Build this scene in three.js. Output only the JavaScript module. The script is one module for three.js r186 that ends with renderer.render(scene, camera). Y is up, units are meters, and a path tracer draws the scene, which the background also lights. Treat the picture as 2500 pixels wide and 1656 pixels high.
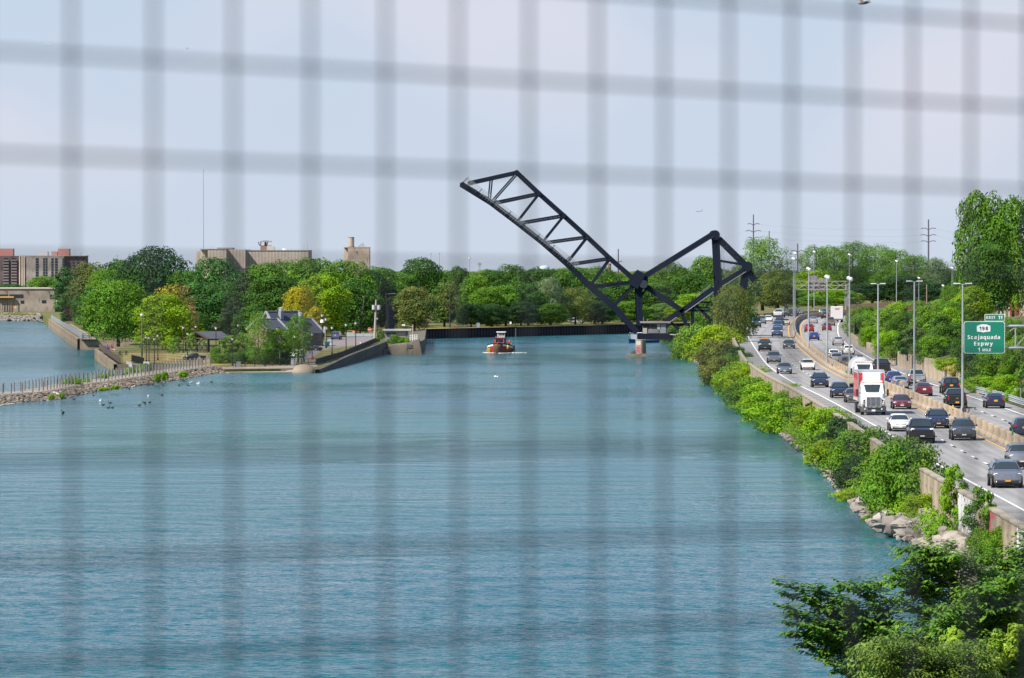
import * as THREE from 'three';
import { mergeGeometries, mergeVertices, toCreasedNormals } from 'three/addons/utils/BufferGeometryUtils.js';
import { FontLoader } from 'three/addons/loaders/FontLoader.js';
import { TextGeometry } from 'three/addons/geometries/TextGeometry.js';

// ---------------------------------------------------------------- camera, sky, sun, exposure
const FOCAL = 13000, EYE = 18.5, HORIZON = 620, PW = 2500, PH = 1656;      // a long lens on a high bridge; lengths in photograph pixels
const scene = new THREE.Scene();
const camera = new THREE.PerspectiveCamera(2 * Math.atan(PH / 2 / FOCAL) * 180 / Math.PI, PW / PH, 0.1, 30000);
const PITCH = Math.atan((PH / 2 - HORIZON) / FOCAL);
camera.position.set(0, EYE, 0);
camera.rotation.x = -PITCH;
camera.filmGauge = 23.6;
camera.focus = 620;
camera.userData.fStop = 11.5;
const renderer = new THREE.WebGLRenderer();
renderer.toneMapping = THREE.LinearToneMapping;
renderer.toneMappingExposure = 1.5;
renderer.shadowMap.enabled = true;

const SUN = new THREE.Vector3(-0.57, 0.73, 0.40).normalize();
const sun = new THREE.DirectionalLight(new THREE.Color(1.0, 0.93, 0.82), 5.0);
sun.name = 'sun';
sun.position.copy(SUN).multiplyScalar(2500).add(new THREE.Vector3(0, 0, -800));
sun.target.position.set(0, 0, -800);
sun.castShadow = true;
Object.assign(sun.shadow.camera, { left: -700, right: 700, top: 900, bottom: -900, near: 10, far: 6000 });
sun.shadow.mapSize.set(4096, 4096);
scene.add(sun, sun.target);

function rng(seed) { let s = seed >>> 0; return () => { s = (s + 0x6d2b79f5) | 0; let t = Math.imul(s ^ (s >>> 15), 1 | s); t = (t + Math.imul(t ^ (t >>> 7), 61 | t)) ^ t; return ((t ^ (t >>> 14)) >>> 0) / 4294967296; }; }
const lerp = (a, b, t) => a + (b - a) * t, clamp = (x, a, b) => Math.max(a, Math.min(b, x)), smooth = (a, b, x) => { const t = clamp((x - a) / (b - a), 0, 1); return t * t * (3 - 2 * t); };
function lattice(seed) {                                                       // smooth value noise that repeats every n cells
  const h = (x, y, z) => { let v = Math.imul(x, 374761393) ^ Math.imul(y, 668265263) ^ Math.imul(z, 2147483647 - 1013) ^ Math.imul(seed, 1274126177); v = Math.imul(v ^ (v >>> 13), 1274126177); return ((v ^ (v >>> 16)) >>> 0) / 4294967296; };
  return (x, y, n = 1e6, z = 0) => {
    const i = Math.floor(x), j = Math.floor(y), m = (k) => ((k % n) + n) % n, u = x - i, v = y - j, a = u * u * (3 - 2 * u), b = v * v * (3 - 2 * v);
    return lerp(lerp(h(m(i), m(j), z), h(m(i + 1), m(j), z), a), lerp(h(m(i), m(j + 1), z), h(m(i + 1), m(j + 1), z), a), b);
  };
}
const noiseA = lattice(7), noiseB = lattice(31);
{
  const W = 1024, Hh = 512, d = new Float32Array(W * Hh * 4);
  const stops = [[-90, .405, .455, .535], [0, .405, .455, .535], [1.4, .39, .455, .545], [3, .38, .45, .55], [9, .29, .40, .56], [22, .165, .29, .50], [45, .085, .185, .39], [90, .05, .125, .31]];
  for (let y = 0; y < Hh; y++) {
    const el = (y + .5) / Hh * 180 - 90;
    let k = 0; while (k < stops.length - 2 && stops[k + 1][0] < el) k++;
    const t = clamp((el - stops[k][0]) / (stops[k + 1][0] - stops[k][0]), 0, 1);
    for (let x = 0; x < W; x++) {
      const o = (y * W + x) * 4;
      let c = 0;
      if (el > .3) c = smooth(.40, .68, .5 * noiseA(x / 5, el / 1.1, 256) + .35 * noiseB(x / 4, el * 1.1, 256) + .15 * noiseA(x / 2, el * 2, 512)) * .95 * smooth(.3, 1.2, el) * smooth(26, 7, el);
      const cl = [.478, .486, .555];
      for (let q = 0; q < 3; q++) d[o + q] = lerp(lerp(stops[k][q + 1], stops[k + 1][q + 1], t), cl[q], c);
      d[o + 3] = 1;
    }
  }
  const sky = new THREE.DataTexture(d, W, Hh, THREE.RGBAFormat, THREE.FloatType);
  sky.mapping = THREE.EquirectangularReflectionMapping;
  sky.magFilter = sky.minFilter = THREE.LinearFilter; sky.needsUpdate = true;
  scene.background = sky; scene.environment = sky;
}

// ---------------------------------------------------------------- helpers
const V = (x, y, z) => new THREE.Vector3(x, y, z);
function ray(px, py) {
  const u = (px - PW / 2) / FOCAL, v = (PH / 2 - py) / FOCAL;
  return V(u, -Math.sin(PITCH) + v * Math.cos(PITCH), -Math.cos(PITCH) - v * Math.sin(PITCH));
}
function at(px, py, depth) { const r = ray(px, py); return r.multiplyScalar(depth / -r.z).add(camera.position); }   // world point at a depth (metres along -z)
function on(px, py, h = 0, slope = 0, z0 = 0) {                               // world point on the plane y = h + slope * (depth - z0)
  const r = ray(px, py), d = -r.z;
  const t = (EYE - h + slope * z0) / (slope * d - r.y);
  return r.multiplyScalar(t).add(camera.position);
}
const ppm = (depth) => FOCAL / depth;
const taken = {};
function numbered(name) { const k = taken[name] = (taken[name] ?? -1) + 1; return k ? name + '_' + String(k).padStart(3, '0') : name; }
function tag(o, label, category, group, kind) {
  o.userData.label = label; o.userData.category = category;
  if (group) o.userData.group = group; if (kind) o.userData.kind = kind;
  return o;
}
function thing(name, label, category, pos = V(0, 0, 0), turn = 0, group) {
  const g = new THREE.Group(); g.name = numbered(name); g.position.copy(pos); g.rotation.y = turn; scene.add(g);
  return tag(g, label, category, group);
}
function prep(geos) {
  geos = (Array.isArray(geos) ? geos : [geos]).map((g) => (g.index ? g.toNonIndexed() : g));
  const col = geos.some((g) => g.attributes.color), uv = geos.every((g) => g.attributes.uv);
  for (const g of geos) {
    for (const k of Object.keys(g.attributes)) if (!['position', 'normal', ...(uv ? ['uv'] : []), ...(col ? ['color'] : [])].includes(k)) g.deleteAttribute(k);
    if (!g.attributes.normal) g.computeVertexNormals();
    if (col && !g.attributes.color) g.setAttribute('color', new THREE.BufferAttribute(new Float32Array(g.attributes.position.count * 3).fill(1), 3));
  }
  return geos.length > 1 ? mergeGeometries(geos) : geos[0];
}
function part(name, geos, mat, parent) {
  const m = new THREE.Mesh(prep(geos), mat); m.name = parent ? name : numbered(name); m.castShadow = m.receiveShadow = true;
  (parent ?? scene).add(m); return m;
}
function struct(name, geos, mat) { const m = part(name, geos, mat); m.userData.kind = 'structure'; return m; }
function copy(o, name, pos, turn, label, group, scale) {
  const c = o.clone(); c.name = numbered(name); scene.add(c); c.userData = { ...o.userData };
  if (pos) c.position.copy(pos); if (turn !== undefined) c.rotation.y = turn; if (scale) c.scale.set(...scale);
  if (label) c.userData.label = label; if (group) c.userData.group = group;
  return c;
}
const move = (g, x, y, z) => g.translate(x, y, z);
function metres(g, w, h, d) { const u = g.attributes.uv; for (let i = 0; i < 24; i++) { const f = i >> 2, a = f < 2 ? d : w, b = f === 2 || f === 3 ? d : h; u.setXY(i, u.getX(i) * a, u.getY(i) * b); } return g; }   // box faces with uv in metres
const box = (w, h, d, x = 0, y = 0, z = 0) => metres(new THREE.BoxGeometry(w, h, d), w, h, d).translate(x, y, z);
const cyl = (r0, r1, h, x = 0, y = 0, z = 0, n = 10) => new THREE.CylinderGeometry(r1, r0, h, n).translate(x, y + h / 2, z);   // standing on y
const ball = (r, x = 0, y = 0, z = 0, n = 12) => new THREE.SphereGeometry(r, n, Math.ceil(n * .7)).translate(x, y, z);
function bar(a, b, w, h = w) {                                                // a box beam from a to b, w across, h upright
  const d = b.clone().sub(a), L = d.length(), g = metres(new THREE.BoxGeometry(w, h, L), w, h, L);
  const m = new THREE.Matrix4(), z = d.normalize(), up = Math.abs(z.y) > .97 ? V(0, 0, 1) : V(0, 1, 0), x = up.clone().cross(z).normalize(), y = z.clone().cross(x);
  m.makeBasis(x, y, z).setPosition(a.clone().add(b).multiplyScalar(.5));
  return g.applyMatrix4(m);
}
function rod(a, b, r, r1 = r, n = 7) {
  const d = b.clone().sub(a), L = d.length(), g = new THREE.CylinderGeometry(r1, r, L, n, 1);
  return g.applyQuaternion(new THREE.Quaternion().setFromUnitVectors(V(0, 1, 0), d.normalize())).translate((a.x + b.x) / 2, (a.y + b.y) / 2, (a.z + b.z) / 2);
}
function tube(pts, r, n = 24, k = 6) { return new THREE.TubeGeometry(new THREE.CatmullRomCurve3(pts), n, r, k); }
function quads(rows, closed = false) {                                        // rows: arrays of Vector3 of equal length, skinned in order; uv in metres along and across
  const pos = [], uv = [], W = rows[0].length;
  let along = 0; const al = rows.map((r, i) => (i ? (along += r[0].distanceTo(rows[i - 1][0])) : 0));
  const ac = rows.map((r) => { let s = 0; return r.map((p, j) => (j ? (s += p.distanceTo(r[j - 1])) : 0)); });
  for (let i = 0; i + 1 < rows.length; i++) for (let j = 0; j + 1 < W; j++) {
    const q = [[i, j], [i + 1, j], [i + 1, j + 1], [i, j], [i + 1, j + 1], [i, j + 1]];
    for (const [a, b] of q) { const p = rows[a][b]; pos.push(p.x, p.y, p.z); uv.push(ac[a][b], al[a]); }
  }
  const g = new THREE.BufferGeometry();
  g.setAttribute('position', new THREE.Float32BufferAttribute(pos, 3)); g.setAttribute('uv', new THREE.Float32BufferAttribute(uv, 2));
  g.computeVertexNormals(); return g;
}
function slab(poly, top, thick = 3) {                                         // a ground block from an outline of [x, z]; top(x, z) gives the height of its upper face
  const sh = new THREE.Shape(poly.map(([x, z]) => new THREE.Vector2(x, -z)));
  const g = new THREE.ExtrudeGeometry(sh, { depth: 1, bevelEnabled: false }).rotateX(-Math.PI / 2), p = g.attributes.position, uv = new Float32Array(p.count * 2);
  for (let i = 0; i < p.count; i++) { const x = p.getX(i), z = p.getZ(i), up = p.getY(i) > .5; p.setY(i, up ? top(x, z) : top(x, z) - thick); uv[i * 2] = x; uv[i * 2 + 1] = z; }
  g.setAttribute('uv', new THREE.BufferAttribute(uv, 2)); g.computeVertexNormals(); return g;
}
function sheet(poly, top) { const g = new THREE.ShapeGeometry(new THREE.Shape(poly.map(([x, z]) => new THREE.Vector2(x, -z)))).rotateX(-Math.PI / 2), p = g.attributes.position; for (let i = 0; i < p.count; i++) p.setY(i, top(p.getX(i), p.getZ(i))); const uv = new Float32Array(p.count * 2); for (let i = 0; i < p.count; i++) { uv[i * 2] = p.getX(i); uv[i * 2 + 1] = p.getZ(i); } g.setAttribute('uv', new THREE.BufferAttribute(uv, 2)); g.computeVertexNormals(); return g; }

// ---------------------------------------------------------------- materials
const C = (r, g, b) => new THREE.Color(r, g, b);
function texture(n, fn, srgb = true, metres = 4) {                            // fn(u, v) -> [r, g, b] 0..1 (display values when srgb)
  const d = new Uint8Array(n * n * 4);
  for (let y = 0; y < n; y++) for (let x = 0; x < n; x++) { const c = fn(x / n, y / n), o = (y * n + x) * 4; for (let k = 0; k < 3; k++) d[o + k] = clamp(c[k], 0, 1) * 255; d[o + 3] = 255; }
  const t = new THREE.DataTexture(d, n, n); t.wrapS = t.wrapT = THREE.RepeatWrapping; t.magFilter = THREE.LinearFilter; t.minFilter = THREE.LinearMipmapLinearFilter; t.generateMipmaps = true;
  if (srgb) t.colorSpace = THREE.SRGBColorSpace; t.repeat.set(1 / metres, 1 / metres); t.needsUpdate = true; return t;
}
const fbm = (u, v, base, oct = 4, f = noiseA) => { let s = 0, a = .5, n = base; for (let k = 0; k < oct; k++) { s += a * f(u * n, v * n, n, k); a *= .5; n *= 2; } return s / (1 - Math.pow(.5, oct)); };
const grain = (metres, contrast, base = 4, speck = .25, n = 256) => texture(n, (u, v) => { const a = .8 + contrast * (fbm(u, v, base, 5) - .5) + speck * (noiseB(u * n / 2, v * n / 2, n / 2) - .5); return [a, a, a]; }, true, metres);
const std = (c, rough = .8, extra = {}) => new THREE.MeshStandardMaterial({ color: c, roughness: rough, side: THREE.DoubleSide, ...extra });
const tConcrete = texture(256, (u, v) => { const a = .80 + .30 * (fbm(u, v, 3, 5) - .5) + .12 * (noiseB(u * 128, v * 128, 128) - .5) - .22 * smooth(.62, .8, fbm(u * 1, v * .25, 8, 3, noiseB)); return [a, a * .985, a * .96]; }, true, 6);
const tAsphalt = grain(9, .22, 4, .16), tSoil = grain(7, .6, 5, .35), tGrass = texture(256, (u, v) => { const a = fbm(u, v, 5, 5), b = noiseB(u * 128, v * 128, 128); const d = smooth(.35, .65, a); return [.62 + .28 * d + .2 * (b - .5), .66 + .14 * d + .2 * (b - .5), .42 + .2 * d + .15 * (b - .5)]; }, true, 14);
const tStain = texture(256, (u, v) => { const s = fbm(u, v * .15, 12, 4, noiseB), a = .82 + .25 * (fbm(u, v, 4, 4) - .5) - .3 * smooth(.55, .75, s); return [a, a * .97, a * .93]; }, true, 7);
const tRoad = texture(1024, (u, v) => { const tr = Math.exp(-Math.pow((u - .25) / .085, 2)) + Math.exp(-Math.pow((u - .75) / .085, 2)), oil = Math.exp(-Math.pow((Math.abs(u - .5)) / .06, 2)), n = fbm(u, v, 3, 5), f = noiseB(u * 96, v * 900, 900), cr = smooth(.012, .004, Math.abs((v * 4 + .012 * (noiseA(u * 9, 3, 9) - .5)) % 1 - .5)) * smooth(.35, .5, noiseA(u * 3, Math.floor(v * 4) * 3.1, 3)), pt = smooth(.72, .735, noiseA(Math.floor(u * 2) * 5.3, Math.floor(v * 7) * 2.7)) ; const a = .87 - .075 * tr * (.6 + .8 * n) - .05 * oil + .10 * (n - .5) + .07 * (f - .5) - .16 * cr - .07 * pt; return [a, a * .995, a * .985]; }, true, 1);
tRoad.repeat.set(1 / 3.62, 1 / 50);
const M = {
  road: std(C(.42, .408, .398), .85, { map: tRoad }),
  shoulder: std(C(.395, .375, .355), .88, { map: tAsphalt }),
  concrete: std(C(.62, .53, .41), .9, { map: tConcrete }),
  greyConcrete: std(C(.40, .37, .33), .9, { map: tStain }),
  oldConcrete: std(C(.34, .30, .25), .93, { map: tStain }),
  paleSlab: std(C(.52, .44, .36), .9, { map: tConcrete }),
  whitePaint: std(C(.80, .80, .78), .7), yellowPaint: std(C(.78, .42, .06), .7),
  lawn: std(C(.50, .41, .24), .95, { map: tGrass }), park: std(C(.24, .25, .10), .95, { map: tGrass }),
  scrub: std(C(.17, .19, .06), .97, { map: tGrass }), soil: std(C(.20, .175, .125), .97, { map: tSoil }),
  gravel: std(C(.46, .39, .30), .95, { map: tSoil }),
  iron: new THREE.MeshPhysicalMaterial({ color: C(.008, .013, .028), roughness: .8, specularIntensity: .35, side: THREE.DoubleSide }), blackIron: std(C(.015, .015, .017), .5),
  galv: std(C(.48, .51, .53), .45, { metalness: .55 }), galvDull: std(C(.36, .38, .40), .6, { metalness: .3 }),
  white: std(C(.78, .78, .76), .5), glass: std(C(.02, .026, .032), .08), rubber: std(C(.018, .018, .018), .85),
  wood: std(C(.16, .12, .085), .9), rust: std(C(.075, .036, .03), .9, { map: tStain }), slate: std(C(.17, .18, .205), .75),
  lampGlass: std(C(.75, .74, .68), .3), bark: std(C(.10, .085, .065), .95, { map: tSoil }), birch: std(C(.55, .51, .44), .9),
};
// ---------------------------------------------------------------- the lie of the land
function through(pts) { return (z) => { let k = 0; while (k < pts.length - 2 && pts[k + 1][0] < z) k++; const [a, b] = [pts[k], pts[k + 1]], p = pts[Math.max(0, k - 1)], q = pts[Math.min(pts.length - 1, k + 2)]; const t = (z - a[0]) / (b[0] - a[0]), h = b[0] - a[0]; if (t < 0 || t > 1) return a[1] + (b[1] - a[1]) * t; const ma = (b[1] - p[1]) / (b[0] - p[0] || 1) * h, mb = (q[1] - a[1]) / (q[0] - a[0] || 1) * h, t2 = t * t, t3 = t2 * t; return (2 * t3 - 3 * t2 + 1) * a[1] + (t3 - 2 * t2 + t) * ma + (-2 * t3 + 3 * t2) * b[1] + (t3 - t2) * mb; }; }
const ROAD = 3.1;
const edgeX = through([[120, 28.6], [250, 30.1], [320, 30.7], [396, 31.2], [469, 32.4], [567, 33.4], [642, 33.7], [712, 34.8], [761, 36.1], [831, 38.4], [910, 41.1], [1006, 44.6], [1126, 49.9], [1190, 53.4], [1251, 57.7], [1280, 61.5], [1310, 67.5], [1345, 78], [1380, 94]]);   // white edge line of the near carriageway, by depth
const spread = (z) => 1 + .24 * smooth(880, 1230, z);
const roadX = (z, off) => edgeX(z) + off * (off > 0 ? spread(z) : 1);
const rp = (z, off, h = ROAD) => V(roadX(z, off), h, -z);
const shorePx = [[2370, 1352], [2292, 1331], [2200, 1313], [2139, 1284], [2095, 1236], [2048, 1187], [2015, 1146], [1935, 1080], [1856, 1016], [1827, 989], [1791, 953], [1745, 928], [1716, 893], [1668, 868]].map(([x, y]) => on(x, y, 0));
const shoreAt = through([[30, 7], [120, 8], [175, 10.8], [205, 14.5], [232, 18], [270, 22.2], [305, 25.2], ...shorePx.map((p) => [-p.z, Math.min(p.x, edgeX(-p.z) - 4.6)]), [1010, 32], [1060, 37], [1150, 44.5], [1225, 49.5], [1290, 56], [1380, 84]]);
const bankFoot = (z) => lerp(1.0, 1.75, smooth(900, 330, z));
function bankY(x, z) { const s = shoreAt(z), w = edgeX(z) - 3.4, t = clamp((x - s) / Math.max(.6, w - s), 0, 1); return lerp(.15, bankFoot(z), Math.pow(t, .6)); }
const wallTop = through([[300, .1], [575, .1], [588, .35], [602, 1.3], [640, 2.4], [690, 2.2], [794, 1.6], [844, 1.25], [900, 1.1], [1000, .9], [1200, .85], [1400, .8]]);
const plateau = (z) => lerp(9, 5.6, smooth(760, 1080, z));
function slopeY(z, o) {                                                       // ground beside the far carriageway; o = metres right of the wall
  const b = ROAD + wallTop(z), p = plateau(z);
  return o < 1 ? b : o < 10 ? lerp(b, p - 1.2, (o - 1) / 9) : o < 22 ? lerp(p - 1.2, p, (o - 10) / 12) : p;
}
const slopeAt = (x, z) => slopeY(z, x - roadX(z, 17.8));

// ---------------------------------------------------------------- water
{
  const r = rng(11), comps = [];
  for (let k = 0; k < 46; k++) { const L = .5 * Math.pow(3.6, r()), a = (r() - .5) * 1.5 + .18, q = 2 * Math.PI / L; comps.push([q * Math.sin(a), q * Math.cos(a), L, .0030 * Math.pow(L, .7) * (.6 + .8 * r()), r() * 6.283]); }
  const zs = [10, 60, 150, 205], xs = [];
  for (let z = 212; z < 1500; z += .75 * z * z / 240500 + .05) zs.push(z);
  zs.push(1560, 2200, 5000);
  const N = 400; for (let i = 0; i <= N; i++) xs.push(-1 + 2 * i / N);
  const W = N + 5, pos = new Float32Array(zs.length * W * 3), uv = new Float32Array(zs.length * W * 2), idx = [];
  for (let i = 0; i < zs.length; i++) {
    const z = zs[i], half = .108 * Math.max(z, 150) + 2, dz = i ? z - zs[i - 1] : 1, live = z > 210 && z < 1500;
    for (let j = 0; j < W; j++) {
      const x = j < 2 ? (j ? -600 - z : -6000) : j > W - 3 ? (j > W - 2 ? 6000 : 600 + z) : xs[j - 2] * half;
      let y = 0;
      if (live && j > 2 && j < W - 3) {
        const dx = 2 * half / N, edge = smooth(0, 12, j - 2) * smooth(0, 12, W - 3 - j);
        const gust = .55 + .9 * fbm(x / 95 + 3, z / 260, 1, 3, noiseB) ;
        for (const [kx, kz, L, A, ph] of comps) { const f = Math.min(smooth(1.3, 2.6, L / dz), smooth(1.2, 2.4, L / dx)) ; if (f > 0) y += f * A * Math.sin(kx * x + kz * z + ph); }
        y *= edge * gust;
      }
      const o = i * W + j; pos[o * 3] = x; pos[o * 3 + 1] = y; pos[o * 3 + 2] = -z; uv[o * 2] = x; uv[o * 2 + 1] = z;
      if (i && j) { const a = o, b = o - 1, c = o - W, e = o - W - 1; idx.push(e, c, b, c, a, b); }
    }
  }
  const g = new THREE.BufferGeometry();
  g.setAttribute('position', new THREE.BufferAttribute(pos, 3)); g.setAttribute('uv', new THREE.BufferAttribute(uv, 2)); g.setIndex(idx); g.computeVertexNormals();
  if (g.attributes.normal.getY(1000) < 0) { for (let k = 0; k < idx.length; k += 3) { const t = idx[k]; idx[k] = idx[k + 1]; idx[k + 1] = t; } g.setIndex(idx); g.computeVertexNormals(); }
  const n = 512, tile = 8.3, hgt = new Float32Array(n * n), wv = [];
  for (let k = 0; k < 60; k++) { const m = 11 + Math.floor(r() * 36), a = (r() - .5) * 1.7 + .15; const kx = Math.round(m * Math.sin(a)), kz = Math.max(1, Math.round(m * Math.cos(a))); wv.push([kx, kz, .30 / Math.pow(Math.hypot(kx, kz), 1.02) * (.5 + r()), r() * 6.283]); }
  for (let y = 0; y < n; y++) for (let x = 0; x < n; x++) { let s = 0; for (const [kx, kz, A, ph] of wv) s += A * Math.sin(2 * Math.PI * (kx * x + kz * y) / n + ph); hgt[y * n + x] = s; }
  const hN = (x, y) => hgt[((y + n) % n) * n + ((x + n) % n)], cell = tile / n, amp = .25;
  const nt = texture(n, (u, v) => { const x = Math.round(u * n), y = Math.round(v * n), sx = amp * (hN(x + 1, y) - hN(x - 1, y)) / (2 * cell), sy = amp * (hN(x, y + 1) - hN(x, y - 1)) / (2 * cell), l = Math.hypot(sx, sy, 1); return [.5 - .5 * sx / l, .5 - .5 * sy / l, .5 + .5 / l]; }, false, tile);
  const tint = texture(512, (u, v) => { const a = fbm(u, v, 3, 5), b = fbm(u, v, 6, 4, noiseB); return [.92 + .16 * (b - .5), .93 + .14 * (a - .5), .95 + .12 * (b - .5)]; }, true, 400);
  const bw = []; for (let k = 0; k < 50; k++) { const m = 5 + Math.floor(r() * 22), a = (r() - .5) * 1.5 + .2; bw.push([Math.round(m * Math.sin(a)), Math.max(1, Math.round(m * Math.cos(a))), 1 / Math.pow(m, .9), r() * 6.283]); }
  const swell = texture(512, (u, v) => { let s = 0; for (const [kx, kz, A, ph] of bw) s += A * Math.sin(2 * Math.PI * (kx * u + kz * v) + ph); s = .5 + s * .30 * (.35 + 1.3 * fbm(u, v, 6, 3)); return [s, s, s]; }, false, 74);
  const ruffle = texture(512, (u, v) => { const q = .55 * fbm(u, v, 7, 4) + .45 * fbm(u, v * .5, 26, 3, noiseB), s = .50 + .55 * smooth(.3, .7, q); return [s, s, s]; }, false, 210);
  const mat = new THREE.MeshPhysicalMaterial({ color: C(.012, .116, .124), specularIntensity: .8, roughness: .18, roughnessMap: ruffle, ior: 1.333, normalMap: nt, bumpMap: swell, bumpScale: .55, map: tint });
  mat.normalScale.set(1, 1);
  const w = new THREE.Mesh(g, mat); w.name = 'water'; w.receiveShadow = true; w.userData.kind = 'structure'; scene.add(w);
}

// ---------------------------------------------------------------- ground
const parkH = (x, z) => clamp(.6 + .008 * (-z - 845), .35, 2);
const park = (px, py) => { const p = on(px, py, .6, .008, 845); return -p.z > 1020 ? on(px, py, 2) : p; };
const w0 = (px, py) => { const p = on(px, py, 0); return [p.x, p.z]; };
const CA = w0(123.4, 799.7), CB = w0(195.8, 854), CC = w0(239, 880), CD = w0(287, 908.8), CE = w0(543, 912), CF = w0(768, 911), CG = w0(935, 863);
const WH0 = w0(1019, 828), WH1 = w0(1457, 816.7), WH2 = [34, -1247], WH3 = [47, -1268];
struct('park_ground', slab([CA, CB, [-71, CB[1]], [-70.6, CC[1] - 4], CC, CD, [-57, -836], [CE[0], CE[1] - 6], [CF[0] - 2, CF[1] - 9], CF, CG, [-18, -999], WH0, [-60, -1180]], parkH, 4), M.park);
struct('far_ground', slab([[-170, -1480], [CA[0] - 14, -1468], CA, [-60, -1180], WH0, WH1, WH2, WH3, [58, -1335], [76, -1386], [1500, -1386], [2400, -5000], [-2400, -5000], [-1500, -1481]], () => 2.02, 5), M.park);
{
  const rows = [], bank = [], slope = [];
  for (let z = 60; z <= 1386; z += 13) {
    const s = shoreAt(z), p = edgeX(z) - 3.36;
    bank.push([V(s - 2.2, -1.6, -z), V(s - .3, -.08, -z), V(lerp(s, p, .25), bankY(lerp(s, p, .25), z), -z), V(lerp(s, p, .6), bankY(lerp(s, p, .6), z), -z), V(p + .2, bankFoot(z), -z)]);
    const e = roadX(z, 17.8); slope.push([0, 1, 3, 6, 10, 16, 24, 60, 700].map((o) => V(e + .3 + o, slopeY(z, o) - .08 + (o > 1 && o < 30 ? .7 * (noiseA(o * .3, z * .05) - .5) : 0), -z)));
  }
  struct('river_bank', quads(bank), M.soil);
  struct('roadside_slope', quads(slope), M.scrub);
}
function ribbon(z0, z1, o0, o1, h, step = 10) { const rows = []; const n = Math.max(1, Math.ceil((z1 - z0) / step)); for (let k = 0; k <= n; k++) { const z = lerp(z0, z1, k / n); rows.push([rp(z, o1, h), rp(z, o0, h)]); } return quads(rows); }
{
  const rows = []; for (let z = 60; z <= 1386; z += 10) rows.push([[17.9, -1], [17.9, ROAD], [-3.3, ROAD], [-3.3, -1]].map(([o, h]) => rp(z, o, h)));
  struct('road', quads(rows), M.road);
  struct('road_shoulder', [ribbon(60, 1384, -3, -.1, ROAD + .012), ribbon(60, 1384, 7.45, 9.2, ROAD + .012), ribbon(60, 1384, 16.15, 17.8, ROAD + .012)], M.shoulder);
  const paint = thing('road_marking', 'white and yellow painted lines along the curving motorway carriageways', 'road marking'); paint.userData.kind = 'structure';
  part('edge_line', ribbon(60, 1384, -.09, .09, ROAD + .03, 8), M.whitePaint, paint);
  part('edge_line', ribbon(60, 1384, 15.92, 16.1, ROAD + .03, 8), M.whitePaint, paint);
  part('edge_line', ribbon(60, 1384, 7.18, 7.36, ROAD + .03, 8), M.yellowPaint, paint);
  part('edge_line', ribbon(60, 1384, 9.35, 9.53, ROAD + .03, 8), M.yellowPaint, paint);
  for (let z = 243; z < 1330; z += 12.2) { part('lane_dash', ribbon(z, z + 3.1, 3.55, 3.73, ROAD + .03), M.whitePaint, paint); part('lane_dash', ribbon(z + 5, z + 8.1, 12.72, 12.9, ROAD + .03), M.whitePaint, paint); part('contrast_dash', ribbon(z - 3, z - .05, 3.55, 3.73, ROAD + .03), M.rubber, paint); part('contrast_dash', ribbon(z + 2, z + 4.95, 12.72, 12.9, ROAD + .03), M.rubber, paint); }
}
// median barrier: precast concrete lengths end to end
{
  const bar0 = thing('median_barrier', 'pale concrete median barrier curving between the two motorway carriageways', 'concrete barrier');
  const prof = [[-.42, 0], [-.4, .12], [-.22, .36], [-.17, 1.08], [-.13, 1.12], [.13, 1.12], [.17, 1.08], [.22, 0.36], [.4, .12], [.42, 0]];
  const mats = [0, 1, 2].map((k) => std(C(.62 - .03 * k, .51 - .03 * k, .385 - .028 * k), .9, { map: tConcrete }));
  const r = rng(3);
  for (let z = 230; z < 1350; z += 7) {
    const z1 = z + 6.94; part('barrier_segment', quads([z, (z + z1) / 2, z1].map((q) => prof.map(([o, h]) => V(roadX(q, 8.35) + o, ROAD + h, -q)))), mats[Math.floor(r() * 3)], bar0);
  }
}
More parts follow.
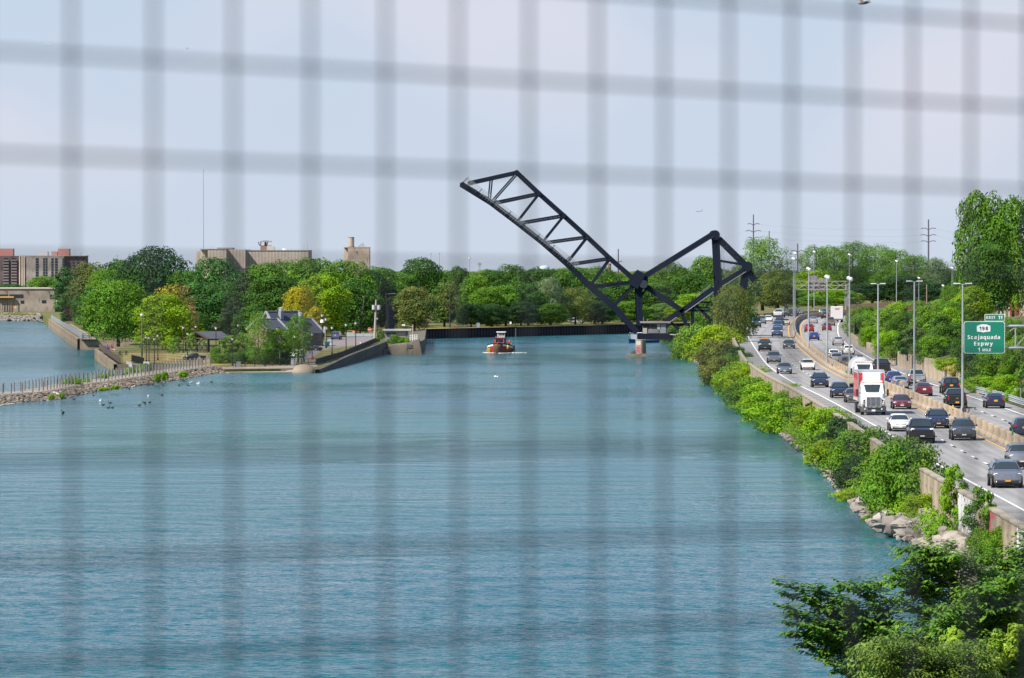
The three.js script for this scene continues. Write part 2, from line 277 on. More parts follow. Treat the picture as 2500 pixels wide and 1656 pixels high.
// wall along the water side of the road
const muralTex = (seed, base, marks) => texture(256, (u, v) => {
  const n = lattice(seed), a = .9 + .14 * (fbm(u, v, 5, 4, n) - .5); let c = base.map((q) => q * a);
  const chip = smooth(.60, .66, fbm(u, v * .5, 7, 4, n)); c = c.map((q, k) => lerp(q, [.62, .60, .55][k] * a, chip * .8));
  for (const [mc, f, t] of marks) { const s = smooth(t, t + .03, fbm(u * 1.0, v * .35, f, 3, lattice(seed + f))); c = c.map((q, k) => lerp(q, mc[k], s * .9)); }
  return c;
}, true, 5);
{
  const w = thing('parapet_wall', 'long beige concrete wall holding the motorway above the water', 'retaining wall');
  const plain = [0, 1, 2].map((k) => std(C(.58 - .04 * k, .48 - .035 * k, .345 - .03 * k), .9, { map: tConcrete }));
  const whiteMural = std(C(1, 1, 1), .8, { map: muralTex(5, [.92, .91, .90], [[[.45, .12, .16], 6, .66], [[.75, .62, .2], 9, .7]]) });
  const whiteMural2 = std(C(1, 1, 1), .8, { map: muralTex(8, [.93, .90, .90], [[[.80, .35, .48], 5, .63], [[.3, .3, .32], 11, .7]]) });
  const pink = std(C(1, 1, 1), .8, { map: muralTex(12, [.76, .36, .38], [[[.72, .55, .5], 10, .7]]) });
  const zs = []; for (let z = 208; z < 1386;) { zs.push(z); z += z < 340 ? 4.8 : 9.6; }
  const r = rng(5);
  for (let k = 0; k + 1 < zs.length; k++) {
    const a = zs[k], b = zs[k + 1] - .05, m = a > 318 && a < 327 ? whiteMural : a > 310 && a < 319 ? whiteMural2 : a > 294.5 && a < 301 ? pink : a > 278 && a < 284 ? whiteMural : plain[Math.floor(r() * 3)];
    const face = (q) => [V(roadX(q, -3.02), ROAD - .2, -q), V(roadX(q, -3.02), ROAD + .84, -q), V(roadX(q, -3.4), ROAD + .84, -q), V(roadX(q, -3.4), -1, -q)];
    const p = part('wall_panel', quads([face(a), face((a + b) / 2), face(b)]), m, w);
    if (m === pink) p.userData.label = 'faded pink painted panel'; else if (m === whiteMural || m === whiteMural2) p.userData.label = 'white painted panel with flaking marks';
  }
  const cap = []; for (let z = 208; z < 1386; z += 9.6) cap.push([[-2.98, ROAD + .84], [-2.98, ROAD + .97], [-3.46, ROAD + .97], [-3.46, ROAD + .84]].map(([o, h]) => V(roadX(z, o), h, -z)));
  part('coping', quads(cap), std(C(.55, .48, .38), .85, { map: tConcrete }), w);
}
// retaining wall on the slope side, guardrail where it ends
{
  const w = thing('slope_wall', 'pale concrete retaining wall below the overgrown slope, lower toward the bend', 'retaining wall');
  const mats = [0, 1].map((k) => std(C(.63 - .04 * k, .53 - .03 * k, .40 - .03 * k), .9, { map: tConcrete }));
  let k = 0; for (let z = 584; z < 1370; z += 8) {
    const z1 = z + 7.95, f = (q) => [V(roadX(q, 17.8) + .35, ROAD - .3, -q), V(roadX(q, 17.8) + .35, ROAD + wallTop(q), -q), V(roadX(q, 17.8), ROAD + wallTop(q), -q), V(roadX(q, 17.8), ROAD - .3, -q)];
    part('wall_panel', quads([f(z), f(z + 4), f(z1)]), mats[k++ % 2], w);
  }
  const gr = thing('guardrail', 'white steel guardrail curving away from the end of the slope wall', 'guardrail');
  const rail = (h) => { const rows = []; for (let z = 430; z <= 592; z += 6) { const o = lerp(18.4, 17.7, smooth(560, 592, z)); rows.push([[.06, .16], [0, .1], [.06, .03], [.06, -.03], [0, -.1], [.06, -.16]].map(([d, y]) => V(roadX(z, o) + d, ROAD + h + y, -z))); } return quads(rows); };
  part('rail', rail(.62), M.galv, gr); part('rail', rail(.24), M.galv, gr);
  for (let z = 432; z < 590; z += 6) part('post', box(.14, .85, .14, roadX(z, lerp(18.4, 17.7, smooth(560, 592, z))) + .14, ROAD + .4, -z), M.galvDull, gr);
}
// ---------------------------------------------------------------- trees and bushes
const leafMats = {};
const leafMat = (name) => leafMats[name] ??= new THREE.MeshPhysicalMaterial({ color: C(...LEAF[name]), roughness: .7, specularIntensity: .3, side: THREE.DoubleSide, vertexColors: true, transmission: .24, thickness: 0, ior: 1.35 });
const LEAF = {
  dark: [.062, .148, .020], mid: [.108, .235, .018], blue: [.058, .160, .032], lime: [.205, .335, .010], light: [.140, .27, .036], gold: [.36, .33, .018], rust: [.26, .19, .07],
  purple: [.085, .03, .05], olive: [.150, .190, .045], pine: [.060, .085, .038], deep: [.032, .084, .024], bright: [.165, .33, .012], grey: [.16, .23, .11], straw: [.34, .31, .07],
};
// leaves strewn through ellipsoid clumps [x, y, z, rx, ry, rz]; folded leaf shapes, turned outward with scatter
function foliage(seed, clumps, count, size, o = {}) {
  const r = rng(seed), pos = new Float32Array(count * 18), col = new Float32Array(count * 18), nor = new Float32Array(count * 18);
  const wts = clumps.map((c) => Math.pow(c[3] * c[4] * c[5], .62)), sum = wts.reduce((a, b) => a + b, 0), acc = []; wts.reduce((a, b, i) => (acc[i] = a + b / sum), 0);
  const tones = clumps.map(() => .78 + .44 * r()), warm = clumps.map(() => r() - .5);
  const d = V(), n = V(), t = V(), b = V(), c = V(), v = V();
  const shell = o.shell ?? .42;
  for (let k = 0; k < count; k++) {
    let q = r(), i = 0; while (i < acc.length - 1 && acc[i] < q) i++;
    const e = clumps[i];
    let tries = 0;
    do { const u = r() * 2 - 1, a = r() * 6.2832, s = Math.sqrt(1 - u * u); d.set(s * Math.cos(a), u, s * Math.sin(a)); if (d.y < 0 && r() < .35) d.y = -d.y; const rad = 1 - shell * Math.pow(r(), 1.6); const lump = .86 + .28 * noiseA(d.x * 2.3 + i * 7 + 20, d.y * 2.3 + d.z * 1.7 + 20); c.set(e[0] + d.x * e[3] * rad * lump, e[1] + d.y * e[4] * rad * lump, e[2] + d.z * e[5] * rad * lump);
      tries++; } while (tries < 4 && clumps.some((f, j) => j !== i && ((c.x - f[0]) / f[3]) ** 2 + ((c.y - f[1]) / f[4]) ** 2 + ((c.z - f[2]) / f[5]) ** 2 < .34));
    n.set(d.x + (r() - .5) * 1.25, d.y + .2 + (r() - .5) * 1.25, d.z + (r() - .5) * 1.25).normalize(); if (n.dot(d) < 0) n.negate();
    t.set(r() - .5, r() - .75, r() - .5).cross(n).normalize(); b.crossVectors(n, t);
    const L = size * (.65 + .7 * r()), Wd = L * (o.slim ?? .62), fold = L * .16;
    const P = [[0, -L / 2, 0], [Wd / 2, 0, -fold], [0, L / 2, 0], [0, -L / 2, 0], [0, L / 2, 0], [-Wd / 2, 0, -fold]];
    const tone = tones[i] * (.72 + .56 * r()), w = warm[i] * .3 + (r() - .5) * .35 + (o.tip ? o.tip * smooth(.3, .9, d.y) * r() : 0), cr = tone * (1 + .75 * w), cg = tone * (1 + .12 * w), cb = tone * (1 - .5 * w);
    for (let j = 0; j < 6; j++) { const p = P[j], m = (k * 6 + j) * 3; for (let a = 0; a < 3; a++) { const A = ['x', 'y', 'z'][a]; pos[m + a] = c[A] + t[A] * p[0] + b[A] * p[1] + n[A] * p[2]; } col[m] = cr; col[m + 1] = cg; col[m + 2] = Math.max(.05, cb); }
    for (let h = 0; h < 2; h++) { const m = (k * 6 + h * 3) * 3, sg = h ? -1 : 1; v.copy(n).addScaledVector(t, sg * .3).normalize(); for (let j = 0; j < 3; j++) { nor[m + j * 3] = v.x; nor[m + j * 3 + 1] = v.y; nor[m + j * 3 + 2] = v.z; } }
    for (let h = 0; h < 2; h++) { const m = (k * 6 + h * 3) * 3, ax = pos[m + 3] - pos[m], ay = pos[m + 4] - pos[m + 1], az = pos[m + 5] - pos[m + 2], bx = pos[m + 6] - pos[m], by = pos[m + 7] - pos[m + 1], bz = pos[m + 8] - pos[m + 2];
      const gx = ay * bz - az * by, gy = az * bx - ax * bz, gz = ax * by - ay * bx; if (gx * n.x + gy * n.y + gz * n.z < 0) for (let a = 0; a < 3; a++) { const q2 = pos[m + 3 + a]; pos[m + 3 + a] = pos[m + 6 + a]; pos[m + 6 + a] = q2; } }
  }
  const g = new THREE.BufferGeometry(); g.setAttribute('position', new THREE.BufferAttribute(pos, 3)); g.setAttribute('normal', new THREE.BufferAttribute(nor, 3)); g.setAttribute('color', new THREE.BufferAttribute(col, 3)); return g;
}
function limbs(seed, h, r0, clumps, crownBase) {                               // tapered trunk with limbs reaching into the clumps
  const r = rng(seed), lean = (r() - .5) * .5, top = V(lean, h, (r() - .5) * .4), gs = [rod(V(0, -.4, 0), V(lean * .3, crownBase, 0), r0 * 1.15, r0 * .8), rod(V(lean * .3, crownBase, 0), top, r0 * .8, r0 * .25)];
  for (const c of clumps.slice(0, 14)) { const s = V(lean * .3, crownBase * .9, 0).lerp(top, clamp((c[1] - crownBase) / (h - crownBase) * .6, 0, .8)), e = V(c[0], c[1], c[2]), mid = s.clone().lerp(e, .5).add(V(0, -.25, 0)); gs.push(rod(s, mid, r0 * .36, r0 * .24, 5), rod(mid, e, r0 * .24, r0 * .07, 5)); }
  return gs;
}
// crown shapes, 10 m wide and 14 m high unless noted
function crownClumps(seed, W, y0, y1, n, style) {
  const r = rng(seed), out = [], R = W / 2, H = y1 - y0;
  for (let k = 0; k < n; k++) {
    const t = (k + .5) / n, a = k * 2.39996 + r() * .9, y = y0 + H * (style === 'tall' ? .06 + .82 * t : .07 + .77 * Math.pow(t, .9));
    const prof = style === 'cone' ? 1 - .88 * t : style === 'tall' ? Math.sin(Math.PI * (.14 + .78 * t)) : Math.sqrt(Math.max(.04, 1 - Math.pow((t - .38) / .66, 2)));
    const rad = R * prof * (.38 + .44 * r()), s = R * (style === 'cone' ? .34 * (1.15 - t) : (.26 + .15 * r()) * (.75 + .4 * prof)) * (o_scale[style] ?? 1);
    out.push([Math.cos(a) * rad, y, Math.sin(a) * rad, s, s * (style === 'flat' ? .52 : .78), s]);
  }
  return out;
}
const o_scale = { feather: .85, flat: 1.1 };
const proto = {};
function makeProto(key, seed, o) {
  const cl = crownClumps(seed, o.W, o.y0, o.H, o.n, o.style), crown = foliage(seed + 1, cl, o.leaves, o.size, o);
  const geo = prep(crown); geo.computeBoundingBox(); const bb = geo.boundingBox; o.W = .93 * Math.max(bb.max.x - bb.min.x, bb.max.z - bb.min.z); const tall = o.H; o.H = bb.max.y * .985;
  proto[key] = { o, crown: geo, trunk: prep(limbs(seed + 2, tall * .86, o.r, cl, o.y0 + (tall - o.y0) * .12)) };
}
for (let k = 0; k < 4; k++) makeProto('round' + k, 100 + k * 10, { W: 10, H: 13, y0: .6, n: 44, leaves: 10500, size: .38, r: .28, style: 'round' });
for (let k = 0; k < 3; k++) makeProto('broad' + k, 200 + k * 10, { W: 14, H: 13, y0: .8, n: 52, leaves: 12000, size: .40, r: .34, style: k ? 'round' : 'flat' });
for (let k = 0; k < 3; k++) makeProto('feather' + k, 300 + k * 10, { W: 10, H: 13, y0: .4, n: 44, leaves: 9500, size: .32, r: .26, style: 'feather', slim: .4, shell: .6 });
for (let k = 0; k < 2; k++) makeProto('tall' + k, 400 + k * 10, { W: 6.5, H: 14, y0: .6, n: 34, leaves: 7000, size: .36, r: .24, style: 'tall' });
makeProto('pine0', 500, { W: 8, H: 13, y0: 1.2, n: 30, leaves: 6500, size: .34, r: .25, style: 'cone', slim: .3, shell: .7 });
makeProto('thin0', 520, { W: 8, H: 12, y0: 2.5, n: 22, leaves: 1700, size: .36, r: .22, style: 'feather', shell: .9 });
for (let k = 0; k < 3; k++) makeProto('young' + k, 540 + k * 10, { W: 3.4, H: 5.2, y0: 1.5, n: 14, leaves: 1500, size: .24, r: .06, style: 'tall', shell: .7 });
for (let k = 0; k < 6; k++) makeProto('bush' + k, 600 + k * 10, { W: 5, H: 3.6, y0: -.9, n: 22, leaves: 8000, size: .18, r: .05, style: 'round', tip: .5, shell: .5 });
for (let k = 0; k < 2; k++) makeProto('shrub' + k, 680 + k * 10, { W: 3, H: 4, y0: -.2, n: 18, leaves: 3400, size: .24, r: .05, style: 'tall', slim: .4, shell: .8 });
makeProto('sumac0', 710, { W: 2.6, H: 4, y0: .2, n: 13, leaves: 1500, size: .34, r: .05, style: 'tall', slim: .26, shell: .95 });
makeProto('reeds0', 720, { W: 5, H: 2, y0: -.6, n: 22, leaves: 5200, size: .34, r: .02, style: 'flat', slim: .16, shell: .9 });
function plant(kind, key, mat, pos, w, h, turn, label, category, group) {     // one tree or bush standing at pos, w wide and h high
  const p = proto[key], g = thing(kind, label, category, pos, turn, group);
  const crown = part('crown', p.crown, leafMat(mat), g); if (!key.startsWith('reeds')) part('trunk', p.trunk, key.startsWith('young') ? M.birch : M.bark, g);
  g.scale.set(w / p.o.W, h / p.o.H, w / p.o.W);
  return g;
}
let spin = 0;
const turnNext = () => (spin += 2.399);
// table rows: [crown shape, leaf colour, px centre, py top, px width, depth, label]
function treeRow(rows, groundY, category = 'tree', kind = 'leafy_tree', group, wide) {
  for (const [key, mat, px, top, wpx, depth, label, grp] of rows) {
    const p = at(px, top, depth), gy = groundY(p.x, p.z), h = Math.max(1.2, p.y - gy);
    plant(kind, key, mat, V(p.x, gy, p.z), wpx / ppm(depth) * (wide ?? 1.18), h, turnNext(), label, category, grp ?? group);
  }
}
const flat2 = () => 2;
const LBk = 'leafy green bush in the thicket between river and parapet', LS2 = 'leafy green bush in the thicket on the roadside slope';
const G1 = 'trees massed behind the park', G2 = 'trees along the far wharf', G3 = 'trees beyond the motorway bend';
const LP = 'dense green tree massed with its like behind the park', LW = 'dark green tree in the row above the far wharf', LB = 'hazy green tree in the tall row beyond the motorway bend';
treeRow([
  ['tall0', 'blue', 158, 652, 62, 1400, 'slim blue-green tree at the left end of the woods beside the far path'],
  ['round0', 'olive', 218, 640, 96, 1290, LP, G1], ['broad1', 'mid', 268, 655, 120, 1210, LP, G1], ['broad2', 'deep', 372, 601, 205, 1170, 'tallest dark rounded tree at the left, standing above the whole park wood'],
  ['round1', 'dark', 300, 632, 120, 1215, LP, G1], ['round2', 'mid', 262, 700, 110, 1110, 'mid green tree beside the riverside path behind the broad bright tree', undefined],
  ['round1', 'dark', 205, 715, 70, 1250, 'shaded green tree leaning over the riverside path'],
  ['round3', 'dark', 452, 660, 110, 1160, LP, G1], ['broad1', 'blue', 520, 627, 165, 1130, 'big blue-green tree in front of the left end of the beige plant building'],
  ['round0', 'blue', 492, 690, 150, 1050, 'blue-green tree with deep shaded hollows, left of the brown pine'],
  ['round2', 'dark', 560, 690, 100, 1090, LP, G1], ['pine0', 'pine', 600, 655, 110, 1090, 'brownish dark pine with a ragged outline left of the gabled building'], ['pine0', 'pine', 572, 715, 85, 1040, 'lower dark pine just behind the picnic shelter'],
  ['round1', 'mid', 640, 640, 130, 1150, LP, G1], ['broad2', 'mid', 700, 634, 150, 1160, LP, G1], ['round3', 'mid', 765, 629, 150, 1150, LP, G1], ['broad1', 'mid', 840, 634, 150, 1150, LP, G1],
  ['round0', 'dark', 672, 672, 150, 1070, 'blue-tinged green tree rising behind the gabled roof', undefined], ['round2', 'dark', 615, 745, 90, 1010, 'low green tree touching the left gable of the building'],
  ['broad1', 'gold', 728, 698, 92, 1050, 'golden yellow tree behind the slate roof'], ['round1', 'lime', 790, 668, 120, 1075, 'yellow-green tree right of the golden tree'], ['round3', 'lime', 838, 706, 90, 1095, 'lower yellow-green tree at the edge of the parking lot'],
  ['round3', 'gold', 772, 748, 56, 1035, 'small golden-leaved tree at the right gable'],
  ['round2', 'dark', 868, 680, 120, 1090, 'dark green tree shading the parked cars'], ['round0', 'deep', 905, 660, 110, 1180, LP, G1], ['round1', 'mid', 930, 650, 120, 1200, LP, G1], ['round3', 'deep', 905, 715, 100, 1155, 'shaded tree behind the leaning pole'], ['round3', 'dark', 960, 690, 90, 1185, 'dark tree behind the black chimney box'],
  ['round2', 'deep', 800, 745, 130, 1130, 'deep green tree filling the gap above the lot entrance'], ['round0', 'deep', 850, 760, 110, 1140, 'deep green low tree behind the gold car'],
  ['broad0', 'mid', 288, 684, 165, 985, 'broad bright green park tree with a leaning dark trunk'],
  ['tall0', 'dark', 224, 700, 80, 1060, 'mid green tree behind the broad park tree, near the path'],
  ['round3', 'lime', 398, 716, 128, 950, 'yellow-green tree behind the tall white globe lamp'],
  ['thin0', 'rust', 428, 690, 95, 985, 'half-bare tree with orange and yellow leaves in the park'], ['thin0', 'gold', 412, 694, 85, 982, 'thin yellowing tree beside the half-bare one'], ['thin0', 'rust', 452, 742, 70, 980, 'small reddish dying tree left of the shelter'],
  ['tall1', 'lime', 487, 790, 36, 990, 'small yellow-green tree behind the shelter roof'], ['round1', 'dark', 465, 760, 90, 1030, 'dark low tree behind the reddish dying tree'],
], (x, z) => parkH(x, z));
treeRow([
  ['round0', 'olive', 1012, 700, 100, 1130, 'pale olive tree overhanging the abutment hut at the wharf corner'], ['round1', 'dark', 1025, 628, 125, 1270, 'tallest crown above the left end of the far wharf'],
  ['round2', 'dark', 985, 668, 100, 1220, LW, G2], ['tall0', 'dark', 1085, 690, 70, 1200, LW, G2], ['thin0', 'olive', 1098, 685, 60, 1190, 'thin brownish tree above the far wharf'], ['round3', 'dark', 1120, 650, 80, 1260, LW, G2],
  ['round0', 'mid', 1160, 672, 90, 1250, LW, G2], ['feather0', 'light', 1165, 660, 70, 1320, 'pale feathery tree top behind the wharf row'], ['round1', 'dark', 1205, 658, 90, 1270, LW, G2], ['broad1', 'dark', 1250, 645, 120, 1290, LW, G2], ['round2', 'dark', 1310, 652, 100, 1290, LW, G2],
  ['round0', 'mid', 1190, 700, 90, 1215, LW, G2], ['round3', 'mid', 1235, 695, 100, 1220, LW, G2], ['round2', 'deep', 1150, 740, 70, 1195, LW, G2], ['round1', 'deep', 1200, 742, 80, 1200, LW, G2], ['round0', 'deep', 1272, 735, 90, 1215, LW, G2], ['round1', 'dark', 1290, 690, 90, 1225, LW, G2],
  ['feather1', 'grey', 1342, 676, 95, 1235, 'greyish feathery tree framed by the lower bridge truss'], ['round3', 'dark', 1375, 665, 90, 1290, LW, G2], ['round0', 'dark', 1345, 740, 80, 1222, LW, G2], ['feather2', 'olive', 1405, 700, 90, 1240, 'olive tree leaning over the dirt lot at the wharf'],
  ['round1', 'mid', 1410, 650, 120, 1330, LW, G2], ['round2', 'dark', 1452, 700, 100, 1255, LW, G2], ['round3', 'deep', 1470, 735, 80, 1245, LW, G2], ['broad2', 'mid', 1470, 650, 130, 1370, LW, G2], ['round0', 'dark', 1520, 690, 110, 1290, LW, G2], ['broad1', 'mid', 1560, 668, 130, 1370, LW, G2],
  ['round1', 'mid', 1530, 735, 90, 1280, LW, G2], ['round2', 'dark', 1600, 690, 110, 1320, LW, G2], ['broad2', 'mid', 1640, 640, 120, 1420, LW, G2], ['round3', 'light', 1620, 740, 100, 1300, 'bright green tree seen through the fixed bridge braces'], ['round0', 'mid', 1575, 765, 80, 1290, LW, G2], ['round1', 'dark', 1690, 665, 110, 1400, LW, G2], ['round2', 'bright', 1690, 715, 100, 1310, 'vivid green tree behind the bridge tower foot'], ['round3', 'mid', 1725, 625, 100, 1500, LW, G2],
  ['round0', 'lime', 1655, 745, 70, 1292, 'yellow-green tree behind the bridge braces'],
], flat2);
treeRow([
  ['feather0', 'light', 1862, 578, 140, 1420, 'tall pale green tree right of the bridge tower'], ['feather1', 'grey', 1822, 640, 110, 1410, 'grey-green tree at the foot of the tall pale tree'], ['feather2', 'olive', 1895, 655, 90, 1400, 'darker tree under the right side of the tall pale tree'], ['round2', 'deep', 1900, 690, 90, 1405, 'shaded tree left of the gantry'],
  ['feather1', 'light', 1995, 598, 90, 1650, LB, G3], ['feather0', 'mid', 1960, 665, 80, 1600, LB, G3], ['feather2', 'light', 2035, 598, 95, 1680, LB, G3], ['feather0', 'mid', 2082, 588, 110, 1690, LB, G3], ['feather1', 'light', 2135, 596, 110, 1700, LB, G3], ['feather2', 'mid', 2185, 606, 110, 1680, LB, G3], ['feather0', 'mid', 2235, 622, 110, 1650, LB, G3], ['feather1', 'grey', 2285, 628, 80, 1620, 'grey-green tree at the thin right end of the tall row'], ['round1', 'deep', 2205, 672, 130, 1560, 'deep green shaded tree right of the gantry'], ['round3', 'deep', 2270, 690, 110, 1540, 'deep green tree behind the brown pole'], ['round0', 'deep', 2130, 690, 120, 1560, 'dark tree behind the right gantry post'],
  ['round2', 'lime', 1990, 658, 110, 1520, 'yellow-green tree above the gantry sign panels'], ['round0', 'mid', 1945, 705, 90, 1480, 'green tree seen under the gantry beam'], ['round3', 'bright', 2040, 706, 120, 1470, 'bright green tree below the gantry signs'], ['round1', 'mid', 1985, 722, 90, 1450, 'green tree behind the gantry at road level'],
], () => 4);
treeRow([
  ['broad0', 'olive', 1789, 697, 92, 935, 'dark spreading tree hiding the foot of the bridge tower'], ['broad1', 'dark', 1776, 690, 150, 1000, 'dark spreading tree between bridge tower and motorway bend'], ['round2', 'light', 1786, 745, 110, 1190, 'light green tree beside the outer wall of the bend'], ['round1', 'bright', 1770, 758, 90, 1110, 'bright green tree left of the motorway bend'], ['round3', 'mid', 1720, 750, 70, 1130, 'mid green tree behind the flagpole'],
], () => 2);
// right side, on the slope
const mid = (px, py, z0 = 330, z1 = 1384) => { const r = ray(px, py); for (let z = z0; z < z1; z += 1) { const p = r.clone().multiplyScalar(z / -r.z).add(camera.position); if (p.y < slopeAt(p.x, z)) return p; } return at(px, py, z1); };
treeRow([
  ['round0', 'mid', 2398, 466, 132, 905, 'tallest tree at the right edge, with sky gaps in its crown'], ['round3', 'mid', 2474, 478, 120, 925, 'tall leafy tree at the right edge in front of the brick building'], ['round2', 'dark', 2415, 590, 130, 890, 'dark lower crown of the tree standing above the exit sign'],
  ['feather2', 'dark', 2355, 650, 70, 1010, 'dark bushy tree left of the tallest tree'], ['round3', 'lime', 2372, 698, 95, 800, 'bright rounded yellow-green tree left of the exit sign'], ['feather0', 'mid', 2318, 695, 60, 960, 'soft green tree behind the third street lamp'], ['round1', 'mid', 2330, 735, 70, 760, 'green bush-like tree behind the exit sign'],
], (x, z) => slopeAt(x, -z));
{
  const GS = 'bushes on the slope beside the motorway', LS = LS2;
  const rows = [ // shape, colour, px, py base, px width, px height, label
    ['bush0', 'light', 2098, 812, 60, 42, 'pale green bush at the foot of the brown fence'], ['bush1', 'mid', 2140, 812, 70, 50], ['bush2', 'light', 2172, 810, 80, 56], ['bush3', 'dark', 2212, 815, 70, 50], ['bush4', 'mid', 2250, 800, 80, 50], ['bush5', 'mid', 2270, 835, 90, 70, 'round dark-centred bush at mid slope left of the exit sign'], ['bush0', 'bright', 2130, 835, 60, 36], ['bush1', 'bright', 2168, 858, 70, 48], ['sumac0', 'dark', 2216, 868, 60, 60, 'dark feathery sumac at mid slope'], ['shrub0', 'olive', 2235, 850, 60, 50], ['bush2', 'mid', 2280, 872, 80, 52], ['bush3', 'dark', 2310, 850, 80, 60], ['sumac0', 'dark', 2300, 835, 60, 60, 'feathery dark shrub left of the exit sign lamp'], ['bush4', 'bright', 2322, 815, 80, 60],
    ['reeds0', 'lime', 2318, 892, 80, 22, 'patch of yellow flowering weeds on the slope'], ['reeds0', 'lime', 2275, 868, 60, 26, 'patch of yellow-green weeds above the wall'], ['reeds0', 'straw', 2345, 907, 60, 22, 'dry straw-coloured weeds above the wall end'], ['bush5', 'dark', 2345, 880, 50, 50], ['bush0', 'dark', 2385, 925, 80, 72, 'dark bush below the exit sign'], ['bush1', 'mid', 2432, 930, 90, 72], ['bush2', 'mid', 2478, 925, 80, 80], ['bush3', 'bright', 2405, 950, 90, 34, 'low bright bush where the guardrail begins'], ['bush4', 'bright', 2460, 955, 80, 40], ['bush5', 'light', 2490, 880, 60, 60], ['bush0', 'mid', 2470, 840, 60, 60], ['bush1', 'mid', 2400, 860, 80, 50], ['bush2', 'dark', 2350, 790, 70, 50], ['bush4', 'mid', 2305, 780, 60, 40], ['bush3', 'light', 2240, 770, 60, 34], ['reeds0', 'light', 2300, 750, 50, 20, 'grassy patch beside the tilted white frame'], ['bush5', 'mid', 2120, 790, 60, 40], ['bush2', 'bright', 2200, 785, 70, 45], ['bush0', 'light', 2360, 745, 60, 30], ['reeds0', 'bright', 2480, 975, 50, 30, 'grass clump right of the guardrail'], ['bush1', 'bright', 2085, 790, 30, 34, 'bush at the left end of the brown fence'],
  ];
  for (const [key, mat, px, py, w, h, label] of rows) { const p = mid(px, py), s = 1 / ppm(-p.z); plant('slope_bush', key, mat, p.clone().add(V(0, -.3, 0)), w * s * 1.3, h * s * 1.2, turnNext(), label ?? LS, 'bush', label ? undefined : GS); }
}
// bushes on the bank below the parapet
{
  const GB = 'bushes along the river bank';
  const rows = [
    ['bush0', 'mid', 1642, 866, 56, 36, 'small bush hanging over the water, farthest along the bank'], ['bush1', 'light', 1688, 872, 84, 66, 'pale sage bush beside the bridge deck end'], ['bush2', 'mid', 1665, 868, 50, 40], ['bush3', 'lime', 1745, 872, 116, 66, 'bright yellow-green bush in front of the curving parapet'], ['bush4', 'lime', 1775, 850, 80, 56], ['bush5', 'olive', 1755, 895, 96, 56, 'dark olive bush at the waterline'], ['bush0', 'rust', 1728, 884, 34, 24, 'small bush with orange leaves at the waterline'], ['bush1', 'olive', 1758, 938, 76, 58, 'dark olive bush overhanging the river'], ['bush2', 'blue', 1812, 905, 66, 44], ['shrub0', 'blue', 1836, 905, 50, 50, 'spiky blue-green shrub below the parapet'], ['bush3', 'mid', 1790, 915, 70, 44],
    ['bush4', 'bright', 1806, 952, 104, 60], ['bush5', 'lime', 1850, 944, 110, 44, 'yellow-green bush with orange flower heads'], ['bush0', 'mid', 1868, 910, 44, 24, 'small bush poking over the parapet'], ['sumac0', 'deep', 1920, 940, 34, 30, 'dark fan-shaped sumac leaning over the road edge'], ['bush1', 'mid', 1838, 985, 116, 56], ['bush2', 'bright', 1912, 980, 130, 44], ['bush3', 'light', 1870, 965, 90, 40], ['bush4', 'bright', 1876, 1020, 124, 56], ['bush5', 'bright', 1928, 1038, 130, 60], ['bush0', 'mid', 1962, 1003, 70, 44], ['bush1', 'lime', 1985, 1045, 110, 50], ['bush2', 'mid', 1895, 1052, 90, 40],
    ['shrub1', 'deep', 2092, 1040, 34, 52, 'dark upright shrub standing against the road edge'], ['bush3', 'bright', 2020, 1080, 120, 74], ['bush4', 'lime', 2030, 1122, 110, 46, 'low yellow-green clump above the grey ledge rocks'], ['bush5', 'deep', 2080, 1098, 96, 70, 'dark hollow bush behind the low yellow-green clump'], ['bush0', 'mid', 2125, 1140, 150, 84, 'broad mid green bush beside the road edge'], ['bush1', 'deep', 2098, 1185, 100, 66], ['bush2', 'mid', 2168, 1228, 100, 90], ['bush3', 'mid', 2225, 1230, 160, 136, 'largest rounded bush on the bank, below the silver jeep'], ['bush4', 'mid', 2185, 1190, 130, 90], ['sumac0', 'grey', 2293, 1195, 56, 100, 'tall fan-leaved sumac rising past the road edge'], ['bush5', 'mid', 2290, 1225, 70, 60], ['bush0', 'lime', 2262, 1250, 104, 44, 'yellow-green creeper-covered bush above the boulders'], ['bush1', 'lime', 2222, 1246, 50, 26], ['reeds0', 'lime', 2084, 1216, 80, 26, 'grassy tuft at the waterline'], ['reeds0', 'mid', 2128, 1266, 40, 16, 'weedy tuft on the water edge by the boulders'],
    ['bush2', 'mid', 2288, 1222, 90, 100], ['shrub0', 'bright', 2332, 1292, 58, 132, 'curtain of bright ivy climbing the parapet wall'], ['shrub1', 'mid', 2398, 1345, 74, 132, 'upright leafy bush in front of the painted wall'], ['bush2', 'mid', 2420, 1360, 90, 60], ['bush3', 'mid', 2478, 1360, 70, 70], ['bush4', 'bright', 2375, 1200, 30, 20, 'small clump on the wall top'],
  ];
  for (const [key, mat, px, py, w, h, label] of rows) {
    const r = ray(px, py); let p; for (let z = 260; z < 1100; z += .5) { p = r.clone().multiplyScalar(z / -r.z).add(camera.position); if (p.x >= shoreAt(z) - .8 && p.y <= bankY(p.x, z)) break; }
    const wallX = edgeX(-p.z) - 3.6, s = 1 / ppm(-p.z); if (p.x > wallX) { p.x = wallX; }
    p.y = Math.max(p.y - .3, -.2);
    plant('bank_bush', key, mat, p, w * s * 1.36, h * s * 1.3, turnNext(), label ?? LBk, 'bush', label ? undefined : GB);
  }
}

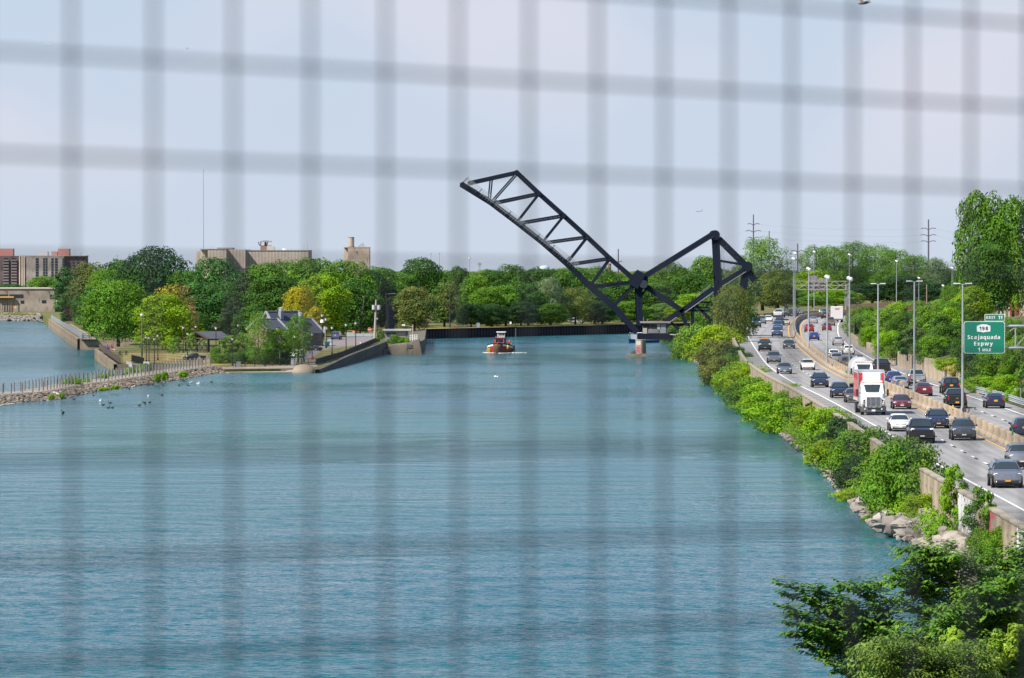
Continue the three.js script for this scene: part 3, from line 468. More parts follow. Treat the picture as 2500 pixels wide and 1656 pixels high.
// young trees, hedges and shrubs in the park
{
  const rows = [ // shape, colour, px, py base, px width, py top, label, kind, category
    ['feather0', 'light', 631, 891, 80, 760, 'airy young tree in front of the left gable of the park building', 'young_tree', 'tree'], ['feather1', 'mid', 728, 886, 78, 768, 'young tree standing before the garage end of the park building', 'young_tree', 'tree'], ['young0', 'light', 682, 890, 56, 800, 'slender young tree between the two bigger saplings', 'young_tree', 'tree'], ['young1', 'lime', 700, 889, 40, 836, 'small yellow-green sapling beside the white parked car', 'young_tree', 'tree'],
    ['young2', 'lime', 410, 879, 42, 819, 'sapling with browning top on the lawn, left of two staked ones', 'young_tree', 'tree'], ['young0', 'light', 429, 885, 34, 818, 'staked sapling on the lawn in front of the clustered lamps', 'young_tree', 'tree'], ['young1', 'light', 466, 870, 30, 813, 'sapling directly left of the shelter', 'young_tree', 'tree'], ['young2', 'grey', 493, 866, 26, 826, 'thin grey-green sapling in front of the shelter opening', 'young_tree', 'tree'],
    ['bush0', 'mid', 540, 888, 54, 862, 'low clipped hedge left of the young trees', 'hedge', 'hedge'], ['bush1', 'mid', 578, 888, 50, 858, 'rounded hedge behind the nearest railing lamp', 'hedge', 'hedge'], ['bush2', 'dark', 612, 889, 70, 846, 'hedge at the foot of the airy young tree', 'hedge', 'hedge'], ['bush3', 'mid', 655, 890, 60, 852, 'hedge below the slender young tree', 'hedge', 'hedge'], ['bush4', 'dark', 690, 889, 50, 858, 'dark hedge next to the white parked car', 'hedge', 'hedge'], ['shrub0', 'light', 560, 872, 60, 818, 'tall loose shrub right of the shelter', 'shrub', 'bush'], ['shrub1', 'light', 592, 872, 56, 812, 'tall loose shrub at the left gable', 'shrub', 'bush'], ['bush5', 'mid', 525, 878, 30, 846, 'small shrub at the right post of the shelter', 'shrub', 'bush'], ['bush0', 'light', 668, 872, 60, 830, 'pale shrub below the gabled roof', 'shrub', 'bush'],
    ['bush3', 'bright', 940, 858, 50, 834, 'low bright bush at the left end of the abutment', 'shrub', 'bush'], ['bush4', 'mid', 964, 849, 50, 816, 'rounded bush in front of the pale blue hut', 'shrub', 'bush'], ['bush5', 'bright', 985, 843, 36, 822, 'bush at the right corner of the pale blue hut', 'shrub', 'bush'], ['bush1', 'light', 952, 852, 60, 836, 'trailing pale bush on the abutment slope', 'shrub', 'bush'], ['bush2', 'mid', 930, 824, 26, 806, 'small bush behind the left end of the hut', 'shrub', 'bush'],
  ];
  for (const [key, mat, px, py, w, top, label, kind, cat] of rows) { const p = px > 926 ? at(px, py, 988) : park(px, py), s = 1 / ppm(-p.z); plant(kind, key, mat, p, w * s, (py - top) * s, turnNext(), label, cat); }
  for (const [key, mat, px, py, w, h, label] of [['bush0', 'purple', 33, 760, 26, 22, 'purple-leaved bush at the far left, beside the orange sign'], ['bush1', 'purple', 55, 761, 18, 20, 'purple-leaved bush, second from the left on the far shore'], ['bush2', 'purple', 95, 760, 22, 24, 'purple-leaved bush below the depot trees'], ['bush3', 'purple', 168, 784, 36, 30, 'purple-leaved bush at the bend of the riverside path'], ['shrub0', 'blue', 155, 786, 22, 26, 'blue-green conical shrub at the bend of the riverside path'], ['young0', 'blue', 72, 757, 36, 42, 'small blue-green tree in front of the depot'], ['young1', 'grey', 100, 756, 46, 44, 'small pale tree in front of the depot'], ['bush4', 'light', 75, 762, 60, 12, 'low weeds on the far left shore'], ['young2', 'mid', 5, 759, 20, 30, 'small tree at the extreme left edge']]) { const p = on(px, py, 2.02), s = 1 / ppm(-p.z); plant('shore_bush', key, mat, p, w * s, h * s, turnNext(), label, 'bush'); }
  // distant wood closing the skyline
  const r = rng(91); let k = 0;
  for (let x = 105; x < 2400; x += 38 + 22 * r()) { const Z = 1850 + 350 * r(), top = 652 + 14 * r() + (x < 260 ? 22 : 0), p = at(x, top, Z); plant('distant_tree', ['round0', 'broad1', 'feather0', 'round3'][k++ % 4], ['mid', 'dark', 'light'][Math.floor(r() * 3)], V(p.x, 1.9, p.z), (85 + 30 * r()) / ppm(Z), p.y - 1.9, turnNext(), 'distant green tree closing the skyline behind the nearer woods', 'tree', 'distant skyline trees'); }
  for (let x = -10; x < 60; x += 16) { const p = at(x, 690 + 8 * r(), 1900); plant('distant_tree', 'round1', 'blue', V(p.x, 1.9, p.z), 40 / ppm(1900), p.y - 1.9, turnNext(), 'distant green tree in front of the apartment blocks', 'tree', 'trees before the apartments'); }
  // dark understory under the woods
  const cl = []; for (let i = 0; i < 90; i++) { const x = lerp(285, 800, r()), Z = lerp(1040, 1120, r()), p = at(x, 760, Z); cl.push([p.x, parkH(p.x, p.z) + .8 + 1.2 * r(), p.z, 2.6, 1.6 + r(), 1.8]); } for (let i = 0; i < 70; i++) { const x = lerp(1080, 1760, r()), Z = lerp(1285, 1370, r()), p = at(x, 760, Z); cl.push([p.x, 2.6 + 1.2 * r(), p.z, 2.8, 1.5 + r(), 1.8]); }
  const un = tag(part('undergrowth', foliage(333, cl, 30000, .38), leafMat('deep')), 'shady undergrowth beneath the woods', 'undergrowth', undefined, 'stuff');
  const bk = []; for (let i = 0; i < 260; i++) { const z = lerp(330, 985, Math.pow(r(), 1.3)), s = shoreAt(z), w = edgeX(z) - 3.6, t = .12 + .85 * r(), x = lerp(s, w, t); bk.push([x, bankY(x, z) + .25, -z, .7 + .6 * r(), .4 + .5 * r() * t, .8 + .6 * r()]); }
  tag(part('bank_greenery', foliage(334, bk, 34000, .19), leafMat('bright')), 'low weeds and creepers covering the river bank', 'undergrowth', undefined, 'stuff');
}
// ---------------------------------------------------------------- the raised bascule bridge
{
  const ZB = 966, S = 1 / ppm(ZB), GAP = 7.2;                                  // near truss at depth ZB, far truss GAP behind
  const P = (x, y, back = 0) => { const p = at(x, y, ZB); p.z -= back; return p; };
  const g = thing('bascule_bridge', 'black steel bascule bridge with its leaf raised beside the motorway', 'bascule bridge');
  const beam = (name, a, b, w, h, mat = M.iron, both = true) => { for (const k of both ? [0, GAP] : [0]) part(name, bar(P(a[0], a[1], k), P(b[0], b[1], k), w * S, h * S), mat, g); };
  // laced member: two flanges with zigzag lacing between, the open-web look of old riveted steel
  const laced = (name, a, b, wide, flange = 4.2) => {
    for (const k of [0, GAP]) {
      const A = P(...a, k), B = P(...b, k), d = B.clone().sub(A), L = d.length(), u = d.clone().normalize(), n = V(-u.y, u.x, 0).multiplyScalar(wide * S / 2);
      const gs = [bar(A.clone().add(n), B.clone().add(n), .5, flange * S), bar(A.clone().sub(n), B.clone().sub(n), .5, flange * S)];
      const m = Math.max(3, Math.round(L / (wide * S * 1.1)));
      for (let i = 0; i < m; i++) { const s = i % 2 ? -1 : 1, p = A.clone().lerp(B, i / m).addScaledVector(n, s), q = A.clone().lerp(B, (i + 1) / m).addScaledVector(n, -s); gs.push(bar(p, q, .34, 2.6 * S)); }
      part(name, gs, M.iron, g);
    }
  };
  const bot = [[1125, 449], [1198, 494], [1262, 542.5], [1324.7, 591.5], [1384, 643.5], [1441, 699.5], [1498.8, 749], [1556, 812]];
  const topc = [[1144, 447.3], [1262, 421], [1316.5, 472.7], [1377, 526.7], [1434.6, 579], [1490, 631.5], [1543, 677]];
  for (let k = 0; k + 1 < bot.length; k++) beam('bottom_chord', bot[k], bot[k + 1], 6, k > 4 ? 15 : 14);
  beam('top_chord', topc[0], topc[1], 6, 9.5);
  for (let k = 1; k + 1 < topc.length; k++) laced('top_chord', topc[k], topc[k + 1], 6.5, 4.4);
  for (const dx of [-2.6, 2.6]) beam('hanger', [1199 + dx, 439], [1194 + dx, 489], 3, 2.4);
  for (const dx of [-3, 3]) beam('diagonal', [1258 + dx, 428], [1203 + dx, 490], 3, 2.6);
  const web = [[topc[2], [1206, 496]], [topc[3], [1270, 545]], [topc[4], [1332, 593]], [topc[5], [1392, 646]], [[1543, 690], [1450, 700]]];
  for (const [a, b] of web) laced('strut', a, b, 5.5, 3.6);
  for (const [a, b] of [[topc[2], bot[2]], [topc[3], bot[3]], [topc[4], bot[4]], [topc[5], bot[5]], [[1545, 700], bot[6]]]) beam('diagonal', a, b, 4, 6.5);
  for (const [x, y] of topc.slice(1)) for (const k of [-.35, GAP + .35]) part('gusset_plate', new THREE.CylinderGeometry(6.2 * S, 6.2 * S, .12, 8).rotateX(Math.PI / 2).translate(...P(x, y, k).toArray()), M.iron, g);
  for (let k = 0; k < topc.length; k++) part('cross_brace', bar(P(...topc[k], 0), P(...topc[k], GAP), .34, .4), M.iron, g);
  for (let k = 1; k + 2 < topc.length; k++) { part('cross_brace', bar(P(...topc[k], 0), P(...topc[k + 1], GAP), .16, .16), M.iron, g); part('cross_brace', bar(P(...topc[k], GAP), P(...topc[k + 1], 0), .16, .16), M.iron, g); }
  // roadway deck of the leaf, its underside beams and the walkway railing
  const off = (a, d) => [a[0] + d * .66, a[1] - d * .75];
  for (let k = 0; k + 1 < bot.length; k++) {
    const a = bot[k], b = bot[k + 1], rows = [0, GAP].map((q) => [P(...off(a, 2), q), P(...off(b, 2), q)]);
    part('deck_panel', quads(rows), std(C(.07, .072, .08), .8), g);
    for (let i = 0; i < 3; i++) { const m = [lerp(a[0], b[0], i / 3), lerp(a[1], b[1], i / 3)]; part('floor_beam', bar(P(...off(m, -1), .3), P(...off(m, -1), GAP - .3), .25, .55), M.iron, g); }
  }
  const railC = std(C(.26, .275, .30), .6), tip = [1134, 436];
  for (const k of [-.9]) {
    for (const up of [6, 9.5, 13, 16.5]) part('walkway_rail', bar(P(...off([1128, 449], up + 4), k), P(...off([1400, 660], up + 4), k), .07, .085), railC, g);
    for (let i = 0; i <= 46; i++) { const t = i / 46, m = [lerp(1128, 1400, t), lerp(449, 660, t)]; part('walkway_post', bar(P(...off(m, 3), k), P(...off(m, 20.5), k), i % 6 ? .045 : .16, i % 6 ? .045 : .12), i % 6 ? railC : M.iron, g); }
  }
  // trunnion block and counterweight linkage
  const oct = (x, y, r, z0, z1, name, n = 8, sq = 1) => { const c = P(x, y, (z0 + z1) / 2); part(name, new THREE.CylinderGeometry(r * S, r * S, z1 - z0, n).rotateX(Math.PI / 2).rotateZ(Math.PI / 8).scale(1, sq, 1).translate(c.x, c.y, c.z), M.iron, g); };
  for (const k of [-.9, GAP - 2]) { const c = [[1558, 659.6], [1569.8, 668.7], [1581.6, 677], [1581.6, 697.4], [1568, 709], [1552.9, 705.8], [1536, 694], [1536, 685.6], [1546, 670.4]].map(([x, y]) => { const p = P(x, y, 0); return new THREE.Vector2(p.x, p.y); }); part('trunnion_block', new THREE.ExtrudeGeometry(new THREE.Shape(c), { depth: 2.4, bevelEnabled: false }).translate(0, 0, P(1558, 680, k).z - 2.4), M.iron, g); }
  part('bearing_cap', new THREE.CylinderGeometry(10.5 * S, 10.5 * S, .5, 8).rotateX(Math.PI / 2).translate(...P(1571, 694, -1.1).toArray()), std(C(.02, .024, .04), .7), g);
  part('trunnion_plate', bar(P(1546, 700, -1.2), P(1566, 664, -1.2), .35, 24 * S), M.iron, g);
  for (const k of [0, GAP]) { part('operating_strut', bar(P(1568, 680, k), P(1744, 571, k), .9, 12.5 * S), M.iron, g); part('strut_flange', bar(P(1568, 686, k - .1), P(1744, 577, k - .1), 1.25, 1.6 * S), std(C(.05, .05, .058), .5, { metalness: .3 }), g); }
  for (const t of [.2, .45, .7]) part('cross_brace', bar(P(lerp(1568, 1744, t), lerp(680, 571, t), 0), P(lerp(1568, 1744, t), lerp(680, 571, t), GAP), .3, .4), M.iron, g);
  oct(1746, 574, 12, -.6, 1.4, 'apex_sheave', 14); oct(1746, 574, 12, GAP - 1.2, GAP + .5, 'apex_sheave', 14);
  laced('tower_leg', [1749, 580], [1755, 700], 9, 5.5); laced('tower_leg', [1755, 700], [1756, 778], 9, 5.5);
  laced('tower_leg', [1755, 582], [1820, 646], 8.5, 5);
  laced('tower_leg', [1820, 646], [1843, 684], 8, 5); laced('tower_leg', [1824, 655], [1816, 708], 8, 4.6);
  part('gusset_plate', new THREE.CylinderGeometry(13 * S, 13 * S, .5, 6).rotateX(Math.PI / 2).translate(...P(1826, 651, -.4).toArray()), M.iron, g);
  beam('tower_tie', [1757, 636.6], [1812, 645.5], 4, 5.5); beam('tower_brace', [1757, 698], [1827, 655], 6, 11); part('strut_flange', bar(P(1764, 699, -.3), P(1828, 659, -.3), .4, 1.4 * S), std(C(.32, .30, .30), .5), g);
  for (const x of [1761, 1764.5, 1767]) part('cable', rod(P(x, 590), P(x + 2, 668), .035, .035, 4), M.galvDull, g);
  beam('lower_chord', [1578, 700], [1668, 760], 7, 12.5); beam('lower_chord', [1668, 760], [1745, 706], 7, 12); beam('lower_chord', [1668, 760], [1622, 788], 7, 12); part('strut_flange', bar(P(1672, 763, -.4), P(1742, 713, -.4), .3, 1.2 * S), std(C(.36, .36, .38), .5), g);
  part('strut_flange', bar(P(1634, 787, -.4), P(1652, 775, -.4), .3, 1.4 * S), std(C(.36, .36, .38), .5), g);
  for (const y of [-9, -13]) part('walkway_rail', bar(P(1700, 737 + y - 2), P(1735, 712 + y - 4), .05, .06), railC, g);
  beam('leg', [1665, 763], [1684, 812], 5, 6.5); beam('leg', [1693, 737], [1693, 812], 5, 6.5); beam('brace', [1636, 785], [1674, 818], 4, 6); beam('brace', [1697, 742], [1746, 790], 4, 5.5);
  beam('brace', [1672, 759], [1752, 759], 4, 5); beam('brace', [1696, 752], [1752, 752], 3, 3); beam('brace', [1696, 738.5], [1752, 738.5], 3, 3.4); beam('brace', [1724, 752], [1737, 738], 3, 2.6); beam('brace', [1737, 738], [1750, 752], 3, 2.6);
  beam('leg', [1740, 738], [1742, 790], 4, 5);
  laced('pier_column', [1559, 703], [1563, 795], 8, 4.5); beam('brace', [1565, 712], [1573, 718], 3, 3); beam('brace', [1563, 728], [1580, 705], 3, 2.4);
  // deck girder over the water and the operator's cabin on it
  part('deck_girder', bar(P(1558, 822, -1), P(1634, 822, -1), .5, 15 * S), M.iron, g); part('deck_girder', bar(P(1558, 822, GAP), P(1690, 820, GAP), .5, 15 * S), M.iron, g); part('deck_girder', bar(P(1634, 824, -1), P(1690, 824, -1), .5, 10 * S), M.iron, g);
  part('deck', quads([[P(1556, 815.5, -1.2), P(1690, 816.2, -1.2)], [P(1556, 815.5, GAP + .3), P(1690, 816.2, GAP + .3)]]), M.blackIron, g);
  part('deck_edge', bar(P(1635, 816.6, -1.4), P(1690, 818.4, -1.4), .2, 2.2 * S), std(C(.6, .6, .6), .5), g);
  const cab = P(1600, 815, 1.2), cw = 62 * S, chh = 26 * S, cab0 = new THREE.Group(); cab0.name = 'operator_cabin'; cab0.position.copy(cab); g.add(cab0);
  const grey = std(C(.135, .14, .16), .8, { map: tStain });
  part('wall', box(cw, chh, 3.6, .02, chh / 2, 0), grey, cab0);
  part('roof', box(cw + .9, .32, 4.6, 0, chh + .16, 0), std(C(.30, .26, .22), .8), cab0);
  for (const [x, w, m] of [[-1.55, 1.1, M.glass], [-.2, 1.0, M.glass], [.55, .5, std(C(.4, .42, .43), .6)], [1.35, .9, std(C(.30, .33, .35), .6)]]) part('window', box(w, 1.0, .1, x * 1.05, 1.22, 1.83), m, cab0);
  part('door', box(.75, 1.05, .1, -1.9, .5, 1.84), std(C(.42, .36, .33), .8), cab0); part('panel', box(1.1, .75, .1, 1.35, .48, 1.84), std(C(.28, .29, .31), .8), cab0); part('panel', box(1.9, .75, .1, -.35, .48, 1.84), std(C(.2, .19, .2), .8), cab0);
  part('vent', ball(.18, -1.4, chh + .55, 0), M.white, cab0); part('vent', cyl(.05, .05, .3, -1.4, chh + .3, 0, 6), M.white, cab0);
  // concrete pier with the red warning sign
  const pier = thing('bridge_pier', 'concrete bridge pier standing in the canal with a red and white notice', 'bridge pier');
  const base = on(1565, 871, 0), up = (x0, x1, yT, taper) => { const h = (871 - yT) * S; return new THREE.CylinderGeometry((x1 - x0) * S / 2 * 1.38, (x1 - x0) * S / 2 * 1.46, h + 1.5, 4).rotateY(Math.PI / 4).scale(1, 1, 1.6).translate(0, h / 2 - .75, -2.2); };
  pier.position.copy(base);
  part('shaft', up(1553, 1578, 830, 1), std(C(.40, .35, .285), .9, { map: tStain }), pier);
  part('footing', box(47 * S, .9, 5.5, -9.5 * S, .05, -1.6), std(C(.44, .38, .3), .9, { map: tConcrete }), pier);
  const cv = document.createElement('canvas'); cv.width = 128; cv.height = 192; const cx = cv.getContext('2d'); cx.fillStyle = '#e6dedb'; cx.fillRect(0, 0, 128, 192); cx.fillStyle = '#b8363c'; cx.fillRect(6, 6, 116, 180); cx.fillStyle = '#e2cfcb'; for (let k = 0; k < 6; k++) for (let i = 0; i < 5; i++) if ((k * 5 + i) % 7) cx.fillRect(14 + i * 21, 18 + k * 28, 16, 13);
  const ct = new THREE.CanvasTexture(cv); ct.colorSpace = THREE.SRGBColorSpace;
  const front = .60 + .02;
  part('notice_board', new THREE.BoxGeometry(12 * S, 17 * S, .1).translate(-6.5 * S, 17.5 * S, 1.05), std(C(1, 1, 1), .6, { map: ct }), pier);
  part('notice_board', box(11 * S, 9 * S, .1, -6.5 * S, 33 * S, 1.0), std(C(.66, .62, .52), .7), pier);
  part('ladder_rail', tube([V(-24 * S, .4, .9), V(-24 * S, 9 * S, .9), V(-19 * S, 13 * S, .9), V(-6 * S, 14 * S, .9)], .07, 16), M.blackIron, pier);
  part('ladder_rail', tube([V(-18 * S, .4, .9), V(-17 * S, 9 * S, .9), V(-12 * S, 16 * S, .9), V(-5 * S, 19 * S, .9)], .07, 16), M.blackIron, pier);
  for (const x of [-20, -15, -13]) part('ladder_rail', rod(V(x * S, .4, .9), V(x * S, 11 * S, .9), .06), M.blackIron, pier);
}
// flagpole beside the bridge
{
  const b = at(1721.5, 812, 1015), s = 1 / ppm(1015), f = thing('flagpole', 'slim grey flagpole with a small furled red and white flag', 'flagpole', b);
  part('pole', cyl(.08, .05, 62 * s, 0, 0, 0, 8), M.galvDull, f);
  const rows = []; for (let k = 0; k <= 8; k++) { const y = (50 - k * 2.6) * s; rows.push([0, .12, .25, .38].map((q, j) => V(-.05 - q * (1 + .5 * Math.sin(k * .8)), y, .09 * Math.sin(j * 2 + k * .5)))); }
  part('flag', quads(rows), std(C(.55, .16, .18), .8), f); part('finial', ball(.1, 0, 62 * s, 0, 8), M.galv, f);
}
// ---------------------------------------------------------------- vehicles: +z is the front, y = 0 the road
const PROF = {
  sedan: { W: 1.84, roof: .60, belt: .93, r: .33, axles: [1.42, -1.38], p: [[2.30, .24], [2.40, .46], [2.34, .68], [2.12, .77], [1.12, .93], [.42, 1.36], [-.25, 1.45], [-.95, 1.39], [-1.68, 1.05], [-2.2, 1.01], [-2.36, .86], [-2.40, .50], [-2.30, .26]], ws: [4, 5], rw: [7, 8] },
  suv: { W: 1.90, roof: .66, belt: 1.06, r: .36, axles: [1.38, -1.34], p: [[2.16, .30], [2.30, .52], [2.27, .86], [2.02, .99], [1.12, 1.10], [.46, 1.58], [-.2, 1.68], [-1.5, 1.66], [-1.92, 1.58], [-2.18, 1.08], [-2.27, .82], [-2.30, .52], [-2.16, .32]], ws: [4, 5], rw: [8, 9] },
  tallsuv: { W: 2.0, roof: .74, belt: 1.14, r: .39, axles: [1.48, -1.46], p: [[2.36, .34], [2.48, .56], [2.46, .98], [2.2, 1.09], [1.2, 1.18], [.62, 1.74], [0, 1.84], [-2.0, 1.83], [-2.30, 1.74], [-2.42, 1.14], [-2.48, .9], [-2.5, .56], [-2.36, .36]], ws: [4, 5], rw: [8, 9] },
  hatch: { W: 1.80, roof: .62, belt: .98, r: .32, axles: [1.28, -1.24], p: [[2.0, .25], [2.12, .46], [2.08, .70], [1.85, .80], [1.05, .96], [.3, 1.42], [-.3, 1.52], [-1.35, 1.48], [-1.65, 1.40], [-2.02, 1.0], [-2.1, .8], [-2.12, .46], [-2.0, .27]], ws: [4, 5], rw: [8, 9] },
  pickup: { W: 2.02, roof: .72, belt: 1.22, r: .41, axles: [1.85, -1.75], p: [[2.76, .42], [2.88, .66], [2.84, 1.08], [2.5, 1.17], [1.36, 1.24], [.72, 1.80], [.05, 1.90], [-.62, 1.87], [-.88, 1.24], [-.90, 1.20], [-2.80, 1.20], [-2.88, .72], [-2.76, .5]], ws: [4, 5], rw: [7, 8], bed: true },
};
const halfW = (t, y, z) => { const top = t.p.reduce((m, q) => Math.max(m, q[1]), 0), w = t.W / 2, k = clamp((y - t.belt) / (top - t.belt), 0, 1); const zf = Math.max(...t.p.map((q) => Math.abs(q[0]))); return (w - (1 - t.roof / w) * w * k * (t.bed && z < -.86 ? 0 : 1)) * (1 - .11 * smooth(.74, 1, Math.abs(z) / zf)) * (1 - .05 * smooth(.55, .25, y)); };
function shell(t) {                                                            // one closed body: side outline swept across, drawn in at the glasshouse, nose and tail, edges rounded
  const n = t.p.length, pts = []; for (let i = 0; i < n; i++) { const a = t.p[i], b = t.p[(i + 1) % n]; pts.push(a); if (i < n - 1 && Math.hypot(b[0] - a[0], b[1] - a[1]) > .5) for (const q of [.33, .67]) pts.push([lerp(a[0], b[0], q), lerp(a[1], b[1], q)]); }
  const cx = 0, cy = .8, st = [-1, -.96, -.6, 0, .6, .96, 1], rows = [];
  for (const s of st) { const sh = Math.abs(s) === 1 ? .955 : Math.abs(s) > .9 ? .988 : 1, crown = 1 + .022 * (1 - s * s); rows.push(pts.map(([z, y]) => V(s * halfW(t, y, z), cy + (y - cy) * sh * (y > 1 ? crown : 1), z * sh * (1 + .018 * (1 - s * s))))); }
  rows.forEach((r) => r.push(r[0].clone()));
  const skin = quads(rows.reverse()), tri = THREE.ShapeUtils.triangulateShape(pts.map(([z, y]) => new THREE.Vector2(z, y)), []), pos = [];
  for (const side of [0, rows.length - 1]) for (const f of tri) for (const k of (side ? [f[0], f[2], f[1]] : f)) { const q = rows[side][k]; pos.push(q.x, q.y, q.z); }
  const cap = new THREE.BufferGeometry(); cap.setAttribute('position', new THREE.Float32BufferAttribute(pos, 3)); cap.setAttribute('uv', new THREE.Float32BufferAttribute(new Float32Array(pos.length / 3 * 2), 2)); cap.computeVertexNormals();
  return toCreasedNormals(mergeGeometries([skin, cap]), .65);
}
function pane(t, a, b, m0 = .1, m1 = .1, side = .86, out = .015) {            // a pane lying on the body between outline points a and b
  const [z0, y0] = t.p[a], [z1, y1] = t.p[b], P = (k) => [lerp(z0, z1, k), lerp(y0, y1, k)], [za, ya] = P(m0), [zb, yb] = P(1 - m1), d = Math.hypot(z1 - z0, y1 - y0), sg = a < 6 ? 1 : -1, nz = Math.abs(y1 - y0) / d * sg, ny = Math.abs(z1 - z0) / d;
  const row = (z, y, q) => [-1, -.5, 0, .5, 1].map((s) => V(s * q * halfW(t, y, z), y + ny * (out + .022 * y * (1 - s * s)), z + nz * (out + .02 * (1 - s * s)) + sg * .008));
  return quads([row(za, ya, side), row(zb, yb, side)]);
}
function sideGlass(t, s, z0, z1, back) { const yb = t.belt + .04, yt = t.p.reduce((m, q) => Math.max(m, q[1]), 0) - .13, P = (z, y) => V(s * (halfW(t, y, z) + .012), y, z); return quads([[P(z0, yb), P(z0 - (back ? .02 : .42), yt)], [P(z1, yb), P(z1 + (back ? .28 : .02), yt)]]); }
const wheelGeo = (r) => [new THREE.CylinderGeometry(r, r, .24, 20).rotateZ(Math.PI / 2), new THREE.CylinderGeometry(r * .66, r * .66, .256, 10).rotateZ(Math.PI / 2)];
const rimMat = std(C(.45, .46, .48), .35, { metalness: .7 }), chrome = std(C(.62, .63, .65), .22, { metalness: .9 }), trim = std(C(.022, .022, .024), .6), lampWhite = std(C(.80, .80, .78), .15), lampRed = std(C(.42, .012, .015), .25), lampAmber = std(C(.75, .32, .03), .3), plateGold = std(C(.72, .33, .02), .5), plateWhite = std(C(.70, .70, .68), .5), carGlass = new THREE.MeshPhysicalMaterial({ color: C(.035, .048, .056), roughness: .06, ior: 1.5 });
const paints = {};
const paint = (name, c, metal = .25) => paints[name] ??= new THREE.MeshPhysicalMaterial({ color: C(...c), roughness: .38, metalness: metal, clearcoat: .8, clearcoatRoughness: .06, side: THREE.DoubleSide });
const cars = {};
function carParts(kind) {
  if (cars[kind]) return cars[kind];
  const t = PROF[kind], zs = t.p.map((q) => q[0]), F = Math.max(...zs), B = Math.min(...zs), front = t.p[1][1], hl = t.p[2][1], tl = t.bed ? 1.0 : t.belt - .06, w = t.W / 2;
  return cars[kind] = {
    t, F, B, body: prep(shell(t)), wind: prep(pane(t, ...t.ws, .07, .10)), rear: prep(pane(t, ...t.rw, .12, .16, .82)),
    sides: [-1, 1].flatMap((s) => t.bed ? [sideGlass(t, s, 1.08, .12), sideGlass(t, s, .04, -.72, true)] : [sideGlass(t, s, t.p[4][0] - .02, -.28), sideGlass(t, s, -.36, t.p[t.rw[0]][0] - (kind === 'sedan' ? .25 : .05), true)]).map((g) => prep(g)),
    wheel: wheelGeo(t.r).map((g) => prep(g)), arch: prep(new THREE.CylinderGeometry(t.r * 1.16, t.r * 1.16, .02, 20).rotateZ(Math.PI / 2)),
    grille: prep(box(w * (t.bed ? 1.25 : 1.0), t.bed ? .40 : .16, .05, 0, lerp(front, hl, t.bed ? .45 : .5), F - .035)), lower: prep(box(w * 1.45, .15, .06, 0, front - .14, F - .06)),
    head: prep(toCreasedNormals(new THREE.SphereGeometry(1, 10, 6).scale(.19, t.bed ? .14 : .085, .07), 1)), tail: prep(box(.20, t.bed ? .36 : .17, .06)), plate: prep(box(.34, .17, .03)),
    bumper: prep(box(w * 1.72, .16, .10, 0, t.p[t.p.length - 2][1] - .02, B + .03)), mirror: prep(mergeGeometries([new THREE.SphereGeometry(1, 8, 6).scale(.12, .09, .07), box(.1, .04, .05, 0, -.03, .02)])), under: prep(box(w * 1.6, .16, F - B - .5, 0, .26, 0)),
    headAt: [w * .74, hl - .02, F - .14], tailAt: [w * .80, tl, B + .04], front, hl, w,
  };
}
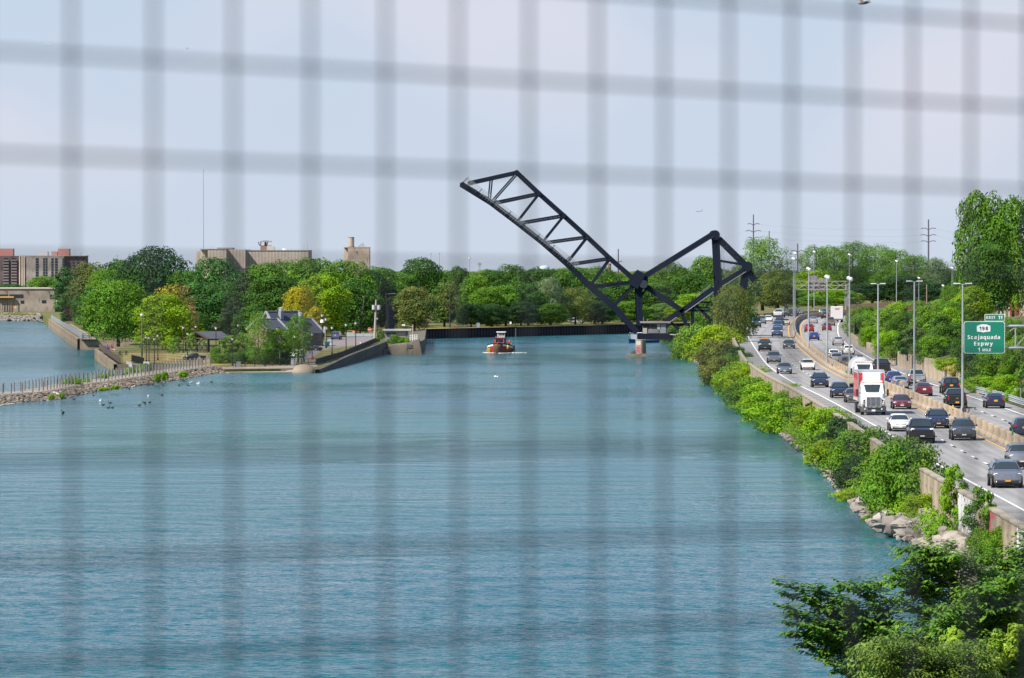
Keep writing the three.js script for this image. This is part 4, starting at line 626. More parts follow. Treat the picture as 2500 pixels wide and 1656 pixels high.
function vehicle(kind, name, label, category, color, pos, turn, o = {}) {
  const c = carParts(kind), t = c.t, g = thing(name, label, category, pos, turn, o.group);
  if (o.scale) g.scale.setScalar(o.scale);
  part('body', c.body, color, g); part('underbody', c.under, trim, g);
  part('windshield', c.wind, carGlass, g); part('rear_window', c.rear, carGlass, g); for (const s of c.sides) part('side_window', s, carGlass, g);
  for (const z of t.axles) for (const s of [-1, 1]) {
    const a = part('wheel_arch', c.arch, trim, g); a.position.set(s * (t.W / 2 - .018), t.r + .03, z);
    const wh = new THREE.Group(); wh.name = 'wheel'; wh.position.set(s * (t.W / 2 - .10), t.r, z); g.add(wh); part('tyre', c.wheel[0], M.rubber, wh); part('rim', c.wheel[1], rimMat, wh);
  }
  const put = (n, geo, m, x, y, z) => { const q = part(n, geo, m, g); q.position.set(x, y, z); return q; };
  part('grille', c.grille, o.grille ?? trim, g); part('air_intake', c.lower, trim, g);
  if (o.jeep) for (let k = -3; k <= 3; k++) { put('grille_bar', prep(box(.055, .19, .04)), chrome, k * .125, lerp(c.front, c.hl, .55), c.F - .01); }
  if (o.badge) put('emblem', prep(mergeGeometries([box(.22, .06, .03), box(.09, .11, .03)])), o.badge === 1 ? std(C(.6, .42, .1), .3, { metalness: .6 }) : chrome, 0, o.away ? (t.bed ? 1.0 : .86) : lerp(c.front, c.hl, .6), o.away ? c.B - .01 : c.F + .005);
  if (o.chrome) put('grille_bar', prep(box(c.w * .95, .035, .05)), chrome, 0, lerp(c.front, c.hl, .7), c.F - .015);
  for (const s of [-1, 1]) {
    put('headlight', c.head, lampWhite, s * c.headAt[0], c.headAt[1], c.headAt[2]); put('taillight', c.tail, lampRed, s * c.tailAt[0], c.tailAt[1], c.tailAt[2]);
    put('mirror', c.mirror, o.darkMirror ? trim : color, s * (t.W / 2 + .09), t.belt + .10, t.p[t.ws[0]][0] - .28);
    if (o.rack) put('roof_rail', prep(bar(V(0, 0, .35), V(0, 0, -1.5), .05, .05)), o.rack === 2 ? chrome : trim, s * t.roof * .82, t.p[6][1] + .03, 0);
    if (!t.bed || o.fog) put('fog_lamp', prep(ball(.06, 0, 0, 0, 8)), lampWhite, s * c.w * .72, c.front - .12, c.F - .1);
  }
  part('bumper', c.bumper, o.bumper ?? (t.bed ? chrome : color), g);
  put('number_plate', c.plate, o.plate === 'w' ? plateWhite : plateGold, 0, c.front - .03, c.F + .015); put('number_plate', c.plate, o.plate === 'w' ? plateWhite : plateGold, 0, t.bed ? .62 : t.belt - .18, c.B - .012);
  if (t.bed) part('tailgate', box(c.w * 1.6, .5, .03, 0, .95, c.B - .002), color, g);
  if (t.bed && !o.cover) part('bed_cover', box(c.w * 1.72, .03, 1.86, 0, 1.208, -1.86), trim, g);
  if (o.beacon) { part('beacon', box(.9, .12, .22, 0, t.p[6][1] + .08, -.1), std(C(.75, .25, .04), .3), g); }
  if (o.sunstrip) part('visor', box(.5, .08, .02, -.3, t.p[5][1] - .10, t.p[5][0] + .14), std(C(.55, .62, .6), .5), g);
  return g;
}
const headingSlope = (z, off) => (roadX(z + 5, off) - roadX(z - 5, off)) / 10;
function drive(kind, name, label, category, color, px, py, away, o = {}) {     // px, py: middle of the tyres nearest the eye, where they meet the road
  const near = on(px, py, ROAD + .015), z = -near.z, off = near.x - edgeX(z), sl = headingSlope(Math.min(z, 1330), clamp(off / spread(z), 0, 16));
  const dir = V(sl, 0, -1).normalize(), t = PROF[kind], reach = away ? -t.axles[1] + t.r * .5 : t.axles[0] + t.r * .5;
  return vehicle(kind, name, label, category, color, near.addScaledVector(dir, reach * (o.scale ?? 1)), away ? Math.atan2(dir.x, dir.z) : Math.atan2(-dir.x, -dir.z), { ...o, away });
}
const navy = paint('navy', [.018, .026, .062]), black = paint('black', [.010, .011, .014]), charcoal = paint('charcoal', [.075, .078, .09]), silver = paint('silver', [.46, .47, .49], .5), white = paint('white', [.80, .80, .78], 0), greyB = paint('greyB', [.20, .21, .24], .4), maroon = paint('maroon', [.17, .018, .028]), red = paint('red', [.30, .012, .022]), blue = paint('blue', [.018, .045, .22]), steel = paint('steel', [.30, .31, .33], .5), taupe = paint('taupe', [.15, .135, .12]), green = paint('green', [.012, .030, .026]), cream = paint('cream', [.58, .53, .42], .1), slateBlue = paint('slateBlue', [.06, .10, .20]);
// toward the camera
drive('suv', 'jeep', 'silver compact off-roader with seven-slot grille, nearest the camera at the right edge', 'car', greyB, 2459, 1191, 0, { jeep: 1, rack: 2, bumper: trim, sunstrip: 1, scale: 1.06 });
drive('suv', 'estate_car', 'grey-blue wagon cut off by the right edge of the photo, behind the silver off-roader', 'car', steel, 2494, 1141, 0, { plate: 'w', chrome: 1 });
drive('pickup', 'pickup_truck', 'black pickup truck facing us in the outer lane with a white plate', 'pickup truck', black, 2251, 1082, 0, { plate: 'w', bumper: black, cover: 0, scale: 1.03 });
drive('suv', 'jeep', 'dark grey off-roader with seven-slot grille beside the median barrier', 'car', charcoal, 2353, 1075, 0, { jeep: 1, rack: 1, bumper: trim, scale: 1.05, plate: 'w' });
drive('sedan', 'sedan', 'white sedan in the outer lane, just ahead of the black pickup', 'car', white, 2198, 1053, 0, { plate: 'w', chrome: 1, scale: 1.02 });
drive('suv', 'crossover', 'dark navy crossover with an oval chrome grille in the inner lane', 'car', navy, 2291, 1046, 0, { badge: 2, rack: 1, chrome: 1, scale: 1.0 });
drive('sedan', 'sedan', 'maroon sedan facing us with its headlights on, beside the white truck', 'car', maroon, 2202, 999, 0, { plate: 'w', badge: 1 });
drive('sedan', 'sedan', 'grey-brown sedan half hidden by the red and white truck', 'car', taupe, 2086, 983, 0, { plate: 'w' });
drive('suv', 'crossover', 'dark blue crossover in the outer lane behind the grey-brown sedan', 'car', navy, 2052, 972, 0, { chrome: 1 });
drive('suv', 'jeep', 'navy off-roader with a chrome slotted grille, alone in the outer lane', 'car', navy, 2003, 946, 0, { jeep: 1, rack: 1 });
drive('sedan', 'sedan', 'grey sedan in the outer lane, partly behind the dark sumac', 'car', greyB, 1916, 913, 0, { plate: 'w' });
drive('sedan', 'sedan', 'white sedan in the inner lane beside the yellow line', 'car', white, 1973, 903.5, 0);
drive('suv', 'minivan', 'silver-grey minivan facing us in the outer lane', 'car', greyB, 1890, 887, 0, { chrome: 1 });
drive('pickup', 'pickup_truck', 'dark green pickup truck with an orange roof beacon', 'pickup truck', green, 1868, 857.5, 0, { beacon: 1, chrome: 1 });
drive('sedan', 'sedan', 'dark grey sedan in the inner lane opposite the beacon pickup', 'car', charcoal, 1927, 851.5, 0, { plate: 'w' });
drive('pickup', 'pickup_truck', 'dark blue-grey pickup truck at the front of the queue near the bend', 'pickup truck', slateBlue, 1898, 822.5, 0, { chrome: 1 });
drive('tallsuv', 'van', 'blue-grey van between two dark vehicles in the inner lane queue', 'van', slateBlue, 1899, 805, 0);
drive('tallsuv', 'large_suv', 'dark large suv behind the queue pickup in the inner lane', 'car', navy, 1904, 795, 0);
drive('sedan', 'sedan', 'cream sedan beside the median near the bend', 'car', cream, 1918, 793.5, 0);
drive('pickup', 'pickup_truck', 'dark navy pickup truck in the outer lane near the bend', 'pickup truck', slateBlue, 1846, 799.5, 0, { chrome: 1, scale: 1.04 });
drive('tallsuv', 'large_suv', 'silver-topped dark truck with a light bar close behind the navy pickup', 'car', steel, 1859, 791, 0, { beacon: 1, bumper: black });
drive('sedan', 'sedan', 'small white sedan at the bend behind the light-bar truck', 'car', white, 1876, 785.5, 0);
drive('pickup', 'pickup_truck', 'white pickup truck coming round the far bend', 'pickup truck', paint('pearl', [.60, .60, .57], .2), 1900, 775.5, 0, { chrome: 1, scale: 1.12 });
drive('tallsuv', 'large_suv', 'dark large suv with white bumper at the far bend behind the lamp poles', 'car', navy, 1934, 773, 0, { bumper: white, scale: 1.04 });
drive('suv', 'crossover', 'grey crossover following the dark suv at the far bend', 'car', steel, 1945, 772, 0, { scale: 1.05 });
// away from the camera
drive('sedan', 'sedan', 'dark navy sedan driving away next to the guardrail', 'car', navy, 2430, 997, 1, { scale: 1.04 });
drive('pickup', 'pickup_truck', 'black pickup truck driving away, seen behind the nearest lamp pole', 'pickup truck', black, 2336, 997, 1, { badge: 1, bumper: black, darkMirror: 1, scale: 1.02 });
drive('tallsuv', 'large_suv', 'black large suv driving away ahead of the black pickup', 'car', black, 2322, 962, 1, { rack: 2 });
drive('suv', 'crossover', 'dark crossover cut off by the right edge in the far carriageway', 'car', navy, 2500, 1069, 1);
drive('sedan', 'sedan', 'maroon sedan driving away beside the second lamp pole', 'car', maroon, 2256, 967, 1, { plate: 'w', chrome: 0 });
drive('pickup', 'pickup_truck', 'silver pickup truck driving away along the slope wall', 'pickup truck', silver, 2240, 942, 1, { plate: 'w', bumper: black });
drive('sedan', 'sedan', 'silver sedan driving away behind the median by the white truck', 'car', silver, 2199, 950, 1);
drive('hatch', 'hatchback', 'bright blue hatchback ahead of the silver sedan', 'car', blue, 2183, 938, 1);
drive('pickup', 'pickup_truck', 'black pickup truck driving away behind the third lamp pole', 'pickup truck', black, 2154, 916, 1, { bumper: black, scale: 1.08 });
drive('tallsuv', 'boxy_suv', 'brown-grey boxy suv beside the median, left of the tank truck', 'car', taupe, 2068, 903.5, 1, { rack: 1 });
drive('suv', 'crossover', 'silver suv with red lights close to the median', 'car', steel, 2042, 890.5, 1, { rack: 1 });
drive('hatch', 'hatchback', 'white hatchback half hidden behind the silver suv', 'car', white, 2036, 878, 1, { rack: 1 });
drive('hatch', 'hatchback', 'white hatchback driving away in the outer lane behind a lamp pole', 'car', white, 2072, 866.5, 1);
drive('sedan', 'sedan', 'silver sedan driving away near the white edge line of the far bend', 'car', silver, 2047, 843.5, 1);
drive('sedan', 'sedan', 'blue sedan driving away below the red car', 'car', blue, 1988, 831, 1);
drive('suv', 'crossover', 'bright red crossover behind the thin lamp pole in the inner lane', 'car', red, 1976, 811.5, 1);
drive('suv', 'crossover', 'dark red crossover in the outer lane below the white box truck', 'car', maroon, 2019, 808, 1);
drive('sedan', 'sedan', 'silver car driving away along the inner curve', 'car', silver, 1986, 790, 1);
drive('pickup', 'pickup_truck', 'dark flatbed pickup with a red side, behind the box truck', 'pickup truck', taupe, 2027, 796, 1);
drive('suv', 'crossover', 'maroon crossover right behind the white box truck', 'car', paint('plum', [.16, .07, .09]), 2036, 785, 1, { scale: 1.05 });
drive('suv', 'crossover', 'dark suv with red lights left of the box truck', 'car', black, 2015, 778.5, 1, { scale: 1.05 });
drive('suv', 'crossover', 'blue-black suv disappearing round the far bend', 'car', navy, 2009, 771, 1, { scale: 1.05 });
// lorries
function wheelAt(g, x, z, r = .5, w = .3) { const q = new THREE.Group(); q.name = 'wheel'; q.position.set(x, r, z); g.add(q); part('tyre', new THREE.CylinderGeometry(r, r, w, 20).rotateZ(Math.PI / 2), M.rubber, q); part('rim', new THREE.CylinderGeometry(r * .58, r * .58, w + .02, 12).rotateZ(Math.PI / 2), rimMat, q); }
function cabWithHood(g, m, z0) {                                               // conventional lorry cab; z0 = front bumper
  const sec = (z, w0, y0, w1, y1, rnd) => { const o = []; const P = [[-w0, y0], [-w0, lerp(y0, y1, .7)], [-w1, y1 - rnd * .3], [-w1 * .8, y1], [0, y1 + .03], [w1 * .8, y1], [w1, y1 - rnd * .3], [w0, lerp(y0, y1, .7)], [w0, y0]]; for (const [x, y] of P) o.push(V(x, y, z0 + z)); return o; };
  const hood = quads([sec(-.12, 1.0, .75, .72, 1.62, .3), sec(-.2, 1.06, .7, .78, 1.72, .3), sec(-.9, 1.12, .7, .92, 1.92, .3), sec(-1.7, 1.14, .7, 1.02, 2.06, .3)]);
  part('hood', toCreasedNormals(hood, .7), m, g); part('nose', box(1.5, .9, .1, 0, 1.15, z0 - .13), m, g);
  const cabin = quads([sec(-1.55, 1.1, .8, 1.04, 2.0, .1), sec(-1.72, 1.14, .8, 1.06, 2.06, .1), sec(-2.25, 1.16, .8, .98, 2.86, .2), sec(-2.45, 1.16, .8, .98, 3.0, .2), sec(-3.6, 1.16, .8, 1.0, 3.06, .2), sec(-3.62, 1.0, .9, .9, 2.9, .2)]);
  part('cab', toCreasedNormals(cabin, .6), m, g);
  for (const s of [-1, 1]) part('windshield', quads([[V(s * .03, 2.10, z0 - 1.70), V(s * .5, 2.10, z0 - 1.72), V(s * .98, 2.10, z0 - 1.80)], [V(s * .03, 2.80, z0 - 2.14), V(s * .5, 2.80, z0 - 2.15), V(s * .9, 2.78, z0 - 2.22)]]), carGlass, g);
  part('windshield_divider', bar(V(0, 2.08, z0 - 1.68), V(0, 2.82, z0 - 2.14), .045, .03), trim, g);
  part('roof_cap', box(1.9, .16, 1.2, 0, 3.08, z0 - 2.95), m, g);
  for (const x of [-.8, -.22, 0, .22, .8]) part('marker_lamp', box(.08, .06, .05, x, 2.98, z0 - 2.36), lampAmber, g);
  for (const s of [-1, 1]) { part('side_window', quads([[V(s * 1.175, 1.95, z0 - 1.95), V(s * 1.12, 2.6, z0 - 2.25)], [V(s * 1.175, 1.95, z0 - 2.9), V(s * 1.10, 2.6, z0 - 2.9)]]), carGlass, g);
    const mi = new THREE.Group(); mi.name = 'mirror'; g.add(mi); part('housing', box(.2, .62, .14, s * 1.42, 2.06, z0 - 1.75), trim, mi); part('bracket', tube([V(s * 1.14, 1.75, z0 - 1.8), V(s * 1.3, 1.68, z0 - 1.76), V(s * 1.42, 1.78, z0 - 1.75)], .03, 8, 5), trim, mi);
    part('headlight', new THREE.SphereGeometry(1, 10, 8).scale(.17, .20, .12).translate(s * .93, 1.0, z0 - .16), std(C(.28, .29, .30), .2), g); part('turn_lamp', ball(.09, s * .95, 1.24, z0 - .17, 8), std(C(.9, .5, .02), .3), g); part('fog_lamp', ball(.07, s * .78, .56, z0 + .01, 8), lampWhite, g); }
  const gr = new THREE.Group(); gr.name = 'grille'; g.add(gr); part('backing', box(1.22, .86, .06, 0, 1.26, z0 - .08), std(C(.07, .08, .10), .4), gr); for (let k = 0; k < 7; k++) part('slat', box(1.16, .035, .05, 0, .92 + k * .115, z0 - .045), chrome, gr); for (const x of [-.62, -.24, .24, .62]) part('upright', box(.05, .88, .06, x, 1.26, z0 - .04), chrome, gr);
  part('bumper', toCreasedNormals(quads([[V(-1.2, .34, z0 - .5), V(-1.18, .34, z0 - .12), V(-.9, .32, z0), V(0, .32, z0 + .06), V(.9, .32, z0), V(1.18, .34, z0 - .12), V(1.2, .34, z0 - .5)], [V(-1.2, .84, z0 - .5), V(-1.18, .84, z0 - .14), V(-.9, .78, z0 - .02), V(0, .74, z0 + .04), V(.9, .78, z0 - .02), V(1.18, .84, z0 - .14), V(1.2, .84, z0 - .5)]]), .5), std(C(.075, .078, .085), .6), g);
  part('air_intake', box(1.1, .16, .05, 0, .66, z0 + .04), trim, g); part('number_plate', box(.34, .17, .03, 0, .45, z0 + .075), plateWhite, g);
  part('chassis', box(.9, .35, 9.2, 0, .75, z0 - 5.2), trim, g); for (const s of [-1, 1]) wheelAt(g, s * .98, z0 - 1.15);
}
{
  const near = on(2133, 1014.5, ROAD), z = -near.z, sl = headingSlope(z, 2), g = thing('box_truck', 'white cab box truck with red side panels, tallest vehicle on the road', 'truck', near.clone().add(V(sl * 1.2, 0, -1.3)), Math.atan2(-sl, 1));
  g.position.y = ROAD + .01; g.scale.setScalar(1.03); cabWithHood(g, white, 1.3);
  const z0 = -2.55, L = 7.4, boxM = std(C(.66, .66, .66), .5), redM = std(C(.62, .035, .05), .45);
  part('cargo_box', box(2.5, 2.75, L, 0, 2.58, z0 - L / 2), boxM, g); part('roof', box(2.54, .06, L + .04, 0, 3.985, z0 - L / 2), std(C(.36, .37, .40), .5), g);
  part('front_panel', toCreasedNormals(box(1.64, 1.3, .12, .02, 3.22, z0 + .05), .5), M.white, g); part('front_stripe', box(.34, 1.5, .03, -.99, 3.10, z0 + .015), redM, g); part('front_stripe', box(.2, 1.5, .03, 1.06, 3.10, z0 + .015), redM, g);
  for (const s of [-1, 1]) part('corner_post', box(.10, 2.75, .10, s * 1.23, 2.58, z0 + .01), std(C(.5, .5, .52), .4, { metalness: .5 }), g);
  const cv = document.createElement('canvas'); cv.width = 512; cv.height = 192; const cx = cv.getContext('2d'); cx.fillStyle = '#c9343a'; cx.fillRect(0, 0, 512, 192); cx.strokeStyle = '#e9c9c4'; cx.lineWidth = 9; const r = rng(61); for (let k = 0; k < 15; k++) { const x = 40 + k * 29; cx.beginPath(); cx.moveTo(x, 40 + r() * 20); cx.lineTo(x + (r() - .5) * 10, 110 + r() * 40); if (r() > .4) cx.lineTo(x + 18, 110 + r() * 30); cx.stroke(); }
  const t = new THREE.CanvasTexture(cv); t.colorSpace = THREE.SRGBColorSpace; const sideM = std(C(1, 1, 1), .5, { map: t });
  for (const s of [-1, 1]) { const q = part('side_panel', new THREE.PlaneGeometry(L - 1.0, 2.3), sideM, g); q.rotation.y = s * Math.PI / 2; q.position.set(s * 1.262, 2.66, z0 - L / 2 - .2); }
  for (const s of [-1, 1]) { wheelAt(g, s * .95, z0 - 4.9, .5, .55); part('mud_flap', box(.6, .6, .03, s * .95, .55, z0 - 5.6), trim, g); part('fuel_tank', new THREE.CylinderGeometry(.3, .3, 1.1, 14).rotateX(Math.PI / 2).translate(s * .95, .75, z0 + .1), chrome, g); }
}
{
  const near = on(2112, 951, ROAD), z = -near.z, sl = headingSlope(z, 3), g = thing('tank_truck', 'white tank truck partly hidden behind the red and white box truck', 'truck', near.clone().add(V(0, 0, -1.3)), Math.atan2(-sl, 1));
  cabWithHood(g, white, 1.3);
  part('tank', toCreasedNormals(new THREE.LatheGeometry([[0, 0], [.7, .05], [1.15, .5], [1.22, 1.2], [1.22, 5.2], [1.1, 6.3], [.6, 6.9], [0, 7]].map(([x, y]) => new THREE.Vector2(x, y)), 24).rotateX(-Math.PI / 2).translate(-.15, 2.4, -2.7), .6), std(C(.66, .66, .66), .35), g);
  part('hatch', cyl(.3, .3, .15, -.15, 3.6, -5, 12), trim, g); for (const s of [-1, 1]) { wheelAt(g, s * .95, -7.4, .5, .55); part('fender', box(.5, .1, 1.5, s * 1.05, 1.15, -7.4), M.galvDull, g); part('locker', box(.6, .6, 1.6, s * 1.35, .9, -3.2), std(C(.45, .40, .3), .6), g); }
}
{
  const near = on(2041, 787.5, ROAD), g = thing('moving_truck', 'white box truck driving away round the far bend', 'truck', near.clone().add(V(.5, 0, -3.6)), Math.atan2(.09, -1));
  const s = 1.1; g.scale.setScalar(s);
  part('cargo_box', box(2.45, 2.55, 5.6, 0, 1.95, 0), M.white, g); part('rear_door', box(2.1, 2.2, .05, 0, 1.92, -2.82), std(C(.58, .57, .55), .5), g); part('door_frame', [box(2.45, .14, .08, 0, 3.15, -2.83), box(.14, 2.4, .08, -1.15, 1.95, -2.83), box(.14, 2.4, .08, 1.15, 1.95, -2.83)], M.white, g);
  part('door_decal', box(.9, .3, .02, -.1, 2.75, -2.86), std(C(.5, .16, .15), .5), g); part('bumper', box(2.3, .2, .2, 0, .55, -2.9), trim, g); part('cab', box(2.0, 1.7, 1.6, 0, 1.35, 3.5), M.white, g); for (const x of [-1, 1]) { wheelAt(g, x * .95, -1.6, .42, .4); wheelAt(g, x * .95, 3.4, .42, .3); part('taillight', box(.1, .2, .05, x * 1.1, .62, -2.98), lampRed, g); }
}
// ---------------------------------------------------------------- park, sea walls, buildings on the left
const xz = (p) => [p.x, p.z];
{
  const pk = (x, y) => xz(park(x, y)), hS = (d) => (x, z) => parkH(x, z) + d;
  struct('parking_lot', sheet([pk(742, 884), pk(772, 885), pk(838, 864), pk(925, 831), pk(925, 824), pk(900, 823), pk(800, 824), pk(796, 838), pk(742, 852), pk(690, 862), pk(690, 879)], hS(.02)), std(C(.36, .30, .28), .9, { map: tAsphalt }));
  struct('pavement', [sheet([pk(520, 903), pk(775, 896), pk(774, 891), pk(520, 897)], hS(.03)), sheet([pk(770, 850), pk(815, 849), pk(812, 846), pk(770, 847)], hS(.05)), sheet([pk(497, 884), pk(536, 880), pk(530, 876), pk(493, 880)], hS(.02))], M.paleSlab);
  struct('riverside_path', sheet([pk(158, 792), pk(168, 792), pk(232, 829), pk(198, 829)], hS(.02)), std(C(.34, .31, .29), .9, { map: tAsphalt }));
  struct('path_edge', sheet([pk(168, 791.5), pk(173, 791.5), pk(238, 829), pk(232, 829)], hS(.03)), std(C(.62, .52, .33), .95, { map: tSoil }));
  struct('lawn', [sheet([pk(300, 884), pk(520, 893), pk(680, 893), pk(690, 880), pk(540, 862), pk(300, 862)], hS(.012)), sheet([pk(690, 886), pk(770, 891), pk(772, 886), pk(742, 884.5)], hS(.014))], M.lawn);
  struct('dirt_lot', sheet([w0(1385, 801), w0(1450, 799), w0(1452, 793), w0(1390, 793)].map(([x, z]) => [x, z - 16]), () => 2.05), M.gravel);
  struct('grass_verge', sheet([[WH0[0] - 2, WH0[1] - 1], [WH1[0], WH1[1] - 1], [WH1[0], WH1[1] - 10], [WH0[0] - 4, WH0[1] - 11]], () => 2.06), std(C(.58, .50, .22), .95, { map: tGrass }));
}
function wallRun(name, label, pts, y0, top, mat, len, thick, n = 'wall_panel', cat = 'sea wall') {   // a wall of butted panels along a line of [x, z]
  const w = thing(name, label, cat), r = rng(pts.length * 77 + 5), mats = mat.isMaterial ? [mat] : mat;
  for (let k = 0; k + 1 < pts.length; k++) {
    const a = V(pts[k][0], 0, pts[k][1]), b = V(pts[k + 1][0], 0, pts[k + 1][1]), L = a.distanceTo(b), m = Math.max(1, Math.round(L / len)), nn = V(-(b.z - a.z), 0, b.x - a.x).normalize().multiplyScalar(thick);
    for (let i = 0; i < m; i++) {
      const p = a.clone().lerp(b, i / m), q = a.clone().lerp(b, (i + .994) / m), jog = (r() - .5) * .05, f = (s, t) => { const h = top(s.x, s.z); return [V(s.x, y0, s.z), V(s.x, h, s.z), V(s.x - nn.x, h, s.z - nn.z), V(s.x - nn.x, y0, s.z - nn.z)].map((v) => v.add(nn.clone().multiplyScalar(jog / thick))); };
      part(n, quads([f(p), f(q)]), mats[Math.floor(r() * mats.length)], w);
    }
  }
  return w;
}
const seaMats = [0, 1, 2].map((k) => std(C(.50 - .06 * k, .41 - .05 * k, .30 - .035 * k), .93, { map: tStain }));
const darkSea = [0, 1].map((k) => std(C(.20 - .03 * k, .175 - .03 * k, .15 - .02 * k), .95, { map: tStain }));
wallRun('sea_wall', 'beige sea wall along the riverside path, the farther of two at the left', [[CB[0] + 13, CB[1] + .06], [CB[0], CB[1] + .06], [CA[0], CA[1]]].map(([x, z]) => [x - .1, z]), -1, (x, z) => 2.1, seaMats, 7, .5);
wallRun('sea_wall', 'beige sea wall with a stained face, nearer of two at the left', [[-56, -834], [CD[0] - .1, CD[1] + .1], [CC[0] - .1, CC[1] + .1], [CC[0] + .4, CC[1] - 3]], -1, (x, z) => parkH(x, z) + .75, seaMats, 6, .5);
wallRun('sea_wall', 'dark weathered sea wall slanting from the fenced lot to the abutment', [[CG[0] + .1, CG[1] + .1], [CF[0] + .15, CF[1] + .1]], -1, (x, z) => parkH(x, z) + .12 + .35 * smooth(-830, -900, z), darkSea, 6, .6);
wallRun('landing_edge', 'low worn concrete landing at the water in front of the park railing', [[CF[0] - 2, CF[1] - 8.8], [CE[0] - 9, CE[1] - 5.8]], -1, () => .45, seaMats, 8, .5, 'slab_edge', 'landing');
struct('landing', [sheet([[CF[0] - 2, CF[1] - 9], [CE[0] - 8, CE[1] - 6], [CE[0] - 8, CE[1] - 18], [CF[0], CF[1] - 16]], (x, z) => parkH(x, z) + .016), slab([[CF[0] - 1.5, CF[1] - 8.6], [CE[0], CE[1] - 5.4], [CE[0] + 1, CE[1] - 1], [CF[0] - 3.5, CF[1] - 1.5]], () => .14, 1.2)], M.paleSlab);
{
  const b = thing('concrete_block', 'rounded worn concrete block at the corner of the landing', 'concrete block', V(...on(741, 911, 0).toArray()));
  const g = new THREE.SphereGeometry(1, 14, 10); const p = g.attributes.position; for (let i = 0; i < p.count; i++) { const n = 1 + .16 * (noiseA(p.getX(i) * 2 + 5, p.getY(i) * 2 + p.getZ(i) * 2 + 5) - .5); p.setXYZ(i, p.getX(i) * 1.9 * n, Math.max(-.5, p.getY(i) * 1.35 * n), p.getZ(i) * 1.6 * n - 1.2); } g.computeVertexNormals();
  part('block', g, std(C(.46, .40, .33), .95, { map: tStain }), b);
  const c = copy(b, 'concrete_block', on(733, 910, 0), .6, 'broken low slab of concrete lying left of the rounded block'); c.scale.set(1.2, .35, .8);
}
// fences and railings
function fenceRun(name, label, pts, h, o = {}) {                               // posts, rails and an infill along points (Vector3 on the ground)
  const f = thing(name, label, o.cat ?? 'fence'), m = o.mat ?? M.blackIron;
  for (let k = 0; k + 1 < pts.length; k++) {
    const a = pts[k], b = pts[k + 1], L = a.distanceTo(b), n = Math.max(1, Math.round(L / (o.gap ?? 2)));
    for (let i = 0; i < n + (k === pts.length - 2 ? 1 : 0); i++) { const p = a.clone().lerp(b, i / n); part('post', box(o.post ?? .09, h, o.post ?? .09, p.x, p.y + h / 2, p.z), m, f); }
    for (const y of o.rails ?? [.92, .12]) part('rail', bar(a.clone().add(V(0, h * y, 0)), b.clone().add(V(0, h * y, 0)), .05, o.railH ?? .06), m, f);
    if (o.pickets) { const gs = [], c = Math.round(L / o.pickets); for (let i = 0; i < c; i++) { const p = a.clone().lerp(b, (i + .5) / c); gs.push(box(o.pw ?? .035, h * .8, .03, p.x, p.y + h * .52, p.z)); } const q = part('pickets', gs, m, f); q.userData.kind = 'stuff'; }
    if (o.panel) for (let i = 0; i < n; i++) { const p = a.clone().lerp(b, (i + .03) / n), q = a.clone().lerp(b, (i + .97) / n); part('panel', bar(p.add(V(0, h * .5, 0)), q.add(V(0, h * .5, 0)), .04, h * .92), o.panel, f); }
  }
  return f;
}
const pkv = (x, y, d = 0) => park(x, y).add(V(0, d, 0));
fenceRun('railing', 'black picket railing along the landing in front of the park', [pkv(575, 897), pkv(645, 896), pkv(648, 895.5), pkv(771, 892)], 1.15, { gap: 1.55, pickets: .28 });
fenceRun('screen_fence', 'black fabric-covered fence climbing along the dark sea wall', [pkv(771, 891), pkv(833, 873), pkv(836, 872), pkv(926, 834)], 1.0, { gap: 2.6, panel: std(C(.016, .016, .02), .8) });
fenceRun('screen_fence', 'brown panel fence on top of the nearer left sea wall', [V(CC[0] + .2, 2.0, CC[1]), V(CD[0] + .1, 1.25, CD[1] - 4)], .95, { gap: 2.2, panel: std(C(.11, .075, .06), .85), mat: std(C(.10, .07, .055), .8) });
fenceRun('screen_fence', 'pale grey panel fence at the near end of the left sea wall', [pkv(308, 899), pkv(322, 904)], 1.2, { gap: 1.2, panel: std(C(.50, .51, .50), .6), mat: M.galvDull });
fenceRun('screen_fence', 'black slatted fence on the lawn behind the white board', [pkv(321, 884), pkv(334, 887), pkv(351, 892)], 1.2, { gap: 1, pickets: .16, pw: .1 });
fenceRun('railing', 'low grey rail in front of the white board', [pkv(322, 903), pkv(356, 904)], .9, { gap: 1.2, mat: M.galvDull });
fenceRun('chainlink_fence', 'grey mesh fence along the top of the farther left sea wall', [V(CA[0] + .3, 2.05, CA[1] + 2), V(CB[0] + .3, 2.05, CB[1] - 1)], 1.15, { gap: 8, pickets: .5, mat: M.galv, pw: .08 });
fenceRun('railing', 'thin black railing on the end face of the farther left sea wall', [V(CB[0] + .5, 2.1, CB[1] - .2), V(CB[0] + 13, 2.1, CB[1] - .2)], 1.1, { gap: 1.6, rails: [.95, .5] });
fenceRun('railing', 'thin black railing beside the riverside path', [on(200, 832, 2), on(306, 832, 2)], 1.1, { gap: 1.5, rails: [.95, .5] });
